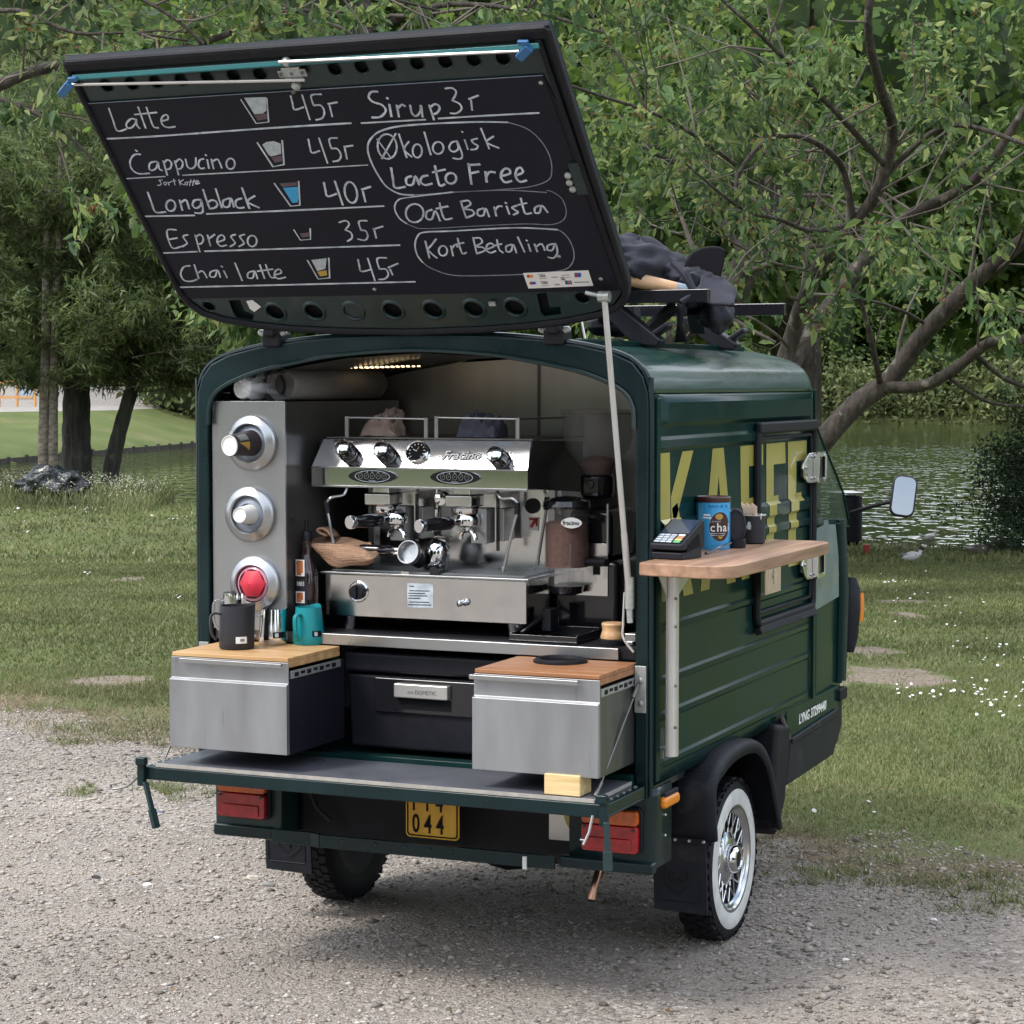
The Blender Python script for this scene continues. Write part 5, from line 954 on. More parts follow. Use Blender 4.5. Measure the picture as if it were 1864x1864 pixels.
# sleeves of cups lying on the cabinet
def sleeve(name, label, c0, L, r0, m, rings):
    t = thing(name, label, 'cup sleeve', c0, 'cup sleeves lying on the dispenser cabinet'); b = MB(); pr = []
    for k in range(rings+1): y = L*k/rings; pr += [(r0, y), (r0*1.03, y+.003), (r0*.985, y+.004)]
    b.lathe(pr, c0, (0, 1, 0), 30, cap=False); b.lathe([(r0*.93, .012), (r0*.78, .06), (.001, .061)], c0, (0, 1, 0), 30, cap=False); b.build('stacked_cups', m, t); return t
M['cupgrey'] = mat('grey_card_cups', (.20, .195, .185), .6, var=.1, vscale=30)
sv1 = sleeve('cup_sleeve', 'long sleeve of nested grey paper cups lying on the dispenser cabinet', Vector((-.485, .07, 1.780)), .62, .049, M['cupgrey'], 40)
sv2 = thing('cup_sleeve', 'white cup lids in a crumpled clear bag at the front of the dispenser cabinet', 'cup sleeve', (-.60, .05, 1.765), 'cup sleeves lying on the dispenser cabinet')
b = MB(); b.lathe([(.001, 0), (.030, .001), (.034, .006), (.034, .30)], (-.60, .03, 1.768), (.1, 1, 0), 28, cap=False); b.build('stacked_lids', M['white'], sv2)
M['bag'] = mat('clear_crumpled_bag', (.75, .78, .82), .10, alpha=.30, spec=.8, bump=.8, bscale=25, bdist=.01)
b = MB(); c0 = Vector((-.585, .03, 1.768))
def bagf(u, v):
    a = 2*math.pi*u; y = -.03+v*.30; r = (.048+.012*math.sin(5*a+v*9)+.008*math.sin(9*a-4*v))*min(1, .35+v*3.5) ; r = r*(1 if v > .1 else .8); return (c0.x+r*1.15*math.cos(a), c0.y+y+.01*math.sin(7*a), c0.z+.003+max(-.038, r*.9*math.sin(a)))
b.grid(bagf, 40, 10, closeu=True); b.build('plastic_bag', M['bag'], sv2, ang=180)
b = MB(); b.lathe([(.045, 0), (.045, .20)], (-.545, .11, 1.775), (0, 1, 0), 26); b.build('dark_sleeve', mat('brown_translucent_sleeve', (.06, .05, .05), .3), sv2)
# ================================================================== jugs on the left drawer
def jug(name, label, px, py, zt, h, r0, r1, m, hdir, hm=None, sticker=None, group='milk jugs on the left drawer', lid=None):
    c_ = U(px, py, Z=zt); t = thing(name, label, 'milk jug', c_, group); hm = hm or m
    b = MB(); b.lathe([(r0*.93, 0), (r0, .006), (r0*1.0, h*.25), (r1, h*.92), (r1*.985, h), (r1*.955, h), (r1*.95, h*.9), (r0*.93, h*.3), (r0*.9, .02), (.001, .018)], c_, (0, 0, 1), 34, cap=False)
    # pouring lip
    ld = -Vector(hdir).normalized(); V = []
    for v in b.V:
        v = Vector(v); rel = v-c_; hh = rel.z/h
        if hh > .6 and rel.length > 0:
            q = Vector((rel.x, rel.y, 0)); f = max(0, q.normalized().dot(ld)-.80)/.20 if q.length > 1e-6 else 0
            v += ld*f*.010*((hh-.6)/.4)+Vector((0, 0, .006*f*((hh-.6)/.4)))
        V.append(tuple(v))
    b.V = V; b.build('jug_body', m, t)
    hd_ = Vector(hdir).normalized(); P = [c_+hd_*(r1*.96)+Vector((0, 0, h*.80)), c_+hd_*(r1+.018)+Vector((0, 0, h*.83)), c_+hd_*(r1+.030)+Vector((0, 0, h*.74)), c_+hd_*(r1+.028)+Vector((0, 0, h*.40)), c_+hd_*(r0+.010)+Vector((0, 0, h*.22))]
    b = MB(); Q = catmull(P, 5); sdv_ = hd_.cross(Vector((0, 0, 1)))
    for q0_, q1_ in zip(Q, Q[1:]): b.bar(q0_, q1_+(q1_-q0_)*.15, .013, .0065, hd_ if abs((q1_-q0_).normalized().dot(hd_)) < .7 else (0, 0, 1))
    b.build('jug_handle', hm, t, bevel=.001)
    return t, c_
M['matblack'] = mat('matt_black_coat', (.017, .017, .022), .55, bump=.1, bscale=300, bdist=.0005)
M['tealc'] = mat('teal_coat', (.005, .22, .25), .42, bump=.1, bscale=300, bdist=.0005)
J0, cJ0 = jug('milk_jug', 'tall polished steel milk jug with square handle behind the black jug', 436, 1166, .988, .150, .052, .050, M['chrome'], (-1, -.45, 0), M['steel'])
J1, cJ1 = jug('milk_jug', 'matt black milk jug with a white sticker on the beech drawer top', 431, 1180, .988, .130, .053, .049, M['matblack'], (-.8, -.8, 0), M['matblack'])
J2, cJ2 = jug('milk_jug', 'small polished steel milk jug between the black jug and the teal jug', 497, 1172, .988, .108, .044, .038, M['chrome'], (-.9, -.8, 0), M['steel'])
J3, cJ3 = jug('milk_jug', 'teal coated milk jug at the right end of the beech drawer top', 562, 1172, .988, .114, .048, .040, M['tealc'], (-.12, -1, 0), M['tealc'])
def wrap(name, c_, r, a0, a1, z0, z1, m, parent, n=8, lift=.0009, rt=None):
    b = MB(); V = []
    for i in range(n+1):
        a = R_(a0+(a1-a0)*i/n); rt_ = rt if rt else r
        V += [(c_.x+math.cos(a)*(r+lift), c_.y+math.sin(a)*(r+lift), c_.z+z0), (c_.x+math.cos(a)*(rt_+lift), c_.y+math.sin(a)*(rt_+lift), c_.z+z1)]
    b.add(V, [(2*i, 2*i+2, 2*i+3, 2*i+1) for i in range(n)]); return b.build(name, m, parent)
s_ = wrap('white_sticker', cJ1, .0532, -62, -25, .020, .040, M['white'], J1, rt=.0525); wrap('sticker_print', cJ1, .0535, -48, -34, .026, .034, M['inkgrey'], J1, rt=.053)
wrap('black_sticker', cJ2, .0438, -60, -5, .022, .040, M['ink'], J2, rt=.0432); wrap('round_print', cJ2, .0444, -52, -38, .025, .037, M['chalk'], J2, rt=.044)
wrap('black_sticker', cJ3, .0478, -48, -8, .026, .044, M['ink'], J3, rt=.0462); wrap('round_print', cJ3, .0484, -40, -27, .029, .041, M['chalk'], J3, rt=.047)
wrap('green_mark', cJ3, .0482, -112, -100, .012, .024, mat('green_print', (.02, .12, .04), .6), J3)
# ================================================================== syrup bottles
def bottle(px, py, Y, label, sc=1.0, main=True):
    c_ = U(px, py, Y=Y); c_.z = 1.0235; t = thing('syrup_bottle', label, 'syrup bottle', c_, 'syrup bottles left of the machine'); k = sc
    b = MB(); b.lathe([(.034*k, 0), (.036*k, .004), (.036*k, .165), (.033*k, .185), (.017*k, .225), (.0145*k, .24), (.0145*k, .275)], c_, (0, 0, 1), 26); b.build('glass_body', M['syrup'], t)
    b = MB(); b.lathe([(.016*k, .275), (.016*k, .30), (.013*k, .305), (.006*k, .307), (.006*k, .345)], c_, (0, 0, 1), 18); b.bar(c_+Vector((.004, 0, .345)), c_+Vector((-.03, -.03, .34)), .010, .008); b.build('pump_top', M['blackpl'], t)
    return t, c_
M['syrup'] = mat('dark_syrup_glass', (.022, .010, .012), .08, 0, .6)
bt1, c1 = bottle(559, 1110, .10, 'dark syrup bottle with caramel pictures on its label behind the teal jug')
bt2, c2 = bottle(570, 1080, .30, 'dark syrup bottle with white lettering at the back beside the cup dispenser')
M['labelink'] = mat('label_black', (.012, .012, .02), .5); M['caramel'] = mat('caramel_print', (.42, .13, .04), .5, var=.35, vscale=60)
wrap('bottle_label', c1, .0363, -135, -60, .02, .16, M['labelink'], bt1, lift=.0004)
pz0 = U(0, 1019, Y=.06).z-c1.z; pz1 = U(0, 1050, Y=.06).z-c1.z
L1z = [U(555, y, Y=.065).z-c1.z for y in (1019, 1049, 1077, 1098)]
for a_, b__ in ((L1z[1], L1z[0]), (L1z[3], L1z[2])):
    wrap('picture_square', c1, .0363, -128, -72, a_, b__, M['white'], bt1, lift=.0009); wrap('caramel_picture', c1, .0363, -118, -88, a_+.003, b__-.006, M['caramel'], bt1, lift=.0013); wrap('caramel_picture', c1, .0363, -110, -80, a_+.010, b__-.003, M['caramel'], bt1, lift=.0014)
text('label_number', '1883', (c1.x-.016, c1.y-.0385, c1.z+(L1z[1]+L1z[2])/2-.006), (1, 0, 0), (0, 0, 1), .019, M['white'], bt1, sx=.75, ext=.0001)
wrap('label_band', c2, .0363, -125, -70, .10, .104, M['white'], bt2); text('label_word', 'ABLS', (c2.x-.018, c2.y-.0385, c2.z+.152), (1, 0, 0), (0, 0, 1), .015, M['white'], bt2, sx=.8, ext=.0001); wrap('label_band', c2, .0363, -120, -78, .138, .142, M['white'], bt2)
# ================================================================== cloths
def cloth(name, label, fn, nu, nv, m, loc, th=.003, noise_amp=.004, ns=30, extra=None):
    t = None; b = MB(); b.grid(fn, nu, nv); V = []
    for v in b.V:
        q = Vector(v); V.append(tuple(q+noise.noise_vector(q*ns)*noise_amp))
    b.V = V; o = b.build(name, m, None, ang=180); md = o.modifiers.new('S', 'SOLIDIFY'); md.thickness = th; md2 = o.modifiers.new('Sub', 'SUBSURF'); md2.levels = 1; md2.render_levels = 2
    return tag(o, label, 'cloth')
def waffle(name, c1_, c2_):
    m = mat(name, c1_, .9, var=.15, vscale=30); t = m.node_tree; P = t.nodes['Principled BSDF']; tc = t.nodes.new('ShaderNodeTexCoord'); vo = t.nodes.new('ShaderNodeTexVoronoi'); vo.inputs['Scale'].default_value = 190; vo.inputs['Randomness'].default_value = .25
    bp = t.nodes.new('ShaderNodeBump'); bp.inputs['Strength'].default_value = 1; bp.inputs['Distance'].default_value = .004; t.links.new(tc.outputs['Object'], vo.inputs['Vector']); t.links.new(vo.outputs['Distance'], bp.inputs['Height']); t.links.new(bp.outputs[0], P.inputs['Normal']); bp.invert = True
    mxx = t.nodes.new('ShaderNodeMixRGB'); mxx.inputs[1].default_value = (*c2_, 1); mxx.inputs[2].default_value = (*c1_, 1); rp = t.nodes.new('ShaderNodeValToRGB'); rp.color_ramp.elements[0].position = .1; rp.color_ramp.elements[1].position = .5
    t.links.new(vo.outputs['Distance'], rp.inputs[0]); t.links.new(rp.outputs[0], mxx.inputs[0]); t.links.new(mxx.outputs[0], P.inputs['Base Color']); return m
M['beige'] = waffle('beige_waffle_cloth', (.40, .25, .165), (.22, .12, .075))
M['taupe'] = mat('taupe_cloth', (.27, .20, .165), .95, var=.2, vscale=40, bump=.4, bscale=250)
M['slate'] = mat('slate_cloth', (.060, .062, .082), .95, var=.2, vscale=40, bump=.4, bscale=250)
# beige cloth folded over the handle: front leaf, back leaf
# outline of the near leaf taken at the tray front
top_edge = [U(x, y, Y=.115) for x, y in ((562, 987), (590, 988), (622, 990), (655, 995), (678, 1006), (692, 1005))]
bot_edge = [U(x, y, Y=.120) for x, y in ((568, 995), (590, 1020), (612, 1034), (640, 1031), (665, 1030), (682, 1026))]
back_edge = [U(x, y, Y=.20) for x, y in ((563, 988), (575, 977), (605, 974), (640, 977), (665, 985), (674, 984))]
back_low = [U(x, y, Y=.21) for x, y in ((572, 1000), (590, 1015), (610, 1020), (640, 1020), (660, 1015), (672, 1005))]
def interp(E_, u): 
    x = u*(len(E_)-1); i = min(int(x), len(E_)-2); return E_[i].lerp(E_[i+1], x-i)
def near(u, v):
    t_ = interp(catmull(top_edge, 5), u); l_ = interp(catmull(bot_edge, 5), u); bk = interp(catmull(back_edge, 5), u); bl = interp(catmull(back_low, 5), u)
    if v < .45: q = l_.lerp(t_, v/.45); q.y -= .020*math.sin(math.pi*v/.45)*(.5+.5*u)
    elif v < .60: q = t_.lerp(bk, (v-.45)/.15); q.z -= .010*math.sin(math.pi*(v-.45)/.15)
    else: q = bk.lerp(bl, (v-.6)/.4)
    return tuple(q)
cl = cloth('folded_cloth', 'beige waffle cloth draped over a portafilter handle on the drip tray', near, 26, 26, M['beige'], None, th=.005, noise_amp=.0035, ns=28)
b = MB(); lp_ = catmull([U(x, y, Y=.16) for x, y in ((600, 976), (586, 970), (583, 962), (592, 959), (604, 966), (612, 976))], 5)
b.grid(lambda u, v: tuple(interp(lp_, u)+Vector((0, (v-.5)*.05, 0))), 20, 4); o = b.build('cloth_fold', M['beige'], cl, ang=180); o.modifiers.new('S', 'SOLIDIFY').thickness = .006
def heap(name, label, px, py, Y, w_, d_, h_, m, seed, z0=1.618):
    c_ = U(px, py, Y=Y); c_.z = z0
    def fn(u, v):
        x = (u-.5)*2; y = (v-.5)*2; r = max(abs(x), abs(y)); nz_ = noise.noise(Vector((x*2.2+seed, y*2.0, seed)))+.5*noise.noise(Vector((x*5+seed, y*4.5, 3+seed)))
        rd = abs(math.sin(x*6.5+2.2*noise.noise(Vector((y*2, seed, 0)))+seed)); z = h_*(1-r**3)*(.55+.35*nz_+.38*rd); a = 1-.18*r*r
        return (c_.x+x*w_*a+.012*nz_, c_.y+y*d_*a+.01*nz_, c_.z+max(.001, z))
    return cloth(name, label, fn, 44, 30, m, None, th=.004, noise_amp=.004, ns=26)
heap('crumpled_cloth', 'crumpled taupe cloths behind the left cup rail on top of the machine', 697, 795, .27, .075, .05, .075, M['taupe'], 3.1)
heap('crumpled_cloth', 'smaller taupe cloth rolled on top of the left cloth pile', 715, 765, .30, .034, .03, .034, M['taupe'], 7.7, z0=1.675)
heap('crumpled_cloth', 'dark slate grey cloth bunched behind the right cup rail on top of the machine', 876, 795, .27, .085, .05, .080, M['slate'], 5.3)
# ================================================================== block of wood
blk = MB(); blk.box(.548, .655, -.300, -.215, .6535, .712); tag(blk.build('wood_block', M['pine'], None, bevel=.003), 'raw pine block on the tailgate corner under the right drawer', 'wood block')
# ================================================================== on the side shelf
ZS = 1.2880
td = thing('card_terminal', 'black card payment terminal with colour keys standing in its cradle on the side shelf', 'card terminal', U(1225, 1016, Z=ZS))
xf0 = U(1184, 1017, Z=ZS); xf1 = U(1241, 1020, Z=ZS)
ex = (xf1-xf0); ex.z = 0; wd = ex.length; ex.normalize(); ey = Vector((-ex.y, ex.x, 0)); ez = Vector((0, 0, 1)); o0 = Vector((xf0.x, xf0.y, ZS)); DD = .115
b = MB(); b.prism([(0, 0), (DD, 0), (DD, .035), (.0, .020)], o0, ey, ez, ex*wd); b.build('cradle', M['blackpl'], td, bevel=.004)
b = MB(); pr = [(-.004, .026), (-.004, .044), (.118, .108), (.128, .100), (.128, .030)]; b.prism(pr, o0-ex*.001, ey, ez, ex*(wd+.004)); b.build('terminal_body', M['blackpl'], td, bevel=.005)
fn_ = (ey*.122+ez*.064).normalized(); fno = ex.cross(fn_).normalized(); f0 = o0+ey*-.004+ez*.044
def face(u, v, l=.0008): return f0+ex*(u*(wd+.002))+fn_*(v*.138)+fno*l
def fpatch(name, u0, u1, v0, v1, m, parent, l=.0008, th=.0006):
    q = [face(u0, v0, l), face(u1, v0, l), face(u1, v1, l), face(u0, v1, l)]; b = MB(); b.add(q+[x_+fno*th for x_ in q], [(0, 3, 2, 1), (4, 5, 6, 7), (0, 1, 5, 4), (1, 2, 6, 5), (2, 3, 7, 6), (3, 0, 4, 7)]); return b.build(name, m, parent, smooth=False)
if fno.z < 0: fno = -fno
sc_ = fpatch('screen', .08, .94, .42, .95, mat('terminal_screen_sky_tint', (.035, .05, .09), .08, 0, 1), td)  # blue tint in the colour stands for sky mirrored in the glass
kp = fpatch('keypad', .05, .93, .03, .41, M['blackpl'], td, l=.0003)
for r in range(4):
    for c_i in range(3): fpatch('key', .08+.19*c_i, .24+.19*c_i, .06+.085*r, .12+.085*r, M['chalk'], kp, l=.001)
    fpatch('key', .68, .88, .06+.085*r, .125+.085*r, [mat('key_green', (.10, .45, .20), .5), mat('key_yellow', (.75, .62, .20), .5), mat('key_orange', (.5, .22, .10), .5), M['white']][r], kp, l=.001)
b = MB(); b.prism([(.02, .02), (.10, .035), (.09, .07), (.03, .04)], o0+ex*(wd+.001), ey, ez, ex*.003); b.build('side_recess', M['ink'], td)
# chai tin
tc0 = U(1298, 998, Z=ZS); tin = thing('chai_tin', 'light blue chai tin with a brown round label and brown lid on the side shelf', 'chai tin', tc0)
M['tinblue'] = mat('tin_blue', (.045, .33, .66), .35, 0, .3, var=.15, vscale=25, stretch=(1, 1, .15)); M['tinbrown'] = mat('tin_brown', (.045, .014, .012), .4, 0, .2)
b = MB(); b.lathe([(.0495, 0), (.051, .003), (.051, .142)], tc0, (0, 0, 1), 40); b.build('tin_body', M['tinblue'], tin)
b = MB(); b.lathe([(.0525, .140), (.0530, .143), (.0530, .154), (.050, .157), (.046, .154), (.001, .154)], tc0, (0, 0, 1), 40, cap=False); b.build('tin_lid', M['tinbrown'], tin)
fa = math.degrees(math.atan2(CAM[1]-tc0.y, CAM[0]-tc0.x))      # towards the customer side
def onTin(u, z, l=.0006):    # u = metres round the tin from the facing line
    a = R_(fa)+u/.051; return Vector((tc0.x+math.cos(a)*(.051+l), tc0.y+math.sin(a)*(.051+l), tc0.z+z))
def tinpoly(name, pts, m, l=.0006):
    b = MB(); c_u = sum(p[0] for p in pts)/len(pts); c_v = sum(p[1] for p in pts)/len(pts); V = [onTin(c_u, c_v, l)]; R3 = [.25, .5, .75, 1.0]; n = len(pts); F = []
    for r in R3: V += [onTin(c_u+(u-c_u)*r, c_v+(v-c_v)*r, l) for u, v in pts]
    for i in range(n):
        j = (i+1) % n; F.append((0, 1+i, 1+j))
        for k in range(3): F.append((1+k*n+i, 1+(k+1)*n+i, 1+(k+1)*n+j, 1+k*n+j))
    b.add(V, F); return b.build(name, m, tin)
OU = .022
tinpoly('side_text_panel', [(-.050, .01), (-.032, .01), (-.032, .136), (-.050, .136)], mat('tin_pale_blue', (.12, .42, .62), .4), .0003)
tinpoly('round_label', [(OU+.036*math.sin(R_(a)), .068+.046*math.cos(R_(a))) for a in range(0, 360, 12)], mat('tin_blue_edge', (.10, .45, .80), .4), .0004)
tinpoly('round_label', [(OU+.034*math.sin(R_(a)), .068+.044*math.cos(R_(a))) for a in range(0, 360, 12)], M['tinbrown'], .0008)
tinpoly('elephant_picture', [(OU-.004+.012*math.sin(R_(a)), .098+.009*math.cos(R_(a))) for a in range(0, 360, 24)], M['gold'], .0012)
tinpoly('small_heart', [(OU, .030), (OU+.008, .037), (OU+.004, .041), (OU, .038), (OU-.004, .041), (OU-.008, .037)], M['gold'], .0012)
tinpoly('ribbon', [(-.030, .100), (-.008, .099), (-.008, .105), (-.030, .106)], M['white'], .0012); tinpoly('ribbon', [(-.033, .092), (-.006, .091), (-.006, .096), (-.033, .097)], M['white'], .0012)
def tintext(word, u, z, size, m, l=.0014, adv=.62, sx=1.0):
    for i, ch_ in enumerate(word):
        uu = u+i*size*adv; q = onTin(uu+size*adv*.4, z, l); a = R_(fa)+(uu+size*adv*.4)/.051; tdir = Vector((-math.sin(a), math.cos(a), 0)); q -= tdir*size*adv*.4
        if ch_ != ' ': text('tin_letter', ch_, q, tdir, (0, 0, 1), size, m, tin, ext=.0001, sx=sx, offset=size*.012)
tintext('chai', -.0095, .054, .036, M['white'], adv=.53); tintext('DAVID R', -.014, .1245, .0125, M['pr_teal'], adv=.72); tintext('ELEPHANT', -.012, .0815, .0062, M['chalk'], adv=.72)
tinpoly('label_line', [(-.008, .046), (.038, .046), (.038, .049), (-.008, .049)], M['chalk'], .0012); tinpoly('label_line', [(-.006, .041), (.036, .041), (.036, .0435), (-.006, .0435)], M['chalk'], .0012)
tintext('14.8 oz', -.006, .009, .0075, M['pr_teal'], adv=.62)
# round black holder in front of the tin
hc = U(1340, 997, Z=ZS); hd2 = thing('phone_holder', 'black round upright holder on the side shelf between the chai tin and mug', 'holder', hc)
b = MB(); b.lathe([(.028, 0), (.029, .004), (.029, .026), (.026, .027)], hc, (0, 0, 1), 28); b.build('holder_foot', M['blackpl'], hd2)
fdir = (Vector(CAM)-hc); fdir.z = 0; fdir.normalize(); sdr = Vector((-fdir.y, fdir.x, 0))
b = MB(); E1 = [(.030*math.cos(R_(a)), .052*math.sin(R_(a))*1.0) for a in range(0, 360, 12)]; b.prism(E1, hc+Vector((-.004, .012, .066)), sdr, (0, 0, 1), fdir*.016); b.build('holder_disc', M['matblack'], hd2, bevel=.004)
b = MB(); b.ring([(x*.88, z*.88) for x, z in E1], [(x*.82, z*.84) for x, z in E1], hc+Vector((-.004, .012, .066))+fdir*.016, sdr, (0, 0, 1), fdir*.003); b.build('holder_rim', M['greypl'], hd2)
st0 = U(1330, 988, Z=ZS+.022); st1 = U(1286, 1007, Z=ZS+.003); b = MB(); b.cyl(st1, st0, .0035, n=8); b.lathe([(.004, -.004), (.006, 0), (.004, .005)], st1, st1-st0, 8); tag(b.build('stylus', M['gloss'], None), 'thin dark stylus leaning from the round holder on to the side shelf', 'stylus')
# black mug with sugar sticks
mcx = U(1371, 989, Z=ZS); mug = thing('enamel_mug', 'black enamel mug with a white rim holding stirrers and sugar sticks', 'mug', mcx)
b = MB(); b.lathe([(.030, 0), (.037, .004), (.037, .086), (.0385, .088)], mcx, (0, 0, 1), 34, cap=False); b.lathe([(.030, .0), (.001, .001)], mcx, (0, 0, 1), 30, cap=False); b.lathe([(.0345, .088), (.034, .02), (.001, .018)], mcx, (0, 0, 1), 30, cap=False); b.build('mug_body', M['matblack'], mug)
b = MB(); b.lathe([(.0345, .087), (.038, .0895), (.0405, .0890), (.0385, .0865)], mcx, (0, 0, 1), 34, cap=False); b.build('mug_rim', M['white'], mug)
fm = math.atan2(CAM[1]-mcx.y, CAM[0]-mcx.x)-.35
flat('mug_emblem', [[(-.004, .045), (.005, .045), (.007, .055), (.004, .068), (-.003, .070), (-.007, .058)], [(-.009, .048), (-.005, .047), (-.006, .056), (-.010, .056)]], M['chalkgrey'], mug, lambda u, z: Vector((mcx.x+math.cos(fm+u/.037)*.0378, mcx.y+math.sin(fm+u/.037)*.0378, mcx.z+z)), (0, 0, .0001))
M['stick'] = mat('wood_stirrer', (.78, .62, .50), .6); M['sugar'] = mat('green_sugar_stick', (.03, .16, .07), .5)
for k in range(9):
    b = MB(); base = mcx+Vector((-.012+.003*k, .010-.002*k, .03)); tip = base+Vector((-.028+.0045*k, .0-.004*k, .095-.002*(k % 3)*2)); b.bar(base, tip, .007, .0025, fdir)
    o = b.build('wooden_stirrer', M['stick'], None, smooth=False); tag(o, 'pale wooden stirrer leaning to the left in the black enamel mug', 'stirrer', 'wooden stirrers in the black mug')
for k in range(5):
    b = MB(); base = mcx+Vector((-.015+.009*k, -.012+.006*(k % 2), .05)); tip = base+Vector((-.005+.004*k, -.006+.008*(k % 2), .042)); b.bar(base, tip, .011, .004, (1, .3, 0)); o = b.build('sugar_stick', M['sugar'] if k < 4 else M['white'], None, smooth=False)
    tag(o, 'dark green sugar stick in the black enamel mug' if k < 4 else 'white sugar stick in the black enamel mug', 'sugar stick', 'green sugar sticks' if k < 4 else None)
# wooden tag under the shelf
tp = [(1393, 1030), (1421, 1026), (1421, 1075), (1393, 1073)]
b = MB(); tq = [U(x, y, X=.800) for x, y in tp]; y0, y1 = tq[0].y, tq[1].y; zb = tq[2].z
b.box(.797, .801, y0, y1, zb, 1.259); tg_ = b.build('wooden_tag', mat('pale_wood_tag', (.42, .33, .22), .7, var=.12, vscale=30), None, bevel=.0008); tag(tg_, 'small pale wooden tag with handwriting hanging under the side shelf', 'tag')
text('tag_writing', 'Kaffevogn', (.8015, (y0+y1)/2-.006, 1.262), (0, 0, -1), (0, 1, 0), .036, mat('brown_ink', (.04, .025, .02), .7), tg_, ext=.0001, sx=.92, shear=.25, offset=-.0003)
# ================================================================== bundle on the roof rack
M['canvas'] = mat('charcoal_canvas', (.017, .0185, .028), .85, var=.15, vscale=12, bump=.25, bscale=300, bdist=.001)
bz = 2.075
par = thing('folded_parasol', 'folded charcoal canvas parasol with a pale wooden pole tied on the roof rack', 'parasol', (.45, .8, bz))
def blob(b, c_, R3, n1=28, n2=18, seed=0, amp=.25, folds=6, flat_=None):
    c_ = Vector(c_)
    def f(u, v):
        a = 2*math.pi*u; ph = math.pi*(v-.5); d = Vector((math.cos(a)*math.cos(ph), math.sin(a)*math.cos(ph), math.sin(ph))); k = 1+amp*(noise.noise(d*1.6+Vector((seed, 0, 0)))+.5*noise.noise(d*4+Vector((seed, 5, 0))))+.05*math.sin(folds*a+3*ph+seed)
        return tuple(c_+Vector((d.x*R3[0], d.y*R3[1], d.z*R3[2]))*k)
    b.grid(f, n1, n2, closeu=True)
PC = lambda x, y, Y: U(x, y, Y=Y)
b = MB(); c1_ = PC(1165, 488, .75); blob(b, c1_, (.115, .30, .092), seed=1.3, amp=.30, n1=48, n2=30); c2_ = PC(1215, 512, .8); blob(b, c2_, (.10, .20, .055), seed=4.1, amp=.4, n1=44, n2=26); c3_ = PC(1270, 520, .85); blob(b, c3_, (.085, .16, .055), seed=8.2, amp=.45, n1=44, n2=26)
body = b.build('canvas_bundle', M['canvas'], par, ang=180)
b = MB(); a0 = [PC(1283, 505, .8), PC(1330, 515, .8), PC(1338, 530, .8), PC(1336, 550, .8), PC(1300, 552, .8)]
b.grid(lambda u, v: tuple(interp(catmull([PC(1275, 500, .8), PC(1305, 505, .8), PC(1334, 520, .8), PC(1337, 535, .8)], 4), u).lerp(interp(catmull([PC(1262, 530, .62), PC(1290, 556, .62), PC(1325, 556, .62), PC(1336, 552, .62)], 4), u), v)+noise.noise_vector(Vector((u*3, v*3, 1)))*.012), 18, 12); fl_ = b.build('canvas_flap', M['canvas'], par, ang=180); fl_.modifiers.new('S', 'SOLIDIFY').thickness = .008
b = MB(); c5 = PC(1325, 580, .9); blob(b, PC(1305, 575, .9), (.05, .10, .05), seed=2.2, amp=.3); b.build('hanging_canvas', M['canvas'], par, ang=180); b = MB(); blob(b, PC(1110, 590, .8), (.06, .12, .04), seed=6.2, amp=.3); b.build('hanging_canvas', M['canvas'], par, ang=180)
b = MB(); cc = PC(1282, 478, .86); E_ = [(-.068, -.058), (-.066, -.015), (-.050, .025), (-.018, .044), (.022, .050), (.052, .044), (.062, .028), (.056, -.012), (.045, -.058)]
b.prism([(v[0], v[1]) for v in catmull([(x, z, 0) for x, z in E_], 4)], cc, (.95, .3, 0), (0, 0, 1), (.02, -.04, 0)); b.build('round_cap', M['ink'], par, bevel=.01)
b = MB(); P0 = PC(1105, 497, .50); P1 = PC(1232, 527, .62); b.tube([P0, P1], [.025, .022], 18); b.build('wooden_pole', M['pole'], par)
b = MB(); b.tube([P1-(P1-P0).normalized()*.004, PC(1258, 532, .64)], [.0225, .021], 18); b.build('grey_sleeve', mat('pale_blue_sleeve', (.24, .30, .36), .5), par)
b = MB(); b.tube([PC(1250, 497, .58), PC(1266, 533, .57), PC(1240, 550, .55)], .010, 6); b.tube(catmull([PC(1225, 478, .6), PC(1245, 500, .58), PC(1262, 528, .58)], 4), .012, 6); b.build('tie_strap', M['canvas'], par)
b = MB(); b.add([PC(1233, 553, .62), PC(1247, 553, .62), PC(1243, 590, .66), PC(1252, 622, .70), PC(1228, 622, .70), PC(1233, 590, .66)], [(0, 1, 2, 5), (5, 2, 3, 4)]); o = b.build('hanging_strap', M['canvas'], par, ang=180); o.modifiers.new('S', 'SOLIDIFY').thickness = .004
# dark cross struts under the bundle
b = MB(); b.bar(PC(1225, 560, .9), PC(1165, 612, .75), .03, .03); b.bar(PC(1265, 565, .95), PC(1270, 600, 1.1), .05, .03); b.bar(PC(1090, 575, .9), PC(1160, 566, .9), .06, .03); b.build('rack_brace', M['blackpl'], rack)
b = MB(); b.tube([PC(1058, 580, .3), PC(1066, 622, .3)], .004, 6); b.build('strut_rod', M['alu'], van)
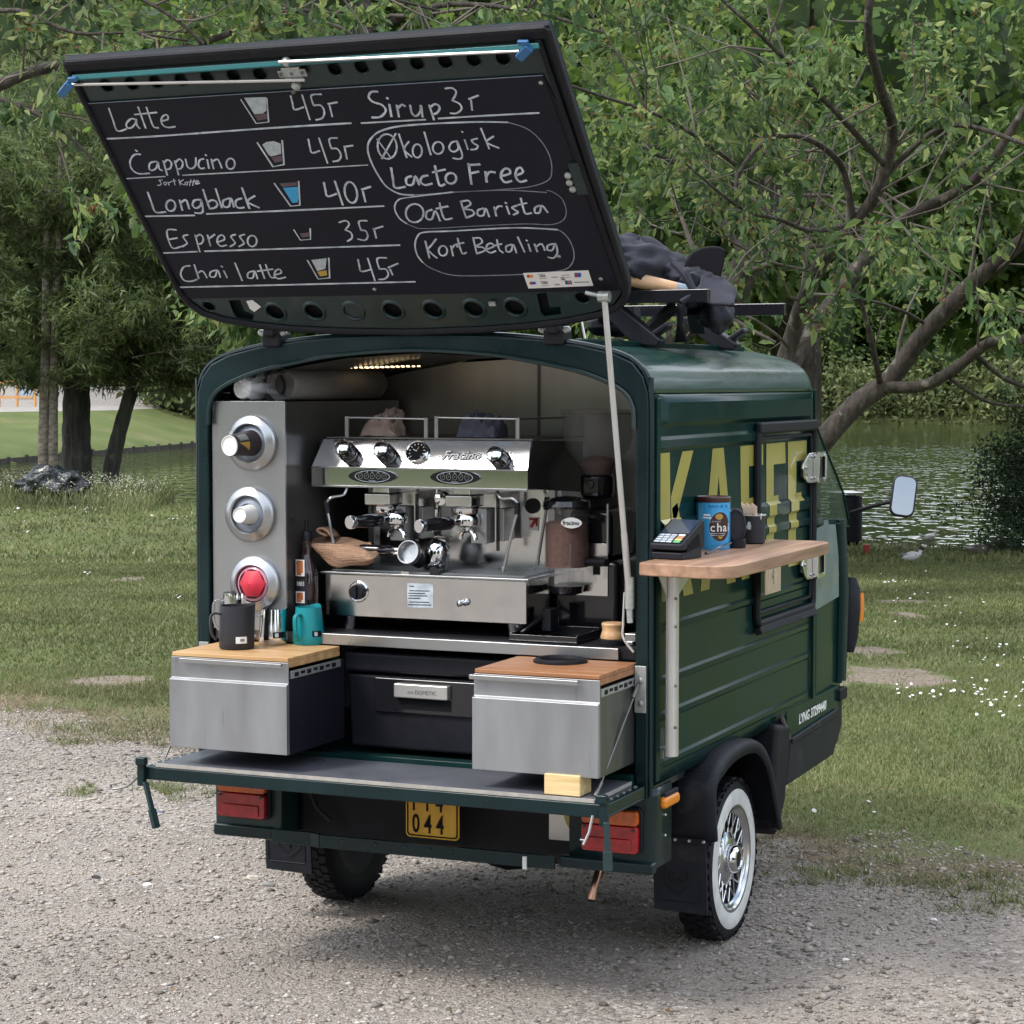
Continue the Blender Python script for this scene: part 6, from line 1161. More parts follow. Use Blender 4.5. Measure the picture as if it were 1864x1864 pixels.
# ================================================================== terrain
FH = np.array([_F[0], _F[1]]); RH = np.array([_R[0], _R[1]])
def rs(x, y): dx = x-CAM[0]; dy = y-CAM[1]; return dx*RH[0]+dy*RH[1], dx*FH[0]+dy*FH[1]
def xy(r, s): return CAM[0]+r*RH[0]+s*FH[0], CAM[1]+r*RH[1]+s*FH[1]
def s_near(r): return np.clip(44-.86*r, 31, 61)
def s_far(r): return np.interp(r, [-60, -26, -20, -17, -10, 5, 28, 80, 200], [61.5, 66, 75, 92, 125, 150, 160, 150, 120])
def zg(r, s):
    r = np.asarray(r, float); s = np.asarray(s, float)
    base = -1.05*np.clip((s-11.5)/25, 0, 1)**1.15
    n1 = s_near(r); f1 = s_far(r)
    bed = np.where((s > n1), -1.05-np.clip((s-n1)*1.2, 0, 1.0), base)
    far = -1.0+np.clip(s-f1, 0, 35)*.045+np.clip(s-f1-45, 0, 300)*.14
    return np.where(s > f1-1.5, np.maximum(bed, np.where(s > f1, far, -1.0-(f1-s)*.7)), bed)
def gz(x, y): r, s = rs(x, y); return float(zg(r, s))
def G(px, py, guess=None):
    """ground point seen at a picture point"""
    d = ray(px, py); t = 5.0
    for k in range(4000):
        p = CAM+d*t
        if p[2] <= gz(p[0], p[1]): break
        t += .01+.002*t
    return Vector((p[0], p[1], gz(p[0], p[1])))
ss = np.concatenate([np.arange(-60, -4, 8), np.arange(-4, 16, .5), np.arange(16, 66, 1.0), np.arange(66, 190, 2.5), np.arange(190, 420, 20)])
rr = np.concatenate([np.arange(-200, -40, 10), np.arange(-40, 40, 1.0), np.arange(40, 201, 10)])
Rg, Sg = np.meshgrid(rr, ss); Z = zg(Rg, Sg); Xg, Yg = xy(Rg, Sg)
nu, nv = len(rr), len(ss); V = np.stack([Xg, Yg, Z], -1).reshape(-1, 3)
def np_mesh(name, V, F, m, parent=None, smooth=False, loc=None):
    V = np.asarray(V, np.float32); F = np.asarray(F, np.int32); k = F.shape[1]
    me = bpy.data.meshes.new(name); me.vertices.add(len(V)); me.vertices.foreach_set('co', V.ravel()); me.loops.add(F.size); me.loops.foreach_set('vertex_index', F.ravel())
    me.polygons.add(len(F)); me.polygons.foreach_set('loop_start', np.arange(0, F.size, k, dtype=np.int32)); me.polygons.foreach_set('loop_total', np.full(len(F), k, np.int32))
    if smooth: me.polygons.foreach_set('use_smooth', np.ones(len(F), bool))
    me.materials.append(m); me.update(); me.validate(); o = bpy.data.objects.new(name, me); SC.collection.objects.link(o); o.parent = parent; WL[o.name] = world_loc(parent); return o
ii, jj = np.meshgrid(np.arange(nu-1), np.arange(nv-1)); a0 = (jj*nu+ii).ravel(); F = np.stack([a0, a0+1, a0+nu+1, a0+nu], -1)
PATCH = []
for px, py, rx, y0, y1 in ((1630, 1233, 110, 1212, 1255), (1585, 1186, 60, 1176, 1196), (1655, 1121, 34, 1114, 1128), (1640, 1095, 60, 1092, 1099), (190, 1241, 95, 1228, 1252), (1480, 1240, 60, 1222, 1256), (235, 1055, 30, 1050, 1060), (600, 1240, 90, 1230, 1260)):
    c_ = G(px, py); a_ = G(px, y0); b_ = G(px, y1); r0, s0 = rs(c_.x, c_.y); sa = rs(a_.x, a_.y)[1]; sb = rs(b_.x, b_.y)[1]; PATCH.append((r0, s0, rx/FPX*s0, max(.12, (sa-sb)/2)))
def ground_mat():
    m = bpy.data.materials.new('ground_gravel_and_lawn'); m.use_nodes = True; t = m.node_tree; P = t.nodes['Principled BSDF']; L = t.links; N = t.nodes.new
    P.inputs['Roughness'].default_value = .95; P.inputs['Specular IOR Level'].default_value = .15
    geo = N('ShaderNodeNewGeometry'); sep = N('ShaderNodeSeparateXYZ'); L.new(geo.outputs['Position'], sep.inputs[0])
    def noi(sc, det=4, rough=.5): n = N('ShaderNodeTexNoise'); n.inputs['Scale'].default_value = sc; n.inputs['Detail'].default_value = det; n.inputs['Roughness'].default_value = rough; L.new(geo.outputs['Position'], n.inputs['Vector']); return n.outputs['Fac']
    def mth(op, a, b): n = N('ShaderNodeMath'); n.operation = op; [L.new(v, n.inputs[i]) if hasattr(v, 'links') else setattr(n.inputs[i], 'default_value', v) for i, v in enumerate((a, b))]; return n.outputs[0]
    def ramp(f, els): r = N('ShaderNodeValToRGB'); e = r.color_ramp.elements; e[0].position, e[0].color = els[0][0], (*els[0][1], 1); e[1].position, e[1].color = els[-1][0], (*els[-1][1], 1); [setattr(e.new(p), 'color', (*c, 1)) for p, c in els[1:-1]]; L.new(f, r.inputs[0]); return r.outputs[0]
    def mix(f, a, b): n = N('ShaderNodeMixRGB'); L.new(f, n.inputs[0]); L.new(a, n.inputs[1]); L.new(b, n.inputs[2]); return n.outputs[0]
    rr_ = mth('ADD', mth('MULTIPLY', mth('SUBTRACT', sep.outputs['X'], float(CAM[0])), float(RH[0])), mth('MULTIPLY', mth('SUBTRACT', sep.outputs['Y'], float(CAM[1])), float(RH[1])))
    s_s = mth('ADD', mth('MULTIPLY', mth('SUBTRACT', sep.outputs['X'], float(CAM[0])), float(FH[0])), mth('MULTIPLY', mth('SUBTRACT', sep.outputs['Y'], float(CAM[1])), float(FH[1])))
    pmin = 9.0
    for r0, s0, ra, sa in PATCH:
        u1 = mth('DIVIDE', mth('SUBTRACT', rr_, r0), ra); u2 = mth('DIVIDE', mth('SUBTRACT', s_s, s0), sa); pmin = mth('MINIMUM', pmin, mth('ADD', mth('MULTIPLY', u1, u1), mth('MULTIPLY', u2, u2)))
    pmin = mth('ADD', pmin, mth('MULTIPLY', mth('SUBTRACT', noi(3.2, 6, .7), .5), 5.0))
    d = mth('ADD', sep.outputs['Y'], mth('MULTIPLY', sep.outputs['X'], .3705)); d = mth('SUBTRACT', d, 2.247)
    d = mth('ADD', d, mth('MULTIPLY', mth('SUBTRACT', noi(1.6, 5), .5), 1.5)); d = mth('ADD', d, mth('MULTIPLY', mth('SUBTRACT', noi(9, 3), .5), .5))
    # gravel: stones of two sizes
    def vor(sc): v = N('ShaderNodeTexVoronoi'); v.inputs['Scale'].default_value = sc; L.new(geo.outputs['Position'], v.inputs['Vector']); return v
    v1, v2 = vor(150), vor(62)
    g1 = ramp(v1.outputs['Color'], [(0, (.12, .105, .09)), (.5, (.27, .235, .205)), (1, (.46, .43, .39))]) 
    g2 = ramp(v2.outputs['Color'], [(0, (.10, .09, .08)), (.55, (.25, .22, .195)), (1, (.56, .53, .50))])
    gv = mix(ramp(noi(2.2, 6), [(.42, (0, 0, 0)), (.58, (1, 1, 1))]), g1, g2)
    dust = ramp(noi(.9, 6), [(.3, (.20, .175, .15)), (.7, (.39, .345, .30))]); gv = mix(ramp(noi(3.5, 8, .7), [(.35, (.15, .15, .15)), (.65, (.75, .75, .75))]), gv, dust)
    soil = ramp(noi(14, 8, .7), [(.3, (.085, .065, .042)), (.5, (.16, .125, .085)), (.7, (.27, .215, .15))])
    grs = ramp(noi(26, 6, .7), [(.3, (.060, .080, .030)), (.5, (.110, .135, .050)), (.7, (.18, .19, .088))])
    far_g = ramp(noi(.35, 5), [(.3, (.078, .105, .036)), (.5, (.115, .145, .048)), (.7, (.19, .185, .085))]); grs = mix(ramp(noi(1.1, 4), [(.35, (.35, .35, .35)), (.65, (.8, .8, .8))]), grs, far_g)
    bare = ramp(noi(.8, 4, .6), [(.62, (0, 0, 0)), (.68, (1, 1, 1))]); grs = mix(bare, grs, soil); pale = ramp(noi(20, 8, .7), [(.3, (.14, .11, .085)), (.7, (.31, .26, .21))]); grs = mix(ramp(pmin, [(.55, (0, 0, 0)), (1.0, (1, 1, 1))]), pale, grs)
    m1 = ramp(d, [(.0, (0, 0, 0)), (.16, (1, 1, 1))]); m2 = mix(mth('LESS_THAN', d, -30.0), ramp(d, [(.18, (0, 0, 0)), (.75, (1, 1, 1))]), ramp(mth('ADD', 1.0, 0.0), [(0, (1, 1, 1)), (1, (1, 1, 1))]))
    col = mix(m2, mix(m1, gv, soil), grs)
    # pale path and bare shore beyond the pond
    dist = mth('ADD', mth('MULTIPLY', mth('SUBTRACT', sep.outputs['X'], float(CAM[0])), float(FH[0])), mth('MULTIPLY', mth('SUBTRACT', sep.outputs['Y'], float(CAM[1])), float(FH[1])))
    pm = mth('MULTIPLY', mth('GREATER_THAN', sep.outputs['Z'], .42), mth('LESS_THAN', sep.outputs['Z'], 1.6)); pm = mth('MULTIPLY', pm, mth('GREATER_THAN', dist, 70.0))
    path = ramp(noi(6, 4), [(.3, (.27, .25, .23)), (.7, (.38, .355, .33))]); col = mix(pm, col, path)
    L.new(col, P.inputs['Base Color'])
    b1 = N('ShaderNodeBump'); b1.inputs['Strength'].default_value = .9; b1.inputs['Distance'].default_value = .006; b1.invert = True
    hh = mth('ADD', v1.outputs['Distance'], mth('MULTIPLY', v2.outputs['Distance'], 1.5)); hh = mth('ADD', hh, mth('MULTIPLY', noi(30, 8, .7), 1.5)); L.new(hh, b1.inputs['Height']); L.new(b1.outputs[0], P.inputs['Normal'])
    return m
ground = np_mesh('ground', V, F, ground_mat(), smooth=True); tag(ground, kind='structure')
# ------------------------------------------------------------------ water
def water_mat():
    m = bpy.data.materials.new('pond_water'); m.use_nodes = True; t = m.node_tree; P = t.nodes['Principled BSDF']; L = t.links; N = t.nodes.new
    P.inputs['Base Color'].default_value = (.038, .050, .018, 1); P.inputs['Roughness'].default_value = .03; P.inputs['IOR'].default_value = 1.333; P.inputs['Specular IOR Level'].default_value = .5
    geo = N('ShaderNodeNewGeometry'); mp = N('ShaderNodeMapping'); mp.inputs['Rotation'].default_value = (0, 0, -YAW); mp.inputs['Scale'].default_value = (1, 1, 1); L.new(geo.outputs['Position'], mp.inputs[0])
    mp2 = N('ShaderNodeMapping'); mp2.inputs['Scale'].default_value = (1.35, .62, 1); L.new(mp.outputs[0], mp2.inputs[0])
    n1 = N('ShaderNodeTexNoise'); n1.inputs['Scale'].default_value = 1.9; n1.inputs['Detail'].default_value = 1.5; L.new(mp2.outputs[0], n1.inputs['Vector'])
    n2 = N('ShaderNodeTexNoise'); n2.inputs['Scale'].default_value = .06; n2.inputs['Detail'].default_value = 3; L.new(mp.outputs[0], n2.inputs['Vector'])
    r2 = N('ShaderNodeMapRange'); r2.inputs['From Min'].default_value = .35; r2.inputs['From Max'].default_value = .65; r2.inputs['To Min'].default_value = .65; r2.inputs['To Max'].default_value = 1.0; L.new(n2.outputs['Fac'], r2.inputs['Value'])
    mu = N('ShaderNodeMath'); mu.operation = 'MULTIPLY'; L.new(n1.outputs['Fac'], mu.inputs[0]); L.new(r2.outputs[0], mu.inputs[1])
    b = N('ShaderNodeBump'); b.inputs['Strength'].default_value = 1.0; b.inputs['Distance'].default_value = .23; L.new(mu.outputs[0], b.inputs['Height']); L.new(b.outputs[0], P.inputs['Normal']); return m
wc = [(-70, 28), (200, 28), (200, 190), (-70, 190)]; V = [(*xy(r, s), -1.25) for r, s in wc]
water = np_mesh('pond_water', V, [(0, 1, 2, 3)], water_mat()); tag(water, kind='structure')
# ------------------------------------------------------------------ foliage helpers
def leaf_mat(name, cols, tr=.35, rough=.55):
    m = bpy.data.materials.new(name); m.use_nodes = True; t = m.node_tree; t.nodes.clear(); L = t.links; N = t.nodes.new
    o = N('ShaderNodeOutputMaterial'); g = N('ShaderNodeNewGeometry'); r = N('ShaderNodeValToRGB'); e = r.color_ramp.elements
    e[0].position, e[0].color = 0, (*cols[0], 1); e[1].position, e[1].color = 1, (*cols[-1], 1)
    for i, c in enumerate(cols[1:-1]): e.new((i+1)/(len(cols)-1)).color = (*c, 1)
    L.new(g.outputs['Random Per Island'], r.inputs[0]); tc = N('ShaderNodeTexCoord'); nz = N('ShaderNodeTexNoise'); nz.inputs['Scale'].default_value = .45; nz.inputs['Detail'].default_value = 2; L.new(tc.outputs['Object'], nz.inputs['Vector'])
    mr = N('ShaderNodeMapRange'); mr.inputs['From Min'].default_value = .3; mr.inputs['From Max'].default_value = .7; mr.inputs['To Min'].default_value = .65; mr.inputs['To Max'].default_value = 1.35; L.new(nz.outputs['Fac'], mr.inputs['Value'])
    hv = N('ShaderNodeHueSaturation'); L.new(r.outputs[0], hv.inputs['Color']); L.new(mr.outputs[0], hv.inputs['Value'])
    P = N('ShaderNodeBsdfPrincipled'); P.inputs['Roughness'].default_value = rough; P.inputs['Specular IOR Level'].default_value = .35; L.new(hv.outputs[0], P.inputs['Base Color'])
    T = N('ShaderNodeBsdfTranslucent'); h2 = N('ShaderNodeHueSaturation'); h2.inputs['Value'].default_value = 1.5; h2.inputs['Hue'].default_value = .48; L.new(hv.outputs[0], h2.inputs['Color']); L.new(h2.outputs[0], T.inputs['Color'])
    mx_ = N('ShaderNodeMixShader'); mx_.inputs[0].default_value = tr; L.new(P.outputs[0], mx_.inputs[1]); L.new(T.outputs[0], mx_.inputs[2]); L.new(mx_.outputs[0], o.inputs['Surface']); return m
M['leafA'] = leaf_mat('cherry_leaves', [(.028, .066, .024), (.052, .104, .034), (.085, .150, .044), (.145, .21, .065), (.27, .31, .105)], .4)
M['leafB'] = leaf_mat('maple_leaves', [(.038, .080, .018), (.068, .128, .027), (.105, .178, .037), (.155, .225, .056)], .45)
M['leafC'] = leaf_mat('far_foliage', [(.055, .080, .030), (.085, .115, .040), (.125, .155, .055), (.19, .21, .085)], .3)
M['leafD'] = leaf_mat('dark_bush_leaves', [(.018, .040, .020), (.032, .062, .030), (.050, .090, .042), (.08, .13, .055)], .15)
M['needle'] = leaf_mat('soft_needles', [(.055, .085, .032), (.085, .125, .042), (.12, .165, .055), (.17, .21, .08)], .35)
M['seed'] = leaf_mat('dry_seed_clusters', [(.10, .045, .02), (.20, .09, .04), (.32, .17, .09)], .3)
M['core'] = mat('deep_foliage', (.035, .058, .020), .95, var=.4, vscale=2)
M['bark'] = mat('grey_brown_bark', (.020, .016, .013), .9, col2=(.066, .054, .043), vscale=22, stretch=(1, 1, .35), bump=.9, bscale=40, bdist=.02)
M['barkd'] = mat('dark_bark', (.022, .021, .018), .95, col2=(.075, .072, .06), vscale=5, stretch=(1.4, 1.4, .25), bump=1, bscale=9, bdist=.08)
M['barkl'] = mat('pale_scaly_bark', (.12, .105, .085), .9, col2=(.34, .29, .23), vscale=5, stretch=(1.2, 1.2, 2.2), bump=.8, bscale=14, bdist=.04)
specks(M['bark'], (.17, .165, .13), 9, .60, .06, stretch=(1, 1, .6), amount=.7); specks(M['barkl'], (.03, .025, .02), 7, .62, .04, stretch=(1, 1, 3)); specks(M['barkl'], (.42, .25, .08), 2.2, .60, .10, amount=.6); specks(M['barkd'], (.10, .115, .075), 4, .56, .10, amount=.6)
M['twig'] = mat('grey_twigs', (.055, .045, .036), .9, col2=(.15, .13, .11), vscale=3)
M['grassb'] = leaf_mat('grass_blades', [(.065, .088, .028), (.095, .125, .040), (.125, .155, .052), (.175, .195, .080), (.28, .25, .14)], .3)
M['dry'] = leaf_mat('dry_grass', [(.05, .08, .02), (.13, .11, .05), (.24, .19, .11), (.32, .26, .16)], .2)
LT4 = (np.array([(0, 0, 0), (.42, .24, .05), (1, 0, -.10), (.42, -.24, .05)]), np.array([(0, 1, 2, 3)]))
LT6 = (np.array([(0, 0, 0), (.30, .20, .04), (.68, .17, .0), (1, 0, -.16), (.68, -.17, .0), (.30, -.20, .04), (.35, 0, -.03)]), np.array([(0, 6, 2, 1), (6, 3, 2, 2), (0, 5, 4, 6), (6, 4, 3, 3)]))
LT6 = (np.array([(0, 0, 0), (.32, .21, .05), (.72, .15, .0), (1, 0, -.18), (.72, -.15, .0), (.32, -.21, .05)]), np.array([(0, 3, 2, 1), (0, 5, 4, 3)]))
MAPLE = (np.array([(0, 0, 0), (.25, .42, .0), (.42, .18, .03), (.62, .38, -.04), (1, 0, -.1), (.62, -.38, -.04), (.42, -.18, .03), (.25, -.42, 0)]), np.array([(0, 2, 1, 1), (0, 4, 3, 2), (0, 6, 5, 4), (0, 7, 6, 6)]))
NEED = (np.array([(0, 0, 0), (.45, .085, .02), (1, 0, -.08), (.45, -.085, .02)]), np.array([(0, 1, 2, 3)]))
def unit(v): return v/np.maximum(1e-9, np.linalg.norm(v, axis=-1, keepdims=True))
def leaf_arrays(P, D, size, up=.6, tmpl=LT4):
    n = len(P); D = unit(D); nr = rng.normal(size=(n, 3))*.7+np.array([0, 0, up]); nr = unit(nr-D*(nr*D).sum(1, keepdims=True)); B = np.cross(nr, D); T, Fq = tmpl; s = np.asarray(size).reshape(-1, 1, 1) if np.ndim(size) else size
    V = P[:, None, :]+s*(D[:, None, :]*T[None, :, 0:1]+B[:, None, :]*T[None, :, 1:2]+nr[:, None, :]*T[None, :, 2:3])
    k = len(T); return V.reshape(-1, 3), (Fq[None]+np.arange(n)[:, None, None]*k).reshape(-1, 4)
def fix(F):
    return F
def quads(name, V, F, m, parent=None):
    """mesh from quads; a doubled last index marks a triangle"""
    tri = F[:, 2] == F[:, 3]
    if not tri.any(): return np_mesh(name, V, F, m, parent)
    Q = F[~tri]; T = F[tri][:, :3]; me = bpy.data.meshes.new(name); V = np.asarray(V, np.float32); me.vertices.add(len(V)); me.vertices.foreach_set('co', V.ravel())
    lv = np.concatenate([Q.ravel(), T.ravel()]).astype(np.int32); tot = np.concatenate([np.full(len(Q), 4), np.full(len(T), 3)]).astype(np.int32); st = np.concatenate([[0], np.cumsum(tot)[:-1]]).astype(np.int32)
    me.loops.add(len(lv)); me.loops.foreach_set('vertex_index', lv); me.polygons.add(len(tot)); me.polygons.foreach_set('loop_start', st); me.polygons.foreach_set('loop_total', tot); me.materials.append(m); me.update()
    o = bpy.data.objects.new(name, me); SC.collection.objects.link(o); o.parent = parent; WL[o.name] = world_loc(parent); return o
def branches(start_list, depth, spread, shrink, seglen, up=.05, twig_r=.004, rmin=.006, nchild=(2, 4), droop=.0):
    """grow sub-branches from (point, dir, length, radius); returns tubes and twig ends"""
    tubes = []; ends = []
    st = [(Vector(p), Vector(d).normalized(), L, r, depth) for p, d, L, r in start_list]
    while st:
        p, d, L, r, dp = st.pop(); n = max(3, int(L/seglen)); pts = [p.copy()]; rad = [r]; dd = d.copy()
        for k in range(n):
            dd = (dd+Vector(rng.normal(size=3))*.16+Vector((0, 0, up-droop*(k/n)))).normalized(); p = p+dd*(L/n); pts.append(p.copy()); rad.append(max(twig_r, r*(1-.65*(k+1)/n)))
            if dp > 0 and k > 0 and rng.random() < .9:
                q = dd.orthogonal().normalized(); q.rotate(Matrix.Rotation(rng.uniform(0, 6.28), 3, dd)); nd = (dd*(1-spread)+q*spread*1.25).normalized(); st.append((p.copy(), nd, L*shrink*rng.uniform(.6, 1.1), max(twig_r, rad[-1]*.62), dp-1))
        tubes.append((pts, rad)); ends.append((pts, dp))
    return tubes, ends
def leaf_twigs(ends, per, size, jit=.06, levels=(0, 1), droop=.35, up=.6, tmpl=LT4, rmsz=.25):
    P = []; D = []
    for pts, dp in ends:
        if dp not in levels: continue
        A_ = np.array([tuple(p) for p in pts]); 
        for k in range(1, len(A_)):
            seg = A_[k]-A_[k-1]; m = per if dp == 0 else max(1, per//2)
            t_ = rng.random((m, 1)); base = A_[k-1]+seg*t_; sd_ = rng.normal(size=(m, 3)); dirv = unit(seg)[None]*.5+unit(sd_)*.8; dirv[:, 2] -= droop; P.append(base+rng.normal(size=(m, 3))*jit); D.append(dirv)
    P = np.concatenate(P); D = np.concatenate(D); return leaf_arrays(P, D, size*(1+rng.normal(size=len(P))*rmsz), up, tmpl)
def tubes_mesh(tubes, name, m, parent, n=6):
    b = MB()
    for pts, rad in tubes:
        nn = 3 if max(rad) < .007 else (5 if max(rad) < .03 else n); b.tube(pts, rad, nn, cap=False)
    bw = world_loc(parent); V = np.array(b.V, np.float32)-np.array(bw, np.float32); Fq = np.array(b.F); return np_mesh(name, V, Fq, m, parent, smooth=True)
def DP(pts): return [U(x, y, D=d) for x, y, d in pts]
# ------------------------------------------------------------------ near trees over the van
def near_tree(name, label, limbs, base, leafm, size, nsub, blen, per, seed_dirs, barkm='bark', tmpl=LT6, up=.05, zmin=1.75, nleaf_parts=0, gap=.25):
    t = thing(name, label, 'tree', base); tubes = []; starts = []
    for path, rad in limbs:
        P = catmull(path, 6); n = len(P); R2 = [rad[0]+(rad[1]-rad[0])*(i/(n-1)) for i in range(n)]; tubes.append((P, R2))
        Ls = sum((P[i+1]-P[i]).length for i in range(n-1)); m = max(2, int(Ls*nsub))
        for k in range(m):
            i = int(rng.uniform(gap, 1)*(n-2)); d = (P[i+1]-P[i]).normalized(); q = d.orthogonal().normalized(); q.rotate(Matrix.Rotation(rng.uniform(0, 6.28), 3, d)); bias = Vector(seed_dirs[k % len(seed_dirs)])
            starts.append((P[i], (q+d*.4+bias*.9).normalized(), blen*rng.uniform(.5, 1.2), max(.008, R2[i]*.24)))
    tubes_mesh(tubes, 'trunk', M[barkm], t, 12)
    tb2, ends = branches(starts, 2, .55, .48, .28, up=up, twig_r=.0028, droop=.12); tb2 = [x for x in tb2 if min(p.z for p in x[0]) > zmin-.1]; ends = [e for e in ends if min(p.z for p in e[0]) > zmin]; tubes_mesh(tb2, 'branches', M['twig'], t)
    V, F = leaf_twigs(ends, per, size, jit=.03, tmpl=tmpl, droop=.5, rmsz=.38); bw = np.array(world_loc(t))
    cen_ = V.reshape(-1, len(tmpl[0]), 3)[:, 0]; pk = rng.choice(len(cen_), len(cen_)//45, replace=False); cc_ = np.repeat(cen_[pk], 6, 0)+rng.normal(size=(len(pk)*6, 3))*.022; Vs, Fs = leaf_arrays(cc_, rng.normal(size=cc_.shape)-np.array([0, 0, 1.2]), .034, .2); so = np_mesh('seed_clusters', Vs-bw, Fs, M['seed'], t); so['kind'] = 'stuff'
    if nleaf_parts:
        k = len(tmpl[0]); nl = len(V)//k; cen = V.reshape(nl, k, 3).mean(1)-CAM; dep = cen@CF; pxx = 932+FPX*(cen@CR)/dep; pyy = 932-FPX*(cen@CU)/dep
        vis = np.where((pxx > 0) & (pxx < 1864) & (pyy > 0) & (pyy < 760))[0]; pick = vis[np.argsort(dep[vis])][:nleaf_parts]; mask = np.ones(nl, bool); mask[pick] = False
        Vl = V.reshape(nl, k, 3)
        base_me = None; T, Fq = tmpl
        me = bpy.data.meshes.new('leaf'); me.from_pydata([tuple(v) for v in T], [], [tuple(f) if f[2] != f[3] else tuple(f[:3]) for f in Fq]); me.materials.append(leafm)
        for i in pick:
            v = Vl[i]; s_ = np.linalg.norm(v[3]-v[0])/1.016; X_ = unit(v[3]+(0)-v[0]); Yv = unit(v[1]-v[5]); Zv = np.cross(X_, Yv); o = bpy.data.objects.new('leaf', me); SC.collection.objects.link(o); o.parent = t
            o.matrix_local = Matrix(((X_[0]*s_, Yv[0]*s_, Zv[0]*s_, v[0][0]-bw[0]), (X_[1]*s_, Yv[1]*s_, Zv[1]*s_, v[0][1]-bw[1]), (X_[2]*s_, Yv[2]*s_, Zv[2]*s_, v[0][2]-bw[2]), (0, 0, 0, 1)))
        fm_ = np.repeat(mask, len(Fq)); F = F[fm_]
    o = quads('crown', V-bw, F, leafm, t); o['kind'] = 'stuff'; return t
bA = G(1415, 905); bA = Vector((*xy(1415/FPX*0+ (1400-932)/FPX*15, 15), 0)); bA.z = gz(bA.x, bA.y)
near_tree('leaning_tree', 'leafy tree with two dark slanting stems rising behind the van roof rack', [
    ([bA]+DP([(1395, 800, 15), (1415, 700, 15), (1440, 620, 15), (1462, 550, 14.8), (1500, 470, 14.6), (1560, 405, 14.4), (1600, 340, 14.2), (1625, 240, 14), (1600, 150, 13.6), (1580, 40, 13.2), (1600, -120, 13)]), (.074, .022)),
    (DP([(1420, 720, 15), (1455, 640, 15.2), (1510, 555, 15.4), (1590, 450, 15.6), (1650, 395, 15.5), (1740, 350, 15.4), (1800, 300, 15.2), (1880, 180, 15), (1990, 80, 14.8)]), (.062, .022)),
    (DP([(1555, 410, 14.4), (1530, 300, 14.2), (1460, 250, 14), (1390, 260, 13.8), (1340, 330, 13.6), (1360, 390, 13.4)]), (.028, .010)),
    (DP([(1340, 300, 13.6), (1220, 220, 13.4), (1080, 170, 13.2), (900, 110, 13)]), (.016, .007)),
    (DP([(1560, 405, 14.4), (1480, 420, 14), (1420, 400, 13.8), (1350, 380, 13.5), (1250, 300, 13.3)]), (.022, .008)),
    (DP([(1610, 300, 14), (1480, 160, 13.6), (1380, 60, 13.2), (1250, -60, 13)]), (.022, .009)),
    (DP([(1600, 330, 14.2), (1720, 230, 14), (1860, 260, 13.6), (1950, 300, 13.4)]), (.022, .010)),
    ], bA, M['leafA'], .070, 3.3, 1.15, 8, [(-.6, -.3, .1), (.2, -.5, .2), (-.2, .3, .4), (.6, -.2, -.1), (-.8, 0, -.15)], nleaf_parts=150)
bB = Vector((*xy((1400-932)/FPX*17, 17), 0)); bB.z = gz(bB.x, bB.y)
near_tree('diagonal_tree', 'tree with a thick grey diagonal trunk reaching from behind the cab towards the upper right', [
    ([bB]+DP([(1440, 880, 17), (1500, 800, 17), (1560, 735, 17), (1620, 690, 17), (1680, 610, 16.8), (1740, 545, 16.6), (1810, 480, 16.4), (1900, 410, 16.2), (2050, 300, 16)]), (.100, .050)),
    (DP([(1600, 705, 17), (1680, 702, 16.8), (1740, 670, 16.6), (1800, 625, 16.4), (1870, 618, 16.2), (1980, 600, 16)]), (.050, .035)),
    (DP([(1602, 700, 17), (1590, 640, 16.6), (1570, 560, 16.4), (1545, 500, 16.2)]), (.028, .016)),
    (DP([(1775, 645, 16.6), (1830, 690, 16.8), (1900, 715, 17)]), (.024, .016)),
    (DP([(1730, 690, 16.6), (1800, 732, 16.8), (1880, 740, 17)]), (.018, .012)),
    (DP([(1700, 600, 16.8), (1640, 565, 16.6), (1560, 545, 16.4), (1480, 560, 16.2)]), (.016, .008)),
    (DP([(1780, 520, 16.6), (1840, 470, 16.2), (1870, 400, 15.8)]), (.022, .012)),
    ], bB, M['leafA'], .08, 1.8, .9, 4, [(-.2, -.3, .3), (.3, .2, .5), (.5, -.5, .1)], gap=.35)
bC = Vector((*xy(-6.5, 13.5), 0)); bC.z = gz(bC.x, bC.y)
near_tree('overhanging_tree', 'cherry tree at the left whose drooping leafy branches hang beside and above the open hatch', [
    ([bC]+DP([(-700, 600, 13.5), (-500, 200, 13.5), (-250, 60, 13.5)]), (.13, .07)),
    (DP([(-300, 80, 13.5), (-60, 160, 13.3), (60, 130, 13.2), (180, 105, 13.1), (330, 88, 13), (420, 60, 12.9)]), (.045, .018)),
    (DP([(-260, 60, 13.5), (0, 20, 13), (60, 30, 12.8), (140, 60, 12.7), (240, 60, 12.6), (350, 75, 12.6)]), (.018, .007)),
    (DP([(-200, -60, 13), (100, -60, 12.8), (280, 10, 12.6), (372, 80, 12.5)]), (.018, .009)),
    (DP([(-150, 120, 13), (0, 180, 12.8), (90, 220, 12.6), (170, 290, 12.5)]), (.020, .007)),
    (DP([(0, -100, 13), (400, -80, 13.2), (640, -20, 13.4), (800, 20, 13.6)]), (.02, .008)),
    ], bC, M['leafA'], .070, 3.3, .85, 8, [(.6, .1, .0), (.3, -.4, -.2), (.7, .3, .2)], nleaf_parts=140, zmin=2.55)
bD = Vector((*xy((670-932)/FPX*19, 19), 0)); bD.z = gz(bD.x, bD.y)
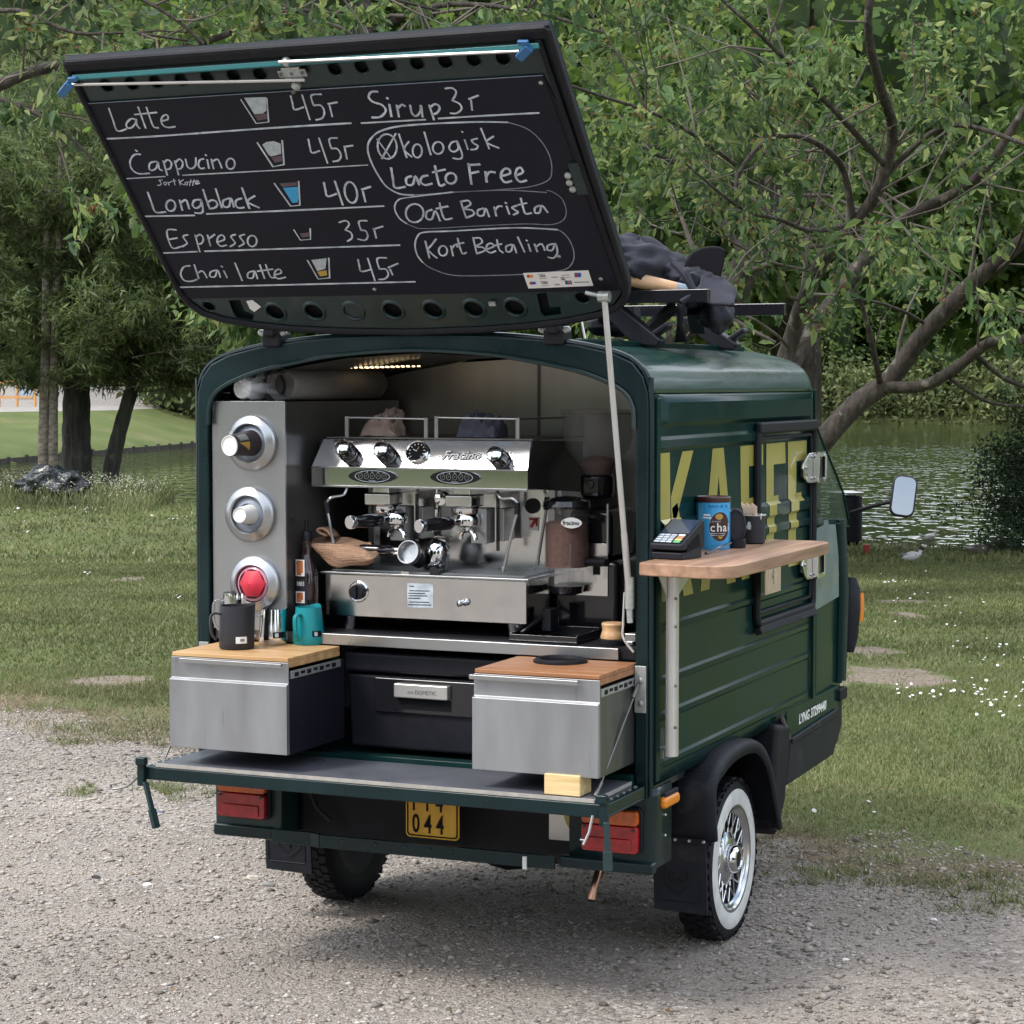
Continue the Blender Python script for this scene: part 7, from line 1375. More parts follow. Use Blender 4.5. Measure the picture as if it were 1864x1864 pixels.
near_tree('background_tree', 'rough-barked tree whose trunk shows above the middle of the open hatch', [
    ([bD]+DP([(700, 400, 19), (680, 150, 19), (665, 50, 19), (640, -80, 19)]), (.11, .085)), (DP([(670, 60, 19), (800, 10, 18.6), (960, 20, 18.2), (1100, 60, 18)]), (.03, .012)), (DP([(668, 40, 19), (540, 20, 18.6), (430, 50, 18.2)]), (.03, .012)), (DP([(660, -40, 19), (900, -60, 18.6), (1150, -20, 18)]), (.03, .012)),
    ], bD, M['leafA'], .09, 3.6, 1.4, 7, [(.3, -.4, .1), (-.4, -.3, 0), (.1, .2, .3)])
bE = Vector((*xy((1230-932)/FPX*21, 21), 0)); bE.z = gz(bE.x, bE.y)
near_tree('mossy_tree', 'thick mossy trunk standing behind the bundle on the roof rack', [
    ([bE]+DP([(1190, 700, 21), (1225, 600, 21), (1320, 540, 21), (1370, 460, 21), (1395, 400, 21), (1420, 300, 21)]), (.24, .10)), (DP([(1100, 700, 21), (1105, 620, 21), (1090, 560, 21)]), (.18, .12)), (DP([(1395, 400, 21), (1330, 330, 20.6), (1240, 300, 20.2), (1150, 260, 20)]), (.05, .015)), (DP([(1400, 380, 21), (1420, 200, 20.6), (1380, 100, 20)]), (.07, .02)),
    ], bE, M['leafA'], .09, 3.8, 1.5, 8, [(-.3, -.4, .3), (.4, -.3, 0), (.1, .2, .4)])
# ------------------------------------------------------------------ template trees for the middle and far distance
def blob_pts(n, R3, shell=.55):
    d = unit(rng.normal(size=(n, 3))); k = (shell+(1-shell)*rng.random((n, 1))**.6)
    nz_ = np.array([noise.noise(Vector(v*2.3)) for v in d])[:, None]; return d*np.array(R3)*k*(1+.35*nz_), d
def template(name, lobes, nleaf, size, m, tmpl, trunk_h, trunk_r, tm, core=True, droop=.2, up=.6, twigs=0):
    P = []; D = []; tot = sum(l[1][0]*l[1][1] for l in lobes)
    for c_, R3 in lobes:
        n = int(nleaf*R3[0]*R3[1]/tot); p, d = blob_pts(n, R3); P.append(p+np.array(c_)); D.append(d*.6+rng.normal(size=d.shape)*.6-np.array([0, 0, droop]))
    P = np.concatenate(P); D = np.concatenate(D); V, F = leaf_arrays(P, D, size*(1+rng.normal(size=len(P))*.25), up, tmpl)
    crown = quads('crown', V, F, m); b = MB()
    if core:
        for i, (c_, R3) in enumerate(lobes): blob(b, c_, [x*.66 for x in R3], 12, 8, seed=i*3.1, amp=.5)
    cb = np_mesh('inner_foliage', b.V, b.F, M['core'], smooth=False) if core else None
    b = MB(); b.tube([(0, 0, -.5), (.0, .05, trunk_h*.4), (.1, 0, trunk_h*.8), (0, .1, trunk_h)], [trunk_r*1.25, trunk_r, trunk_r*.8, trunk_r*.5], 12)
    for k in range(6):
        a = 6.28*k/6+rng.random(); z = trunk_h*rng.uniform(.55, .95); b.tube([(0, 0, z), (math.cos(a)*1.2, math.sin(a)*1.2, z+1.2), (math.cos(a)*2.6, math.sin(a)*2.6, z+2)], [trunk_r*.4, trunk_r*.28, trunk_r*.1], 6)
    tr = b.build('trunk', tm); objs = [o for o in (crown, cb, tr) if o]
    crown['kind'] = 'stuff'
    return objs
def place(tmpl_objs, name, label, cat, loc, sc, rz, group):
    t = bpy.data.objects.new(name, None); SC.collection.objects.link(t); t.location = loc; t.rotation_euler = (0, 0, rz); t.scale = (sc, sc, sc*rng.uniform(.92, 1.1)); tag(t, label, cat, group)
    for o in tmpl_objs: c_ = o.copy(); SC.collection.objects.link(c_); c_.parent = t
    return t
farT = [template('far', [((0, 0, 13), (6, 6, 7)), ((3.5, 1, 9), (4.5, 4.5, 5)), ((-3.5, -1, 10), (4.5, 4.5, 5.5)), ((0, -3.5, 7), (5, 4, 4.5)), ((1, 1, 18), (4, 4, 4.5)), ((2, -3, 4), (4.5, 3.5, 3.5)), ((-3, -2, 4), (4.5, 3.5, 3.5))], 11000, .50, M['leafC'], LT4, 12, .4, M['barkd']),
        template('far', [((0, 0, 10), (7, 6, 6.5)), ((4.5, -1, 6), (5, 4.5, 4.5)), ((-4.5, 0, 6.5), (5, 4.5, 5)), ((0, -2, 16), (5, 5, 5)), ((0, -4, 4), (5.5, 3.5, 4))], 11000, .46, M['leafB'], LT4, 10, .35, M['barkd'])]
midT = [template('mid', [((0, 0, 6.5), (3, 3, 2.6)), ((2, -.5, 5), (2.2, 2.2, 1.8)), ((-2, .5, 5.4), (2.2, 2.2, 2)), ((0, -1.8, 4.2), (2.4, 2, 1.5)), ((.3, .5, 8.6), (2, 2, 1.7))], 15000, .17, M['leafB'], MAPLE, 6, .17, M['bark'], core=True, droop=.6),
        template('mid', [((0, 0, 7), (2.6, 2.6, 3)), ((1.6, -1, 4.6), (2.2, 2, 2)), ((-1.8, 0, 5.2), (2.2, 2.2, 2.2)), ((0, -1.6, 3.2), (2, 1.6, 1.3)), ((0, .5, 9.4), (1.8, 1.8, 1.8))], 15000, .15, M['leafA'], LT4, 6, .15, M['bark'], core=True, droop=.5)]
def P_rs(r, s, dz=0): x, y = xy(r, s); return Vector((x, y, gz(x, y)+dz))
far_list = []
for k in range(13):       # beyond the pond, right of the lawn
    r = -14+k*6.4; s = float(s_far(r))+8+3*rng.random(); far_list.append((r, s, rng.uniform(.85, 1.1), k % 2, 'right'))
for k in range(12):
    r = -38+k*8.5; s = float(s_far(r))+(58 if r < -12 else 22)+5*rng.random(); far_list.append((r, s, rng.uniform(1.15, 1.45), (k+1) % 2, 'back'))
for k in range(9):
    r = -44+k*12; far_list.append((r, 228+6*rng.random(), 1.75, k % 2, 'hill'))
for k in range(5):
    far_list.append((-48+k*7.0, 132+4*rng.random(), rng.uniform(.8, 1.0), k % 2, 'left'))
tl = {'right': 'round-headed tree on the far shore of the pond', 'back': 'tall green tree in the wood behind the far shore', 'hill': 'high tree at the back of the wood on the rise', 'left': 'bushy tree behind the pale path beyond the lawn at the left'}
gl = {'right': 'trees on the far shore of the pond', 'back': 'trees of the wood behind the pond', 'hill': 'trees at the back of the wood', 'left': 'trees behind the pale path'}
for r, s, sc, k, w_ in far_list: place(farT[k], 'broadleaf_tree', tl[w_], 'tree', P_rs(r, s, -.5), sc, rng.uniform(0, 6.28), gl[w_])
for r, s, sc, k in [(2.5, 34, 1.15, 0), (-2.0, 38, 1.25, 1), (4.1, 33, 1.2, 0), (10.6, 33.5, 1.3, 0), (9.9, 35.8, 1.3, 0), (1.5, 28, .95, 0), (3.6, 26.5, .95, 0), (-1.5, 30, 1.1, 0), (16, 30, 1.3, 1), (-.2, 44, 1.4, 1)]:
    place(midT[k], 'maple_tree' if k == 0 else 'waterside_tree', 'broad-leaved maple at the near edge of the pond' if k == 0 else 'fine-leaved green tree at the near edge of the pond', 'tree', P_rs(r, s, .2), sc, rng.uniform(0, 6.28), 'maples along the near edge of the pond' if k == 0 else 'fine-leaved trees along the near edge of the pond')
# trees the chrome and the paint reflect: beyond the frame at the right and behind the viewer
for r, s, sc, k in [(34, 36, .7, 0), (45, 60, .9, 1), (60, 90, 1, 0), (80, 120, 1, 1), (60, 30, .9, 0), (50, 5, .8, 1), (-16, -31, .75, 1), (8, -36, .8, 0), (-28, -24, .7, 1), (-22, -28, .7, 0), (-10, -34, .8, 1), (2, -38, .75, 0), (14, -33, .7, 1), (26, -24, .7, 0), (-34, -18, .8, 1), (-40, 10, .8, 0), (38, -10, .75, 1)]:
    place(farT[k], 'park_tree', 'large park tree standing beyond the edge of the picture', 'tree', P_rs(r, s, -.3), sc, rng.uniform(0, 6.28), 'park trees outside the picture')
for o in [o for T_ in farT+midT for o in T_]: bpy.data.objects.remove(o, do_unlink=True)
# ------------------------------------------------------------------ left group: pale twin stems, thick dark trunk, leaning trunk
def stem(name, label, path, rad, m, group=None, crown=None):
    t = thing(name, label, 'tree', path[0], group); b = MB(); P = catmull(path, 5); n = len(P); b.tube(P, [(rad[0]+(rad[1]-rad[0])*(i/(n-1))**.8)*(1+.04*math.sin(i*2.1)) for i in range(n)], 18); b.build('trunk', M[m], t, ang=80); return t
D0 = 53.5
g1 = G(79, 868); g2 = G(98, 872)
def dz(px, py): return U(px, py, D=D0)
t1 = stem('larch_tree', 'pale scaly larch stem at the far left, the left one of the twin pair', [Vector((*dz(78, 872)[:2], -1.2)), dz(80, 760), dz(83, 640), dz(84, 520), dz(86, 430), dz(88, 250)], (.150, .08), 'barkl')
t2 = stem('larch_tree', 'pale scaly larch stem close right of its twin at the far left', [Vector((*dz(95, 872)[:2], -1.2)), dz(97, 760), dz(99, 640), dz(103, 520), dz(108, 430), dz(112, 250)], (.135, .07), 'barkl')
t3 = stem('oak_tree', 'thick dark grey trunk at the pond edge behind the twin stems', [Vector((*U(140, 885, D=55)[:2], -1.5)), U(140, 850, D=55), U(139, 780, D=55), U(140, 700, D=55), U(143, 600, D=55), U(146, 450, D=55)], (.42, .30), 'barkd')
t4 = stem('leaning_waterside_tree', 'slim dark trunk leaning right at the pond edge left of the van', [Vector((*U(196, 885, D=55)[:2], -1.5)), U(202, 860, D=55), U(214, 800, D=55), U(232, 735, D=55), U(256, 660, D=55), U(290, 560, D=55)], (.24, .15), 'barkd')
# their foliage: feathery sprays around many fine boughs
def feather(t, cen, n, L, per, size, m, tw, seed=0, ax=None, lim=None):
    st = []
    for k in range(n):
        c_ = Vector(cen[k % len(cen)])+Vector(rng.normal(size=3))*Vector((0.1, .1, .25)).length; d = Vector((rng.normal(), rng.normal(), rng.normal()*.25)); st.append((c_, d, L*rng.uniform(.5, 1.2), .022))
    tb, en = branches(st, 2, .6, .5, .5, up=-.02, twig_r=.007, droop=.08); tb = [x for x in tb if min(p.z for p in x[0]) > 1.5]; en = [e for e in en if min(p.z for p in e[0]) > 1.7]; tubes_mesh(tb, 'branches', M[tw], t); bw = np.array(world_loc(t))
    V, F = leaf_twigs(en, per, size, jit=.10, droop=.15, levels=(0, 1, 2), up=.8, tmpl=NEED if m == 'needle' else LT4, rmsz=.35); o = quads('crown', V-bw, F, M[m], t); o['kind'] = 'stuff'
along = lambda a, b_, n: [Vector(a).lerp(Vector(b_), i/(n-1)) for i in range(n)]
feather(t1, along(dz(-50, 690), dz(-60, 250), 10)+along(dz(-130, 660), dz(-140, 300), 8)+along(dz(84, 380), dz(88, 250), 4), 90, 2.2, 26, .22, 'needle', 'twig'); feather(t2, along(dz(235, 690), dz(250, 250), 12)+along(dz(290, 640), dz(300, 300), 8)+along(dz(108, 380), dz(112, 250), 4), 95, 2.2, 26, .22, 'needle', 'twig')
feather(t3, along(U(142, 600, D=57), U(148, 350, D=57), 10)+along(U(230, 600, D=57), U(340, 540, D=57), 8)+along(U(330, 640, D=56), U(400, 560, D=56), 5), 80, 2.6, 20, .24, 'needle', 'twig'); feather(t4, along(U(250, 690, D=55), U(330, 520, D=55), 10)+along(U(290, 700, D=55), U(400, 690, D=55), 8), 90, 2.4, 22, .22, 'needle', 'twig')
# dark bush at the right pond edge, hanging low
bz_ = P_rs(9.9, 36.0); bush = thing('waterside_bush', 'dark fine-leaved bush overhanging the pond at the right edge', 'bush', bz_)
st = []
for k in range(260):
    c_ = bz_+Vector((*(np.array(RH)*rng.uniform(-1.4, 2.4)+np.array(FH)*rng.uniform(-1, 1)), 0))+Vector((0, 0, rng.uniform(.1, 2.7))); st.append((c_, Vector((-RH[0]*.7+rng.normal()*.5, -RH[1]*.7+rng.normal()*.5, rng.normal()*.35)), rng.uniform(.5, 1.1), .014))
tb, en = branches(st, 1, .6, .5, .3, twig_r=.005); tubes_mesh(tb, 'branches', M['barkd'], bush); V, F = leaf_twigs(en, 34, .07, jit=.14, levels=(0, 1), droop=.1); o = quads('foliage', V-np.array(bz_), F, M['leafD'], bush); o['kind'] = 'stuff'
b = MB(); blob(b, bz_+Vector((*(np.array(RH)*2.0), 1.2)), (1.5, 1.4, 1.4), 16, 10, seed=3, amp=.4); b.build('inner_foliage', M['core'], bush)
# understorey on the far shore: one hedge-like mass per side
def shore_mass(name, label, r0, r1, n, hgt, m, ds=(0, 5), size=.42, per=60, group=None):
    P = []; D = []
    for k in range(n):
        r = rng.uniform(r0, r1); s = float(s_far(r))+rng.uniform(*ds); c_ = np.array(P_rs(r, s))+np.array([0, 0, rng.uniform(-.3, hgt)]); p = c_+rng.normal(size=(per, 3))*np.array([1.1, 1.1, .55]); P.append(p); D.append(rng.normal(size=(per, 3))-np.array([0, 0, .4]))
    V, F = leaf_arrays(np.concatenate(P), np.concatenate(D), size*(1+.2*rng.normal(size=n*per)), .6); o = np_mesh(name, V, F, m); tag(o, label, 'undergrowth', None, 'stuff'); return o
shore_mass('undergrowth', 'low green undergrowth hanging over the far shore of the pond', -14, 62, 560, 4.5, M['leafC'], ds=(-2.2, 4))
shore_mass('undergrowth', 'low bushes behind the pale path on the left', -44, -14, 260, 3.5, M['leafB'], ds=(60, 66) if False else (56, 64))
# timber edging of the far left bank
edge = thing('timber_bank_edging', 'row of dark timber posts and boards along the far left bank of the pond', 'bank edging', P_rs(-17, 85))
for k in range(46):
    r = -27+k*.30; s = float(s_far(r)); p = P_rs(r, s-.5); b = MB(); b.cyl((p.x, p.y, -1.5), (p.x, p.y, -1.0+.05*rng.random()), .08, n=7); b.build('post', M['barkd'], edge)
b = MB()
for k in range(45):
    r = -27+k*.30; q0_ = P_rs(r, float(s_far(r))-.45); q1_ = P_rs(r+.3, float(s_far(r+.3))-.45); q0_.z = q1_.z = -1.16; b.bar(q0_, q1_, .05, .24)
b.build('edge_board', M['bark'], edge)
# orange play frame far behind the path
pf_ = P_rs(-20.5, 108); pf_.z = .55; pf_ = P_rs(-24.6, 108); pf_.z = .55; play = thing('climbing_frame', 'orange timber climbing frame far away behind the pale path at the left', 'climbing frame', pf_)
u_ = Vector((*RH, 0)); M['orangew'] = mat('orange_timber', (.50, .26, .09), .6)
for k in range(4): b = MB(); q = pf_+u_*(k*.9-2); b.cyl(q, q+Vector((0, 0, 1.7 if k % 2 else 1.2)), .07, n=8); b.build('post', M['orangew'], play)
b = MB(); b.bar(pf_+u_*-2+Vector((0, 0, 1.1)), pf_+u_*.7+Vector((0, 0, 1.5)), .12, .12); b.bar(pf_+u_*-2+Vector((0, 0, .5)), pf_+u_*.7+Vector((0, 0, .5)), .10, .12); b.build('rail', M['orangew'], play)
b = MB(); b.prism(rrect(-.5, .5, 0, .8, .1), pf_+u_*.2+Vector((0, 0, .4)), u_, (0, 0, 1), (0, .08, 0)); b.build('climbing_panel', mat('blue_panel', (.30, .36, .42), .6), play)
# black bag and weeds at the foot of the twin stems
bg_ = G(92, 918); bagt = MB(); blob(bagt, bg_+Vector((0, 0, .46)), (.80, .5, .38), 40, 24, seed=4.4, amp=.45, folds=9); blob(bagt, bg_+Vector((*(RH*.75), .12)), (.40, .3, .18), 24, 14, seed=1.1, amp=.5); M['bagb'] = mat('black_sheet_plastic', (.012, .016, .018), .25, 0, .2, bump=.8, bscale=12, bdist=.04)
tag(bagt.build('rubbish_bag', M['bagb'], None, ang=180), 'crumpled black plastic bag lying below the pale twin stems', 'rubbish bag')
b = MB(); q = Vector(bg_); b.cyl(q+Vector((0, 0, .05)), q+Vector((.1, 0, 1.0)), .02, n=6)
# weeds by the water
M['weed'] = leaf_mat('weed_leaves', [(.06, .09, .03), (.10, .13, .05), (.16, .18, .08), (.26, .25, .13)], .3)
P = []; D = []; S_ = []
for k in range(8000):
    r = rng.uniform(-15, -8); s = float(s_near(r))-rng.uniform(.2, 6.5)*rng.random(); p = P_rs(r, s); h_ = rng.uniform(.12, .42); n = 3
    for j in range(n): P.append((p.x+rng.normal()*.05, p.y+rng.normal()*.05, p.z+h_*j/n)); D.append((rng.normal()*.4, rng.normal()*.4, 1)); S_.append(h_*.55)
THIN = (np.array([(0, 0, 0), (.4, .045, 0), (1, 0, -.05), (.4, -.045, 0)]), np.array([(0, 1, 2, 3)])); V, F = leaf_arrays(np.array(P), np.array(D), np.array(S_)*1.1, .1, THIN)
heads = [(p[0]+rng.normal()*.1, p[1]+rng.normal()*.1, p[2]+.35+.3*rng.random()) for p in P[::9]]; Vh, Fh = leaf_arrays(np.array(heads), rng.normal(size=(len(heads), 3)), .05); tag(np_mesh('seed_heads', Vh, Fh, mat('pale_seed_heads', (.42, .42, .30), .9)), 'pale seed heads standing among the weeds by the pond', 'seed heads', None, 'stuff')
tag(np_mesh('weeds', V, F, M['weed']), 'tall weeds and seed heads along the left pond edge', 'weeds', None, 'stuff')
# ------------------------------------------------------------------ litter bin, cup, birds
bn = P_rs((1541-932)/FPX*37.6, 37.6); litter = thing('litter_bin', 'dark round litter bin with a flat pale lid near the pond behind the cab', 'litter bin', bn)
b = MB(); b.lathe([(.27, .06), (.285, .12), (.285, .84), (.27, .86)], bn, (0, 0, 1), 26); b.build('bin_body', M['greypl'], litter)
b = MB(); b.lathe([(.30, .90), (.31, .92), (.001, .95)], bn, (0, 0, 1), 26); [b.cyl(bn+Vector((x, 0, .85)), bn+Vector((x, 0, .91)), .015, n=6) for x in (-.2, .2)]; b.build('bin_lid', M['alu'], litter)
b = MB(); [b.cyl(bn+Vector((x, y, -.05)), bn+Vector((x, y, .08)), .03, n=8) for x, y in ((-.2, 0), (.2, 0), (0, .2), (0, -.2))]; b.build('bin_foot', M['rubber'], litter)
q = G(1577, 1010); b = MB(); b.lathe([(.045, 0), (.06, .16), (.055, .16)], q, (0, 0, 1), 14); tag(b.build('red_cup', mat('red_paper_cup', (.30, .04, .03), .6), None), 'small red cup standing on the grass beside the litter bin', 'cup')
def bird(name, label, cat, px, py, L, cols, facing=1, swim=False, group=None, lie=False):
    p = G(px, py) if not swim else U(px, py, Z=-1.25); t = thing(name, label, cat, p, group); f = Vector((*RH, 0))*facing; sd_ = Vector((*FH, 0)); up = Vector((0, 0, 1)); hb = .0 if (swim or lie) else L*.16
    c0 = p+up*(hb+L*.17)
    def bodyf(u, v):
        a = 2*math.pi*u; x = (v-.5)*2; rad = L*.17*max(0, (1-abs(x)**2.2))**.6*(1+.15*math.cos(math.pi*x)); return tuple(c0+f*(x*L*.40)+up*(x*L*.05)+sd_*(rad*.85*math.cos(a))+up*(rad*math.sin(a)))
    b = MB(); b.grid(bodyf, 18, 14, closeu=True); o = b.build('body', cols[0], t, ang=180)
    b = MB()
    for s2 in (-1, 1): b.grid(lambda u, v: tuple(c0+f*(L*(.18-.62*v))+up*(L*(.09+.05*math.sin(3.1*u)-.02*v))+sd_*(s2*L*(.145*math.sin(.6+1.6*(1-u))*(1-.75*v**2)))+up*(-L*.12*(1-u)*(1-.8*v))), 6, 8)
    o2 = b.build('wing', cols[1], t, ang=180); o2.modifiers.new('S', 'SOLIDIFY').thickness = L*.02
    b = MB(); neck0 = c0+f*L*.30+up*L*.06; head = c0+f*L*.40+up*L*(.30 if not lie else .16); b.tube([neck0, neck0.lerp(head, .5)+f*L*.01, head], [L*.11, L*.075, L*.07], 12); b.build('neck', cols[0] if cat == 'gull' else cols[2], t)
    b = MB(); blob(b, head+up*L*.01, (L*.115, L*.10, L*.10), 14, 10, amp=0, folds=0); b.build('head', cols[2], t, ang=180)
    b = MB(); b.lathe([(L*.028, 0), (L*.004, L*.13)], head+f*L*.06+up*L*.02, f+up*-.12, 8); b.build('beak', cols[3], t)
    b = MB(); tl_ = c0-f*L*.34+up*L*.0; b.bar(tl_, tl_-f*L*.20-up*L*.02, L*.09, L*.03); b.build('tail', cols[4], t)
    if not (swim or lie): b = MB(); [b.tube([c0-up*L*.12+sd_*x*L*.05, p+sd_*x*L*.05+up*.0], L*.012, 6) for x in (-1, 1)]; b.build('leg', cols[3], t)
    return t
wm_ = mat('gull_white', (.50, .50, .49), .7); gm_ = mat('gull_grey', (.20, .215, .24), .7); bm_ = mat('dark_feathers', (.03, .022, .018), .7); rm_ = mat('dark_red_bill', (.10, .02, .02), .5); br_ = mat('brown_duck_feathers', (.085, .07, .055), .8, var=.5, vscale=30); pm_ = mat('pale_flank', (.34, .33, .30), .8)
bird('black_headed_gull', 'black-headed gull with a dark brown head standing on the grass at the right', 'gull', 1659, 1027, .34, (wm_, gm_, bm_, rm_, bm_))
bird('black_headed_gull', 'gull with a white head swimming on the pond behind the standing one', 'gull', 1690, 984, .36, (wm_, gm_, wm_, rm_, gm_), swim=True)
bird('duck', 'drake with a dark head resting on the grass below the dark bush', 'duck', 1780, 1010, .46, (br_, pm_, bm_, M['yellow'], bm_), lie=True)
bird('duck', 'mottled brown duck resting at the right of the drake', 'duck', 1826, 1000, .46, (br_, br_, br_, M['greypl'], br_), lie=True)
# ------------------------------------------------------------------ lawn, daisies, gravel stones
def dline(x, y): return y+.3705*x-2.247
def scatter_wedge(n, s0, s1, lat=.29):
    s = np.sqrt(rng.uniform(s0*s0, s1*s1, n)); r = rng.uniform(-lat, lat, n)*s+rng.uniform(-.3, .3, n); x, y = xy(r, s); return x, y, r, s
def nfield(x, y, sc, seed=0):
    return np.array([noise.noise(Vector((a*sc, b_*sc, seed))) for a, b_ in zip(x, y)])
def blades(name, n, s0, s1, h, wv, m, lat=.29, dryedge=False, lean=.5):
    x, y, r, s = scatter_wedge(n, s0, s1, lat); d = dline(x, y); nf = nfield(x, y, 1.3); n3 = nfield(x, y, .55, 7)
    if dryedge: keep = (d+nf*1.0 > -.05) & (d < 1.5) & (rng.random(n) < .9)
    else: keep = (d+nf*1.1 > .30+.35*rng.random(n)) & (s < s_near(r)-.05) & (rng.random(n) < np.clip(.45+d*.4, .45, 1))
    pm_ = np.full(n, 9.0)
    for r0, s0, ra, sa in PATCH: pm_ = np.minimum(pm_, ((r-r0)/ra)**2+((s-s0)/sa)**2)
    keep &= (pm_+nf*.9 > .85) | (rng.random(n) < .06)
    x, y, r, s, n3 = x[keep], y[keep], r[keep], s[keep], n3[keep]; k = len(x); z = zg(r, s); a = rng.uniform(0, 6.28, k); hh = h*(.5+.9*rng.random(k))*(1+.5*n3); ww = wv*(.7+.6*rng.random(k)); ln = rng.normal(size=(k, 2))*lean*hh[:, None]
    V = np.zeros((k, 3, 3)); V[:, 0] = np.stack([x-np.cos(a)*ww, y-np.sin(a)*ww, z-.004], -1); V[:, 1] = np.stack([x+np.cos(a)*ww, y+np.sin(a)*ww, z-.004], -1); V[:, 2] = np.stack([x+ln[:, 0], y+ln[:, 1], z+hh], -1)
    return np_mesh(name, V.reshape(-1, 3), np.arange(k*3).reshape(-1, 3), m)
tag(blades('grass', 260000, 6.5, 14, .022, .0035, M['grassb'], lat=.31), 'short green lawn grass around the van', 'grass', None, 'stuff')
tag(blades('grass', 220000, 14, 30, .028, .009, M['grassb']), 'short green lawn grass between the van and the pond', 'grass', None, 'stuff')
tag(blades('grass', 70000, 30, 62, .06, .02, M['grassb']), 'short green grass along the near bank', 'grass', None, 'stuff')
tag(blades('dry_grass', 60000, 6, 13, .026, .003, M['dry'], dryedge=True, lean=1.2), 'dry straw-coloured grass along the edge of the gravel', 'grass', None, 'stuff')
# tufts at the gravel edge
P = []; 
for px, py in ((130, 1340), (200, 1440), (330, 1425), (60, 1290), (380, 1440), (1625, 1610), (1530, 1595), (1700, 1620), (1850, 1635), (1450, 1600), (1780, 1600), (240, 1265), (280, 1360)):
    g_ = U(px, py, Z=0)
    for q in range(7):
        cx_, cy_, rad_ = g_.x+rng.normal()*.22, g_.y+rng.normal()*.13, rng.uniform(.012, .045)
        for k in range(int(900*rad_)+8): P.append((cx_+rng.normal()*rad_, cy_+rng.normal()*rad_, 0))
P = np.array(P); k = len(P); a = rng.uniform(0, 6.28, k); hh = .034*(.3+rng.random(k)); V = np.zeros((k, 3, 3)); V[:, 0] = P+np.stack([np.cos(a)*.003, np.sin(a)*.003, 0*a], -1); V[:, 1] = P-np.stack([np.cos(a)*.003, np.sin(a)*.003, 0*a], -1); V[:, 2] = P+np.stack([rng.normal(size=k)*.025, rng.normal(size=k)*.025, hh], -1)
tag(np_mesh('grass_tufts', V.reshape(-1, 3), np.arange(k*3).reshape(-1, 3), M['grassb']), 'green grass tufts growing at the gravel edge', 'grass', None, 'stuff')
# daisies and petals
P = []
for cx, cy, sx_, sy_, n in ((1740, 1265, 120, 26, 34), (1820, 1290, 60, 20, 12), (1620, 1062, 40, 3, 10), (1790, 1190, 60, 30, 14), (170, 925, 40, 6, 26), (40, 945, 60, 20, 8), (320, 945, 40, 5, 8), (155, 1047, 6, 2, 4), (330, 1092, 8, 3, 3), (1500, 1500, 200, 30, 8), (1680, 1100, 120, 40, 16)):
    for k in range(n):
        g_ = G(cx+rng.normal()*sx_*.6, cy+rng.normal()*sy_*.6)
        if s_near(rs(g_.x, g_.y)[0])-.3 > rs(g_.x, g_.y)[1] and dline(g_.x, g_.y) > .6: P.append(g_)
b = MB()
for g_ in P:
    dd = (g_-Vector(CAM)).length; r_ = (.007+.005*rng.random())*(1+max(0, dd-15)*.06); b.lathe([(.001, .004), (r_, .001), (r_*.3, -.003)], g_+Vector((0, 0, .028)), (rng.normal()*.3, rng.normal()*.3-.4, 1), 7, cap=False)
o = b.build('daisies', mat('daisy_white', (.60, .60, .58), .8), None); tag(o, 'small white daisies and petals scattered in the lawn', 'daisies', None, 'stuff')
# loose gravel
def stones(name, n, s0, s1, rad, cols, seed, lat=.30):
    x, y, r, s = scatter_wedge(n, s0, s1, lat); d = dline(x, y); nf = nfield(x, y, 1.6); nf2 = nfield(x, y, .9, 4); keep = (d+nf*.8 < .45) & (rng.random(n) < np.clip(.8+nf2*.8, .5, 1)); x, y = x[keep], y[keep]; k = len(x)
    O = np.array([(1, 0, 0), (0, 1, 0), (-1, 0, 0), (0, -1, 0), (0, 0, 1), (0, 0, -.6)], float); Fo = np.array([(0, 1, 4), (1, 2, 4), (2, 3, 4), (3, 0, 4), (1, 0, 5), (2, 1, 5), (3, 2, 5), (0, 3, 5)])
    a = rng.uniform(0, 6.28, k); sc = rad*np.exp(rng.normal(size=k)*.45); V = O[None]*(1+.3*rng.normal(size=(k, 6, 1)))*np.stack([sc, sc*rng.uniform(.5, 1, k), sc*rng.uniform(.3, .6, k)], -1)[:, None]
    c_, s_2 = np.cos(a)[:, None], np.sin(a)[:, None]; X = V[..., 0]*c_-V[..., 1]*s_2; Y_ = V[..., 0]*s_2+V[..., 1]*c_; V = np.stack([X+x[:, None], Y_+y[:, None], V[..., 2]+sc[:, None]*.12], -1)
    m = leaf_mat(name+'_stone', cols, .0, .85); return np_mesh(name, V.reshape(-1, 3), (Fo[None]+np.arange(k)[:, None, None]*6).reshape(-1, 3), m, smooth=True)
GC = [(.10, .09, .08), (.20, .18, .16), (.28, .245, .21), (.36, .32, .28), (.30, .25, .20), (.48, .45, .41)]
tag(stones('gravel', 130000, 3.9, 11.8, .0052, GC, 1), 'fine loose gravel covering the forecourt', 'gravel', None, 'stuff')
tag(stones('gravel', 2600, 3.9, 11.0, .0085, GC, 2), 'coarser pebbles lying in the gravel', 'gravel', None, 'stuff')
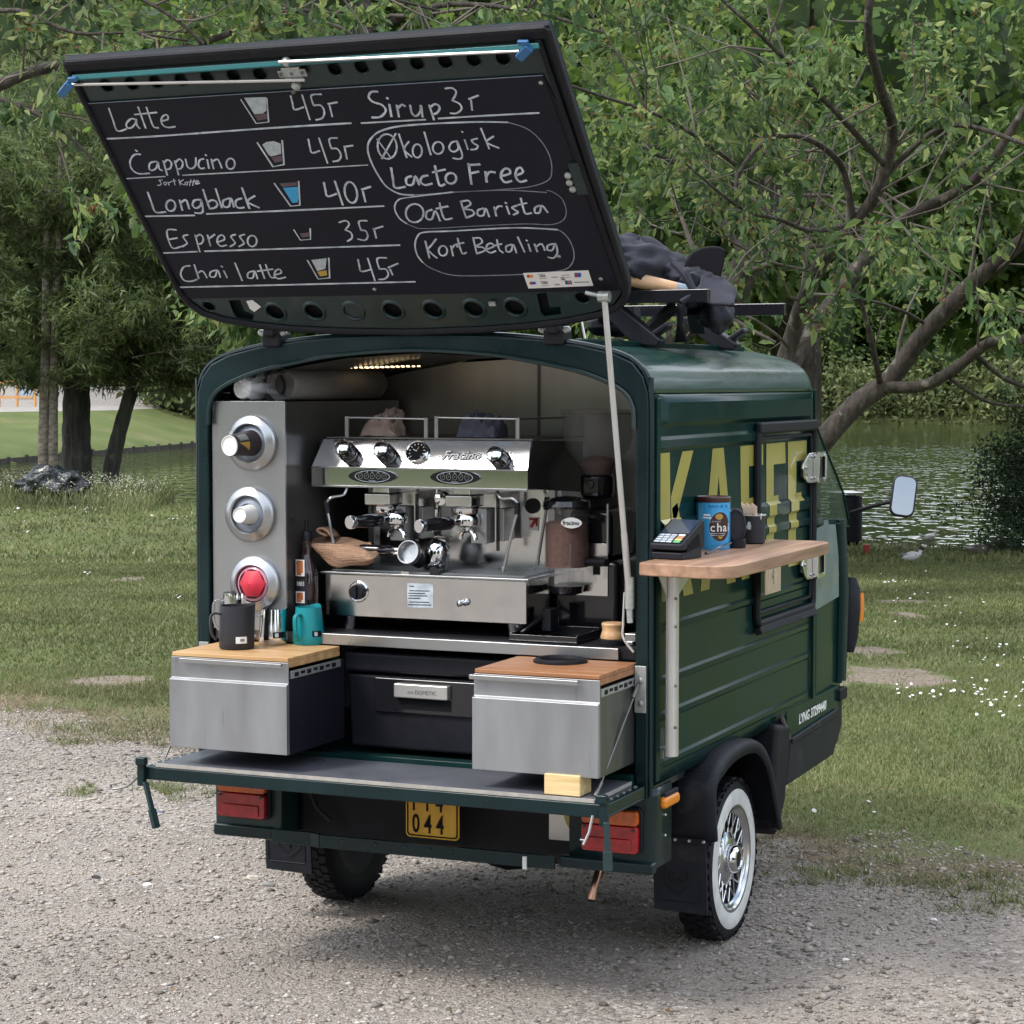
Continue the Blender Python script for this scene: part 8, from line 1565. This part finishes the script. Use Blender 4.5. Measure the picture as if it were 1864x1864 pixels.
for k, (px, py, r_, c_) in enumerate(((565, 1560, .030, 'pale'), (460, 1600, .028, 'pale'), (290, 1480, .020, 'blue-grey'), (175, 1598, .018, 'dark'), (1250, 1810, .018, 'grey'), (395, 1708, .013, 'white'), (1540, 1748, .012, 'white'), (1700, 1675, .012, 'white'), (268, 1612, .018, 'white'), (490, 1612, .026, 'grey'))):
    g_ = U(px, py, Z=0); b = MB(); blob(b, g_+Vector((0, 0, r_*.15)), (r_, r_*.7, r_*.42), 12, 8, seed=k*2.3, amp=.3, folds=3); cm = {'pale': (.42, .39, .34), 'blue-grey': (.14, .15, .18), 'dark': (.04, .04, .045), 'grey': (.20, .20, .19), 'white': (.66, .65, .62)}[c_]
    wh = ['beside the left mudflap', 'just left of the left mudflap', 'below the hanging tailgate latch at the left', 'far left on the open gravel', 'in the foreground right of the centre', 'in front of the left rear wheel', 'on the gravel at the lower right', 'close to the grass edge at the right', 'left of the dark cluster on the gravel', 'half buried beside the left mudflap'][k]
    tag(b.build('stone', mat('stone_'+c_.replace('-', '_'), cm, .85, var=.2, vscale=60), None), c_+' stone '+wh, 'stone')

# fallen leaves, twigs and bits
P = []; D = []
for k in range(420):
    x, y, r, s = scatter_wedge(1, 4, 15, .27); P.append((x[0], y[0], float(zg(r, s)[0])+(.004 if dline(x[0], y[0]) < .3 else .018))); D.append((rng.normal(), rng.normal(), .05))
V, F = leaf_arrays(np.array(P), np.array(D), .022*(1+.5*rng.random(len(P))), 2.5); tag(np_mesh('fallen_leaves', V, F, leaf_mat('fallen_leaf', [(.05, .035, .02), (.12, .07, .035), (.20, .13, .06), (.10, .12, .04)], .1)), 'small brown leaves fallen on the gravel and grass', 'fallen leaves', None, 'stuff')
b = MB()
for k in range(60):
    x, y, r, s = scatter_wedge(1, 4.2, 8.5, .27); a = rng.uniform(0, 6.28); L_ = rng.uniform(.02, .07); z = .004; p = Vector((x[0], y[0], z)); q = p+Vector((math.cos(a)*L_, math.sin(a)*L_, .003)); b.tube([p, p.lerp(q, .5)+Vector((.003, .004, .002)), q], .0013, 4)
tag(b.build('twigs', M['barkd'], None), 'short dark twigs lying on the gravel', 'twigs', None, 'stuff')
# ------------------------------------------------------------------ lettering becomes plain mesh
bpy.context.view_layer.update(); dg = bpy.context.evaluated_depsgraph_get()
for o in [o for o in SC.objects if o.type == 'FONT']:
    me = bpy.data.meshes.new_from_object(o.evaluated_get(dg)); nm = o.name; n_ = bpy.data.objects.new(nm, me); SC.collection.objects.link(n_)
    n_.parent = o.parent; n_.matrix_local = o.matrix_local.copy()
    if 'label' in o: n_['label'] = o['label']
    bpy.data.objects.remove(o, do_unlink=True); n_.name = nm
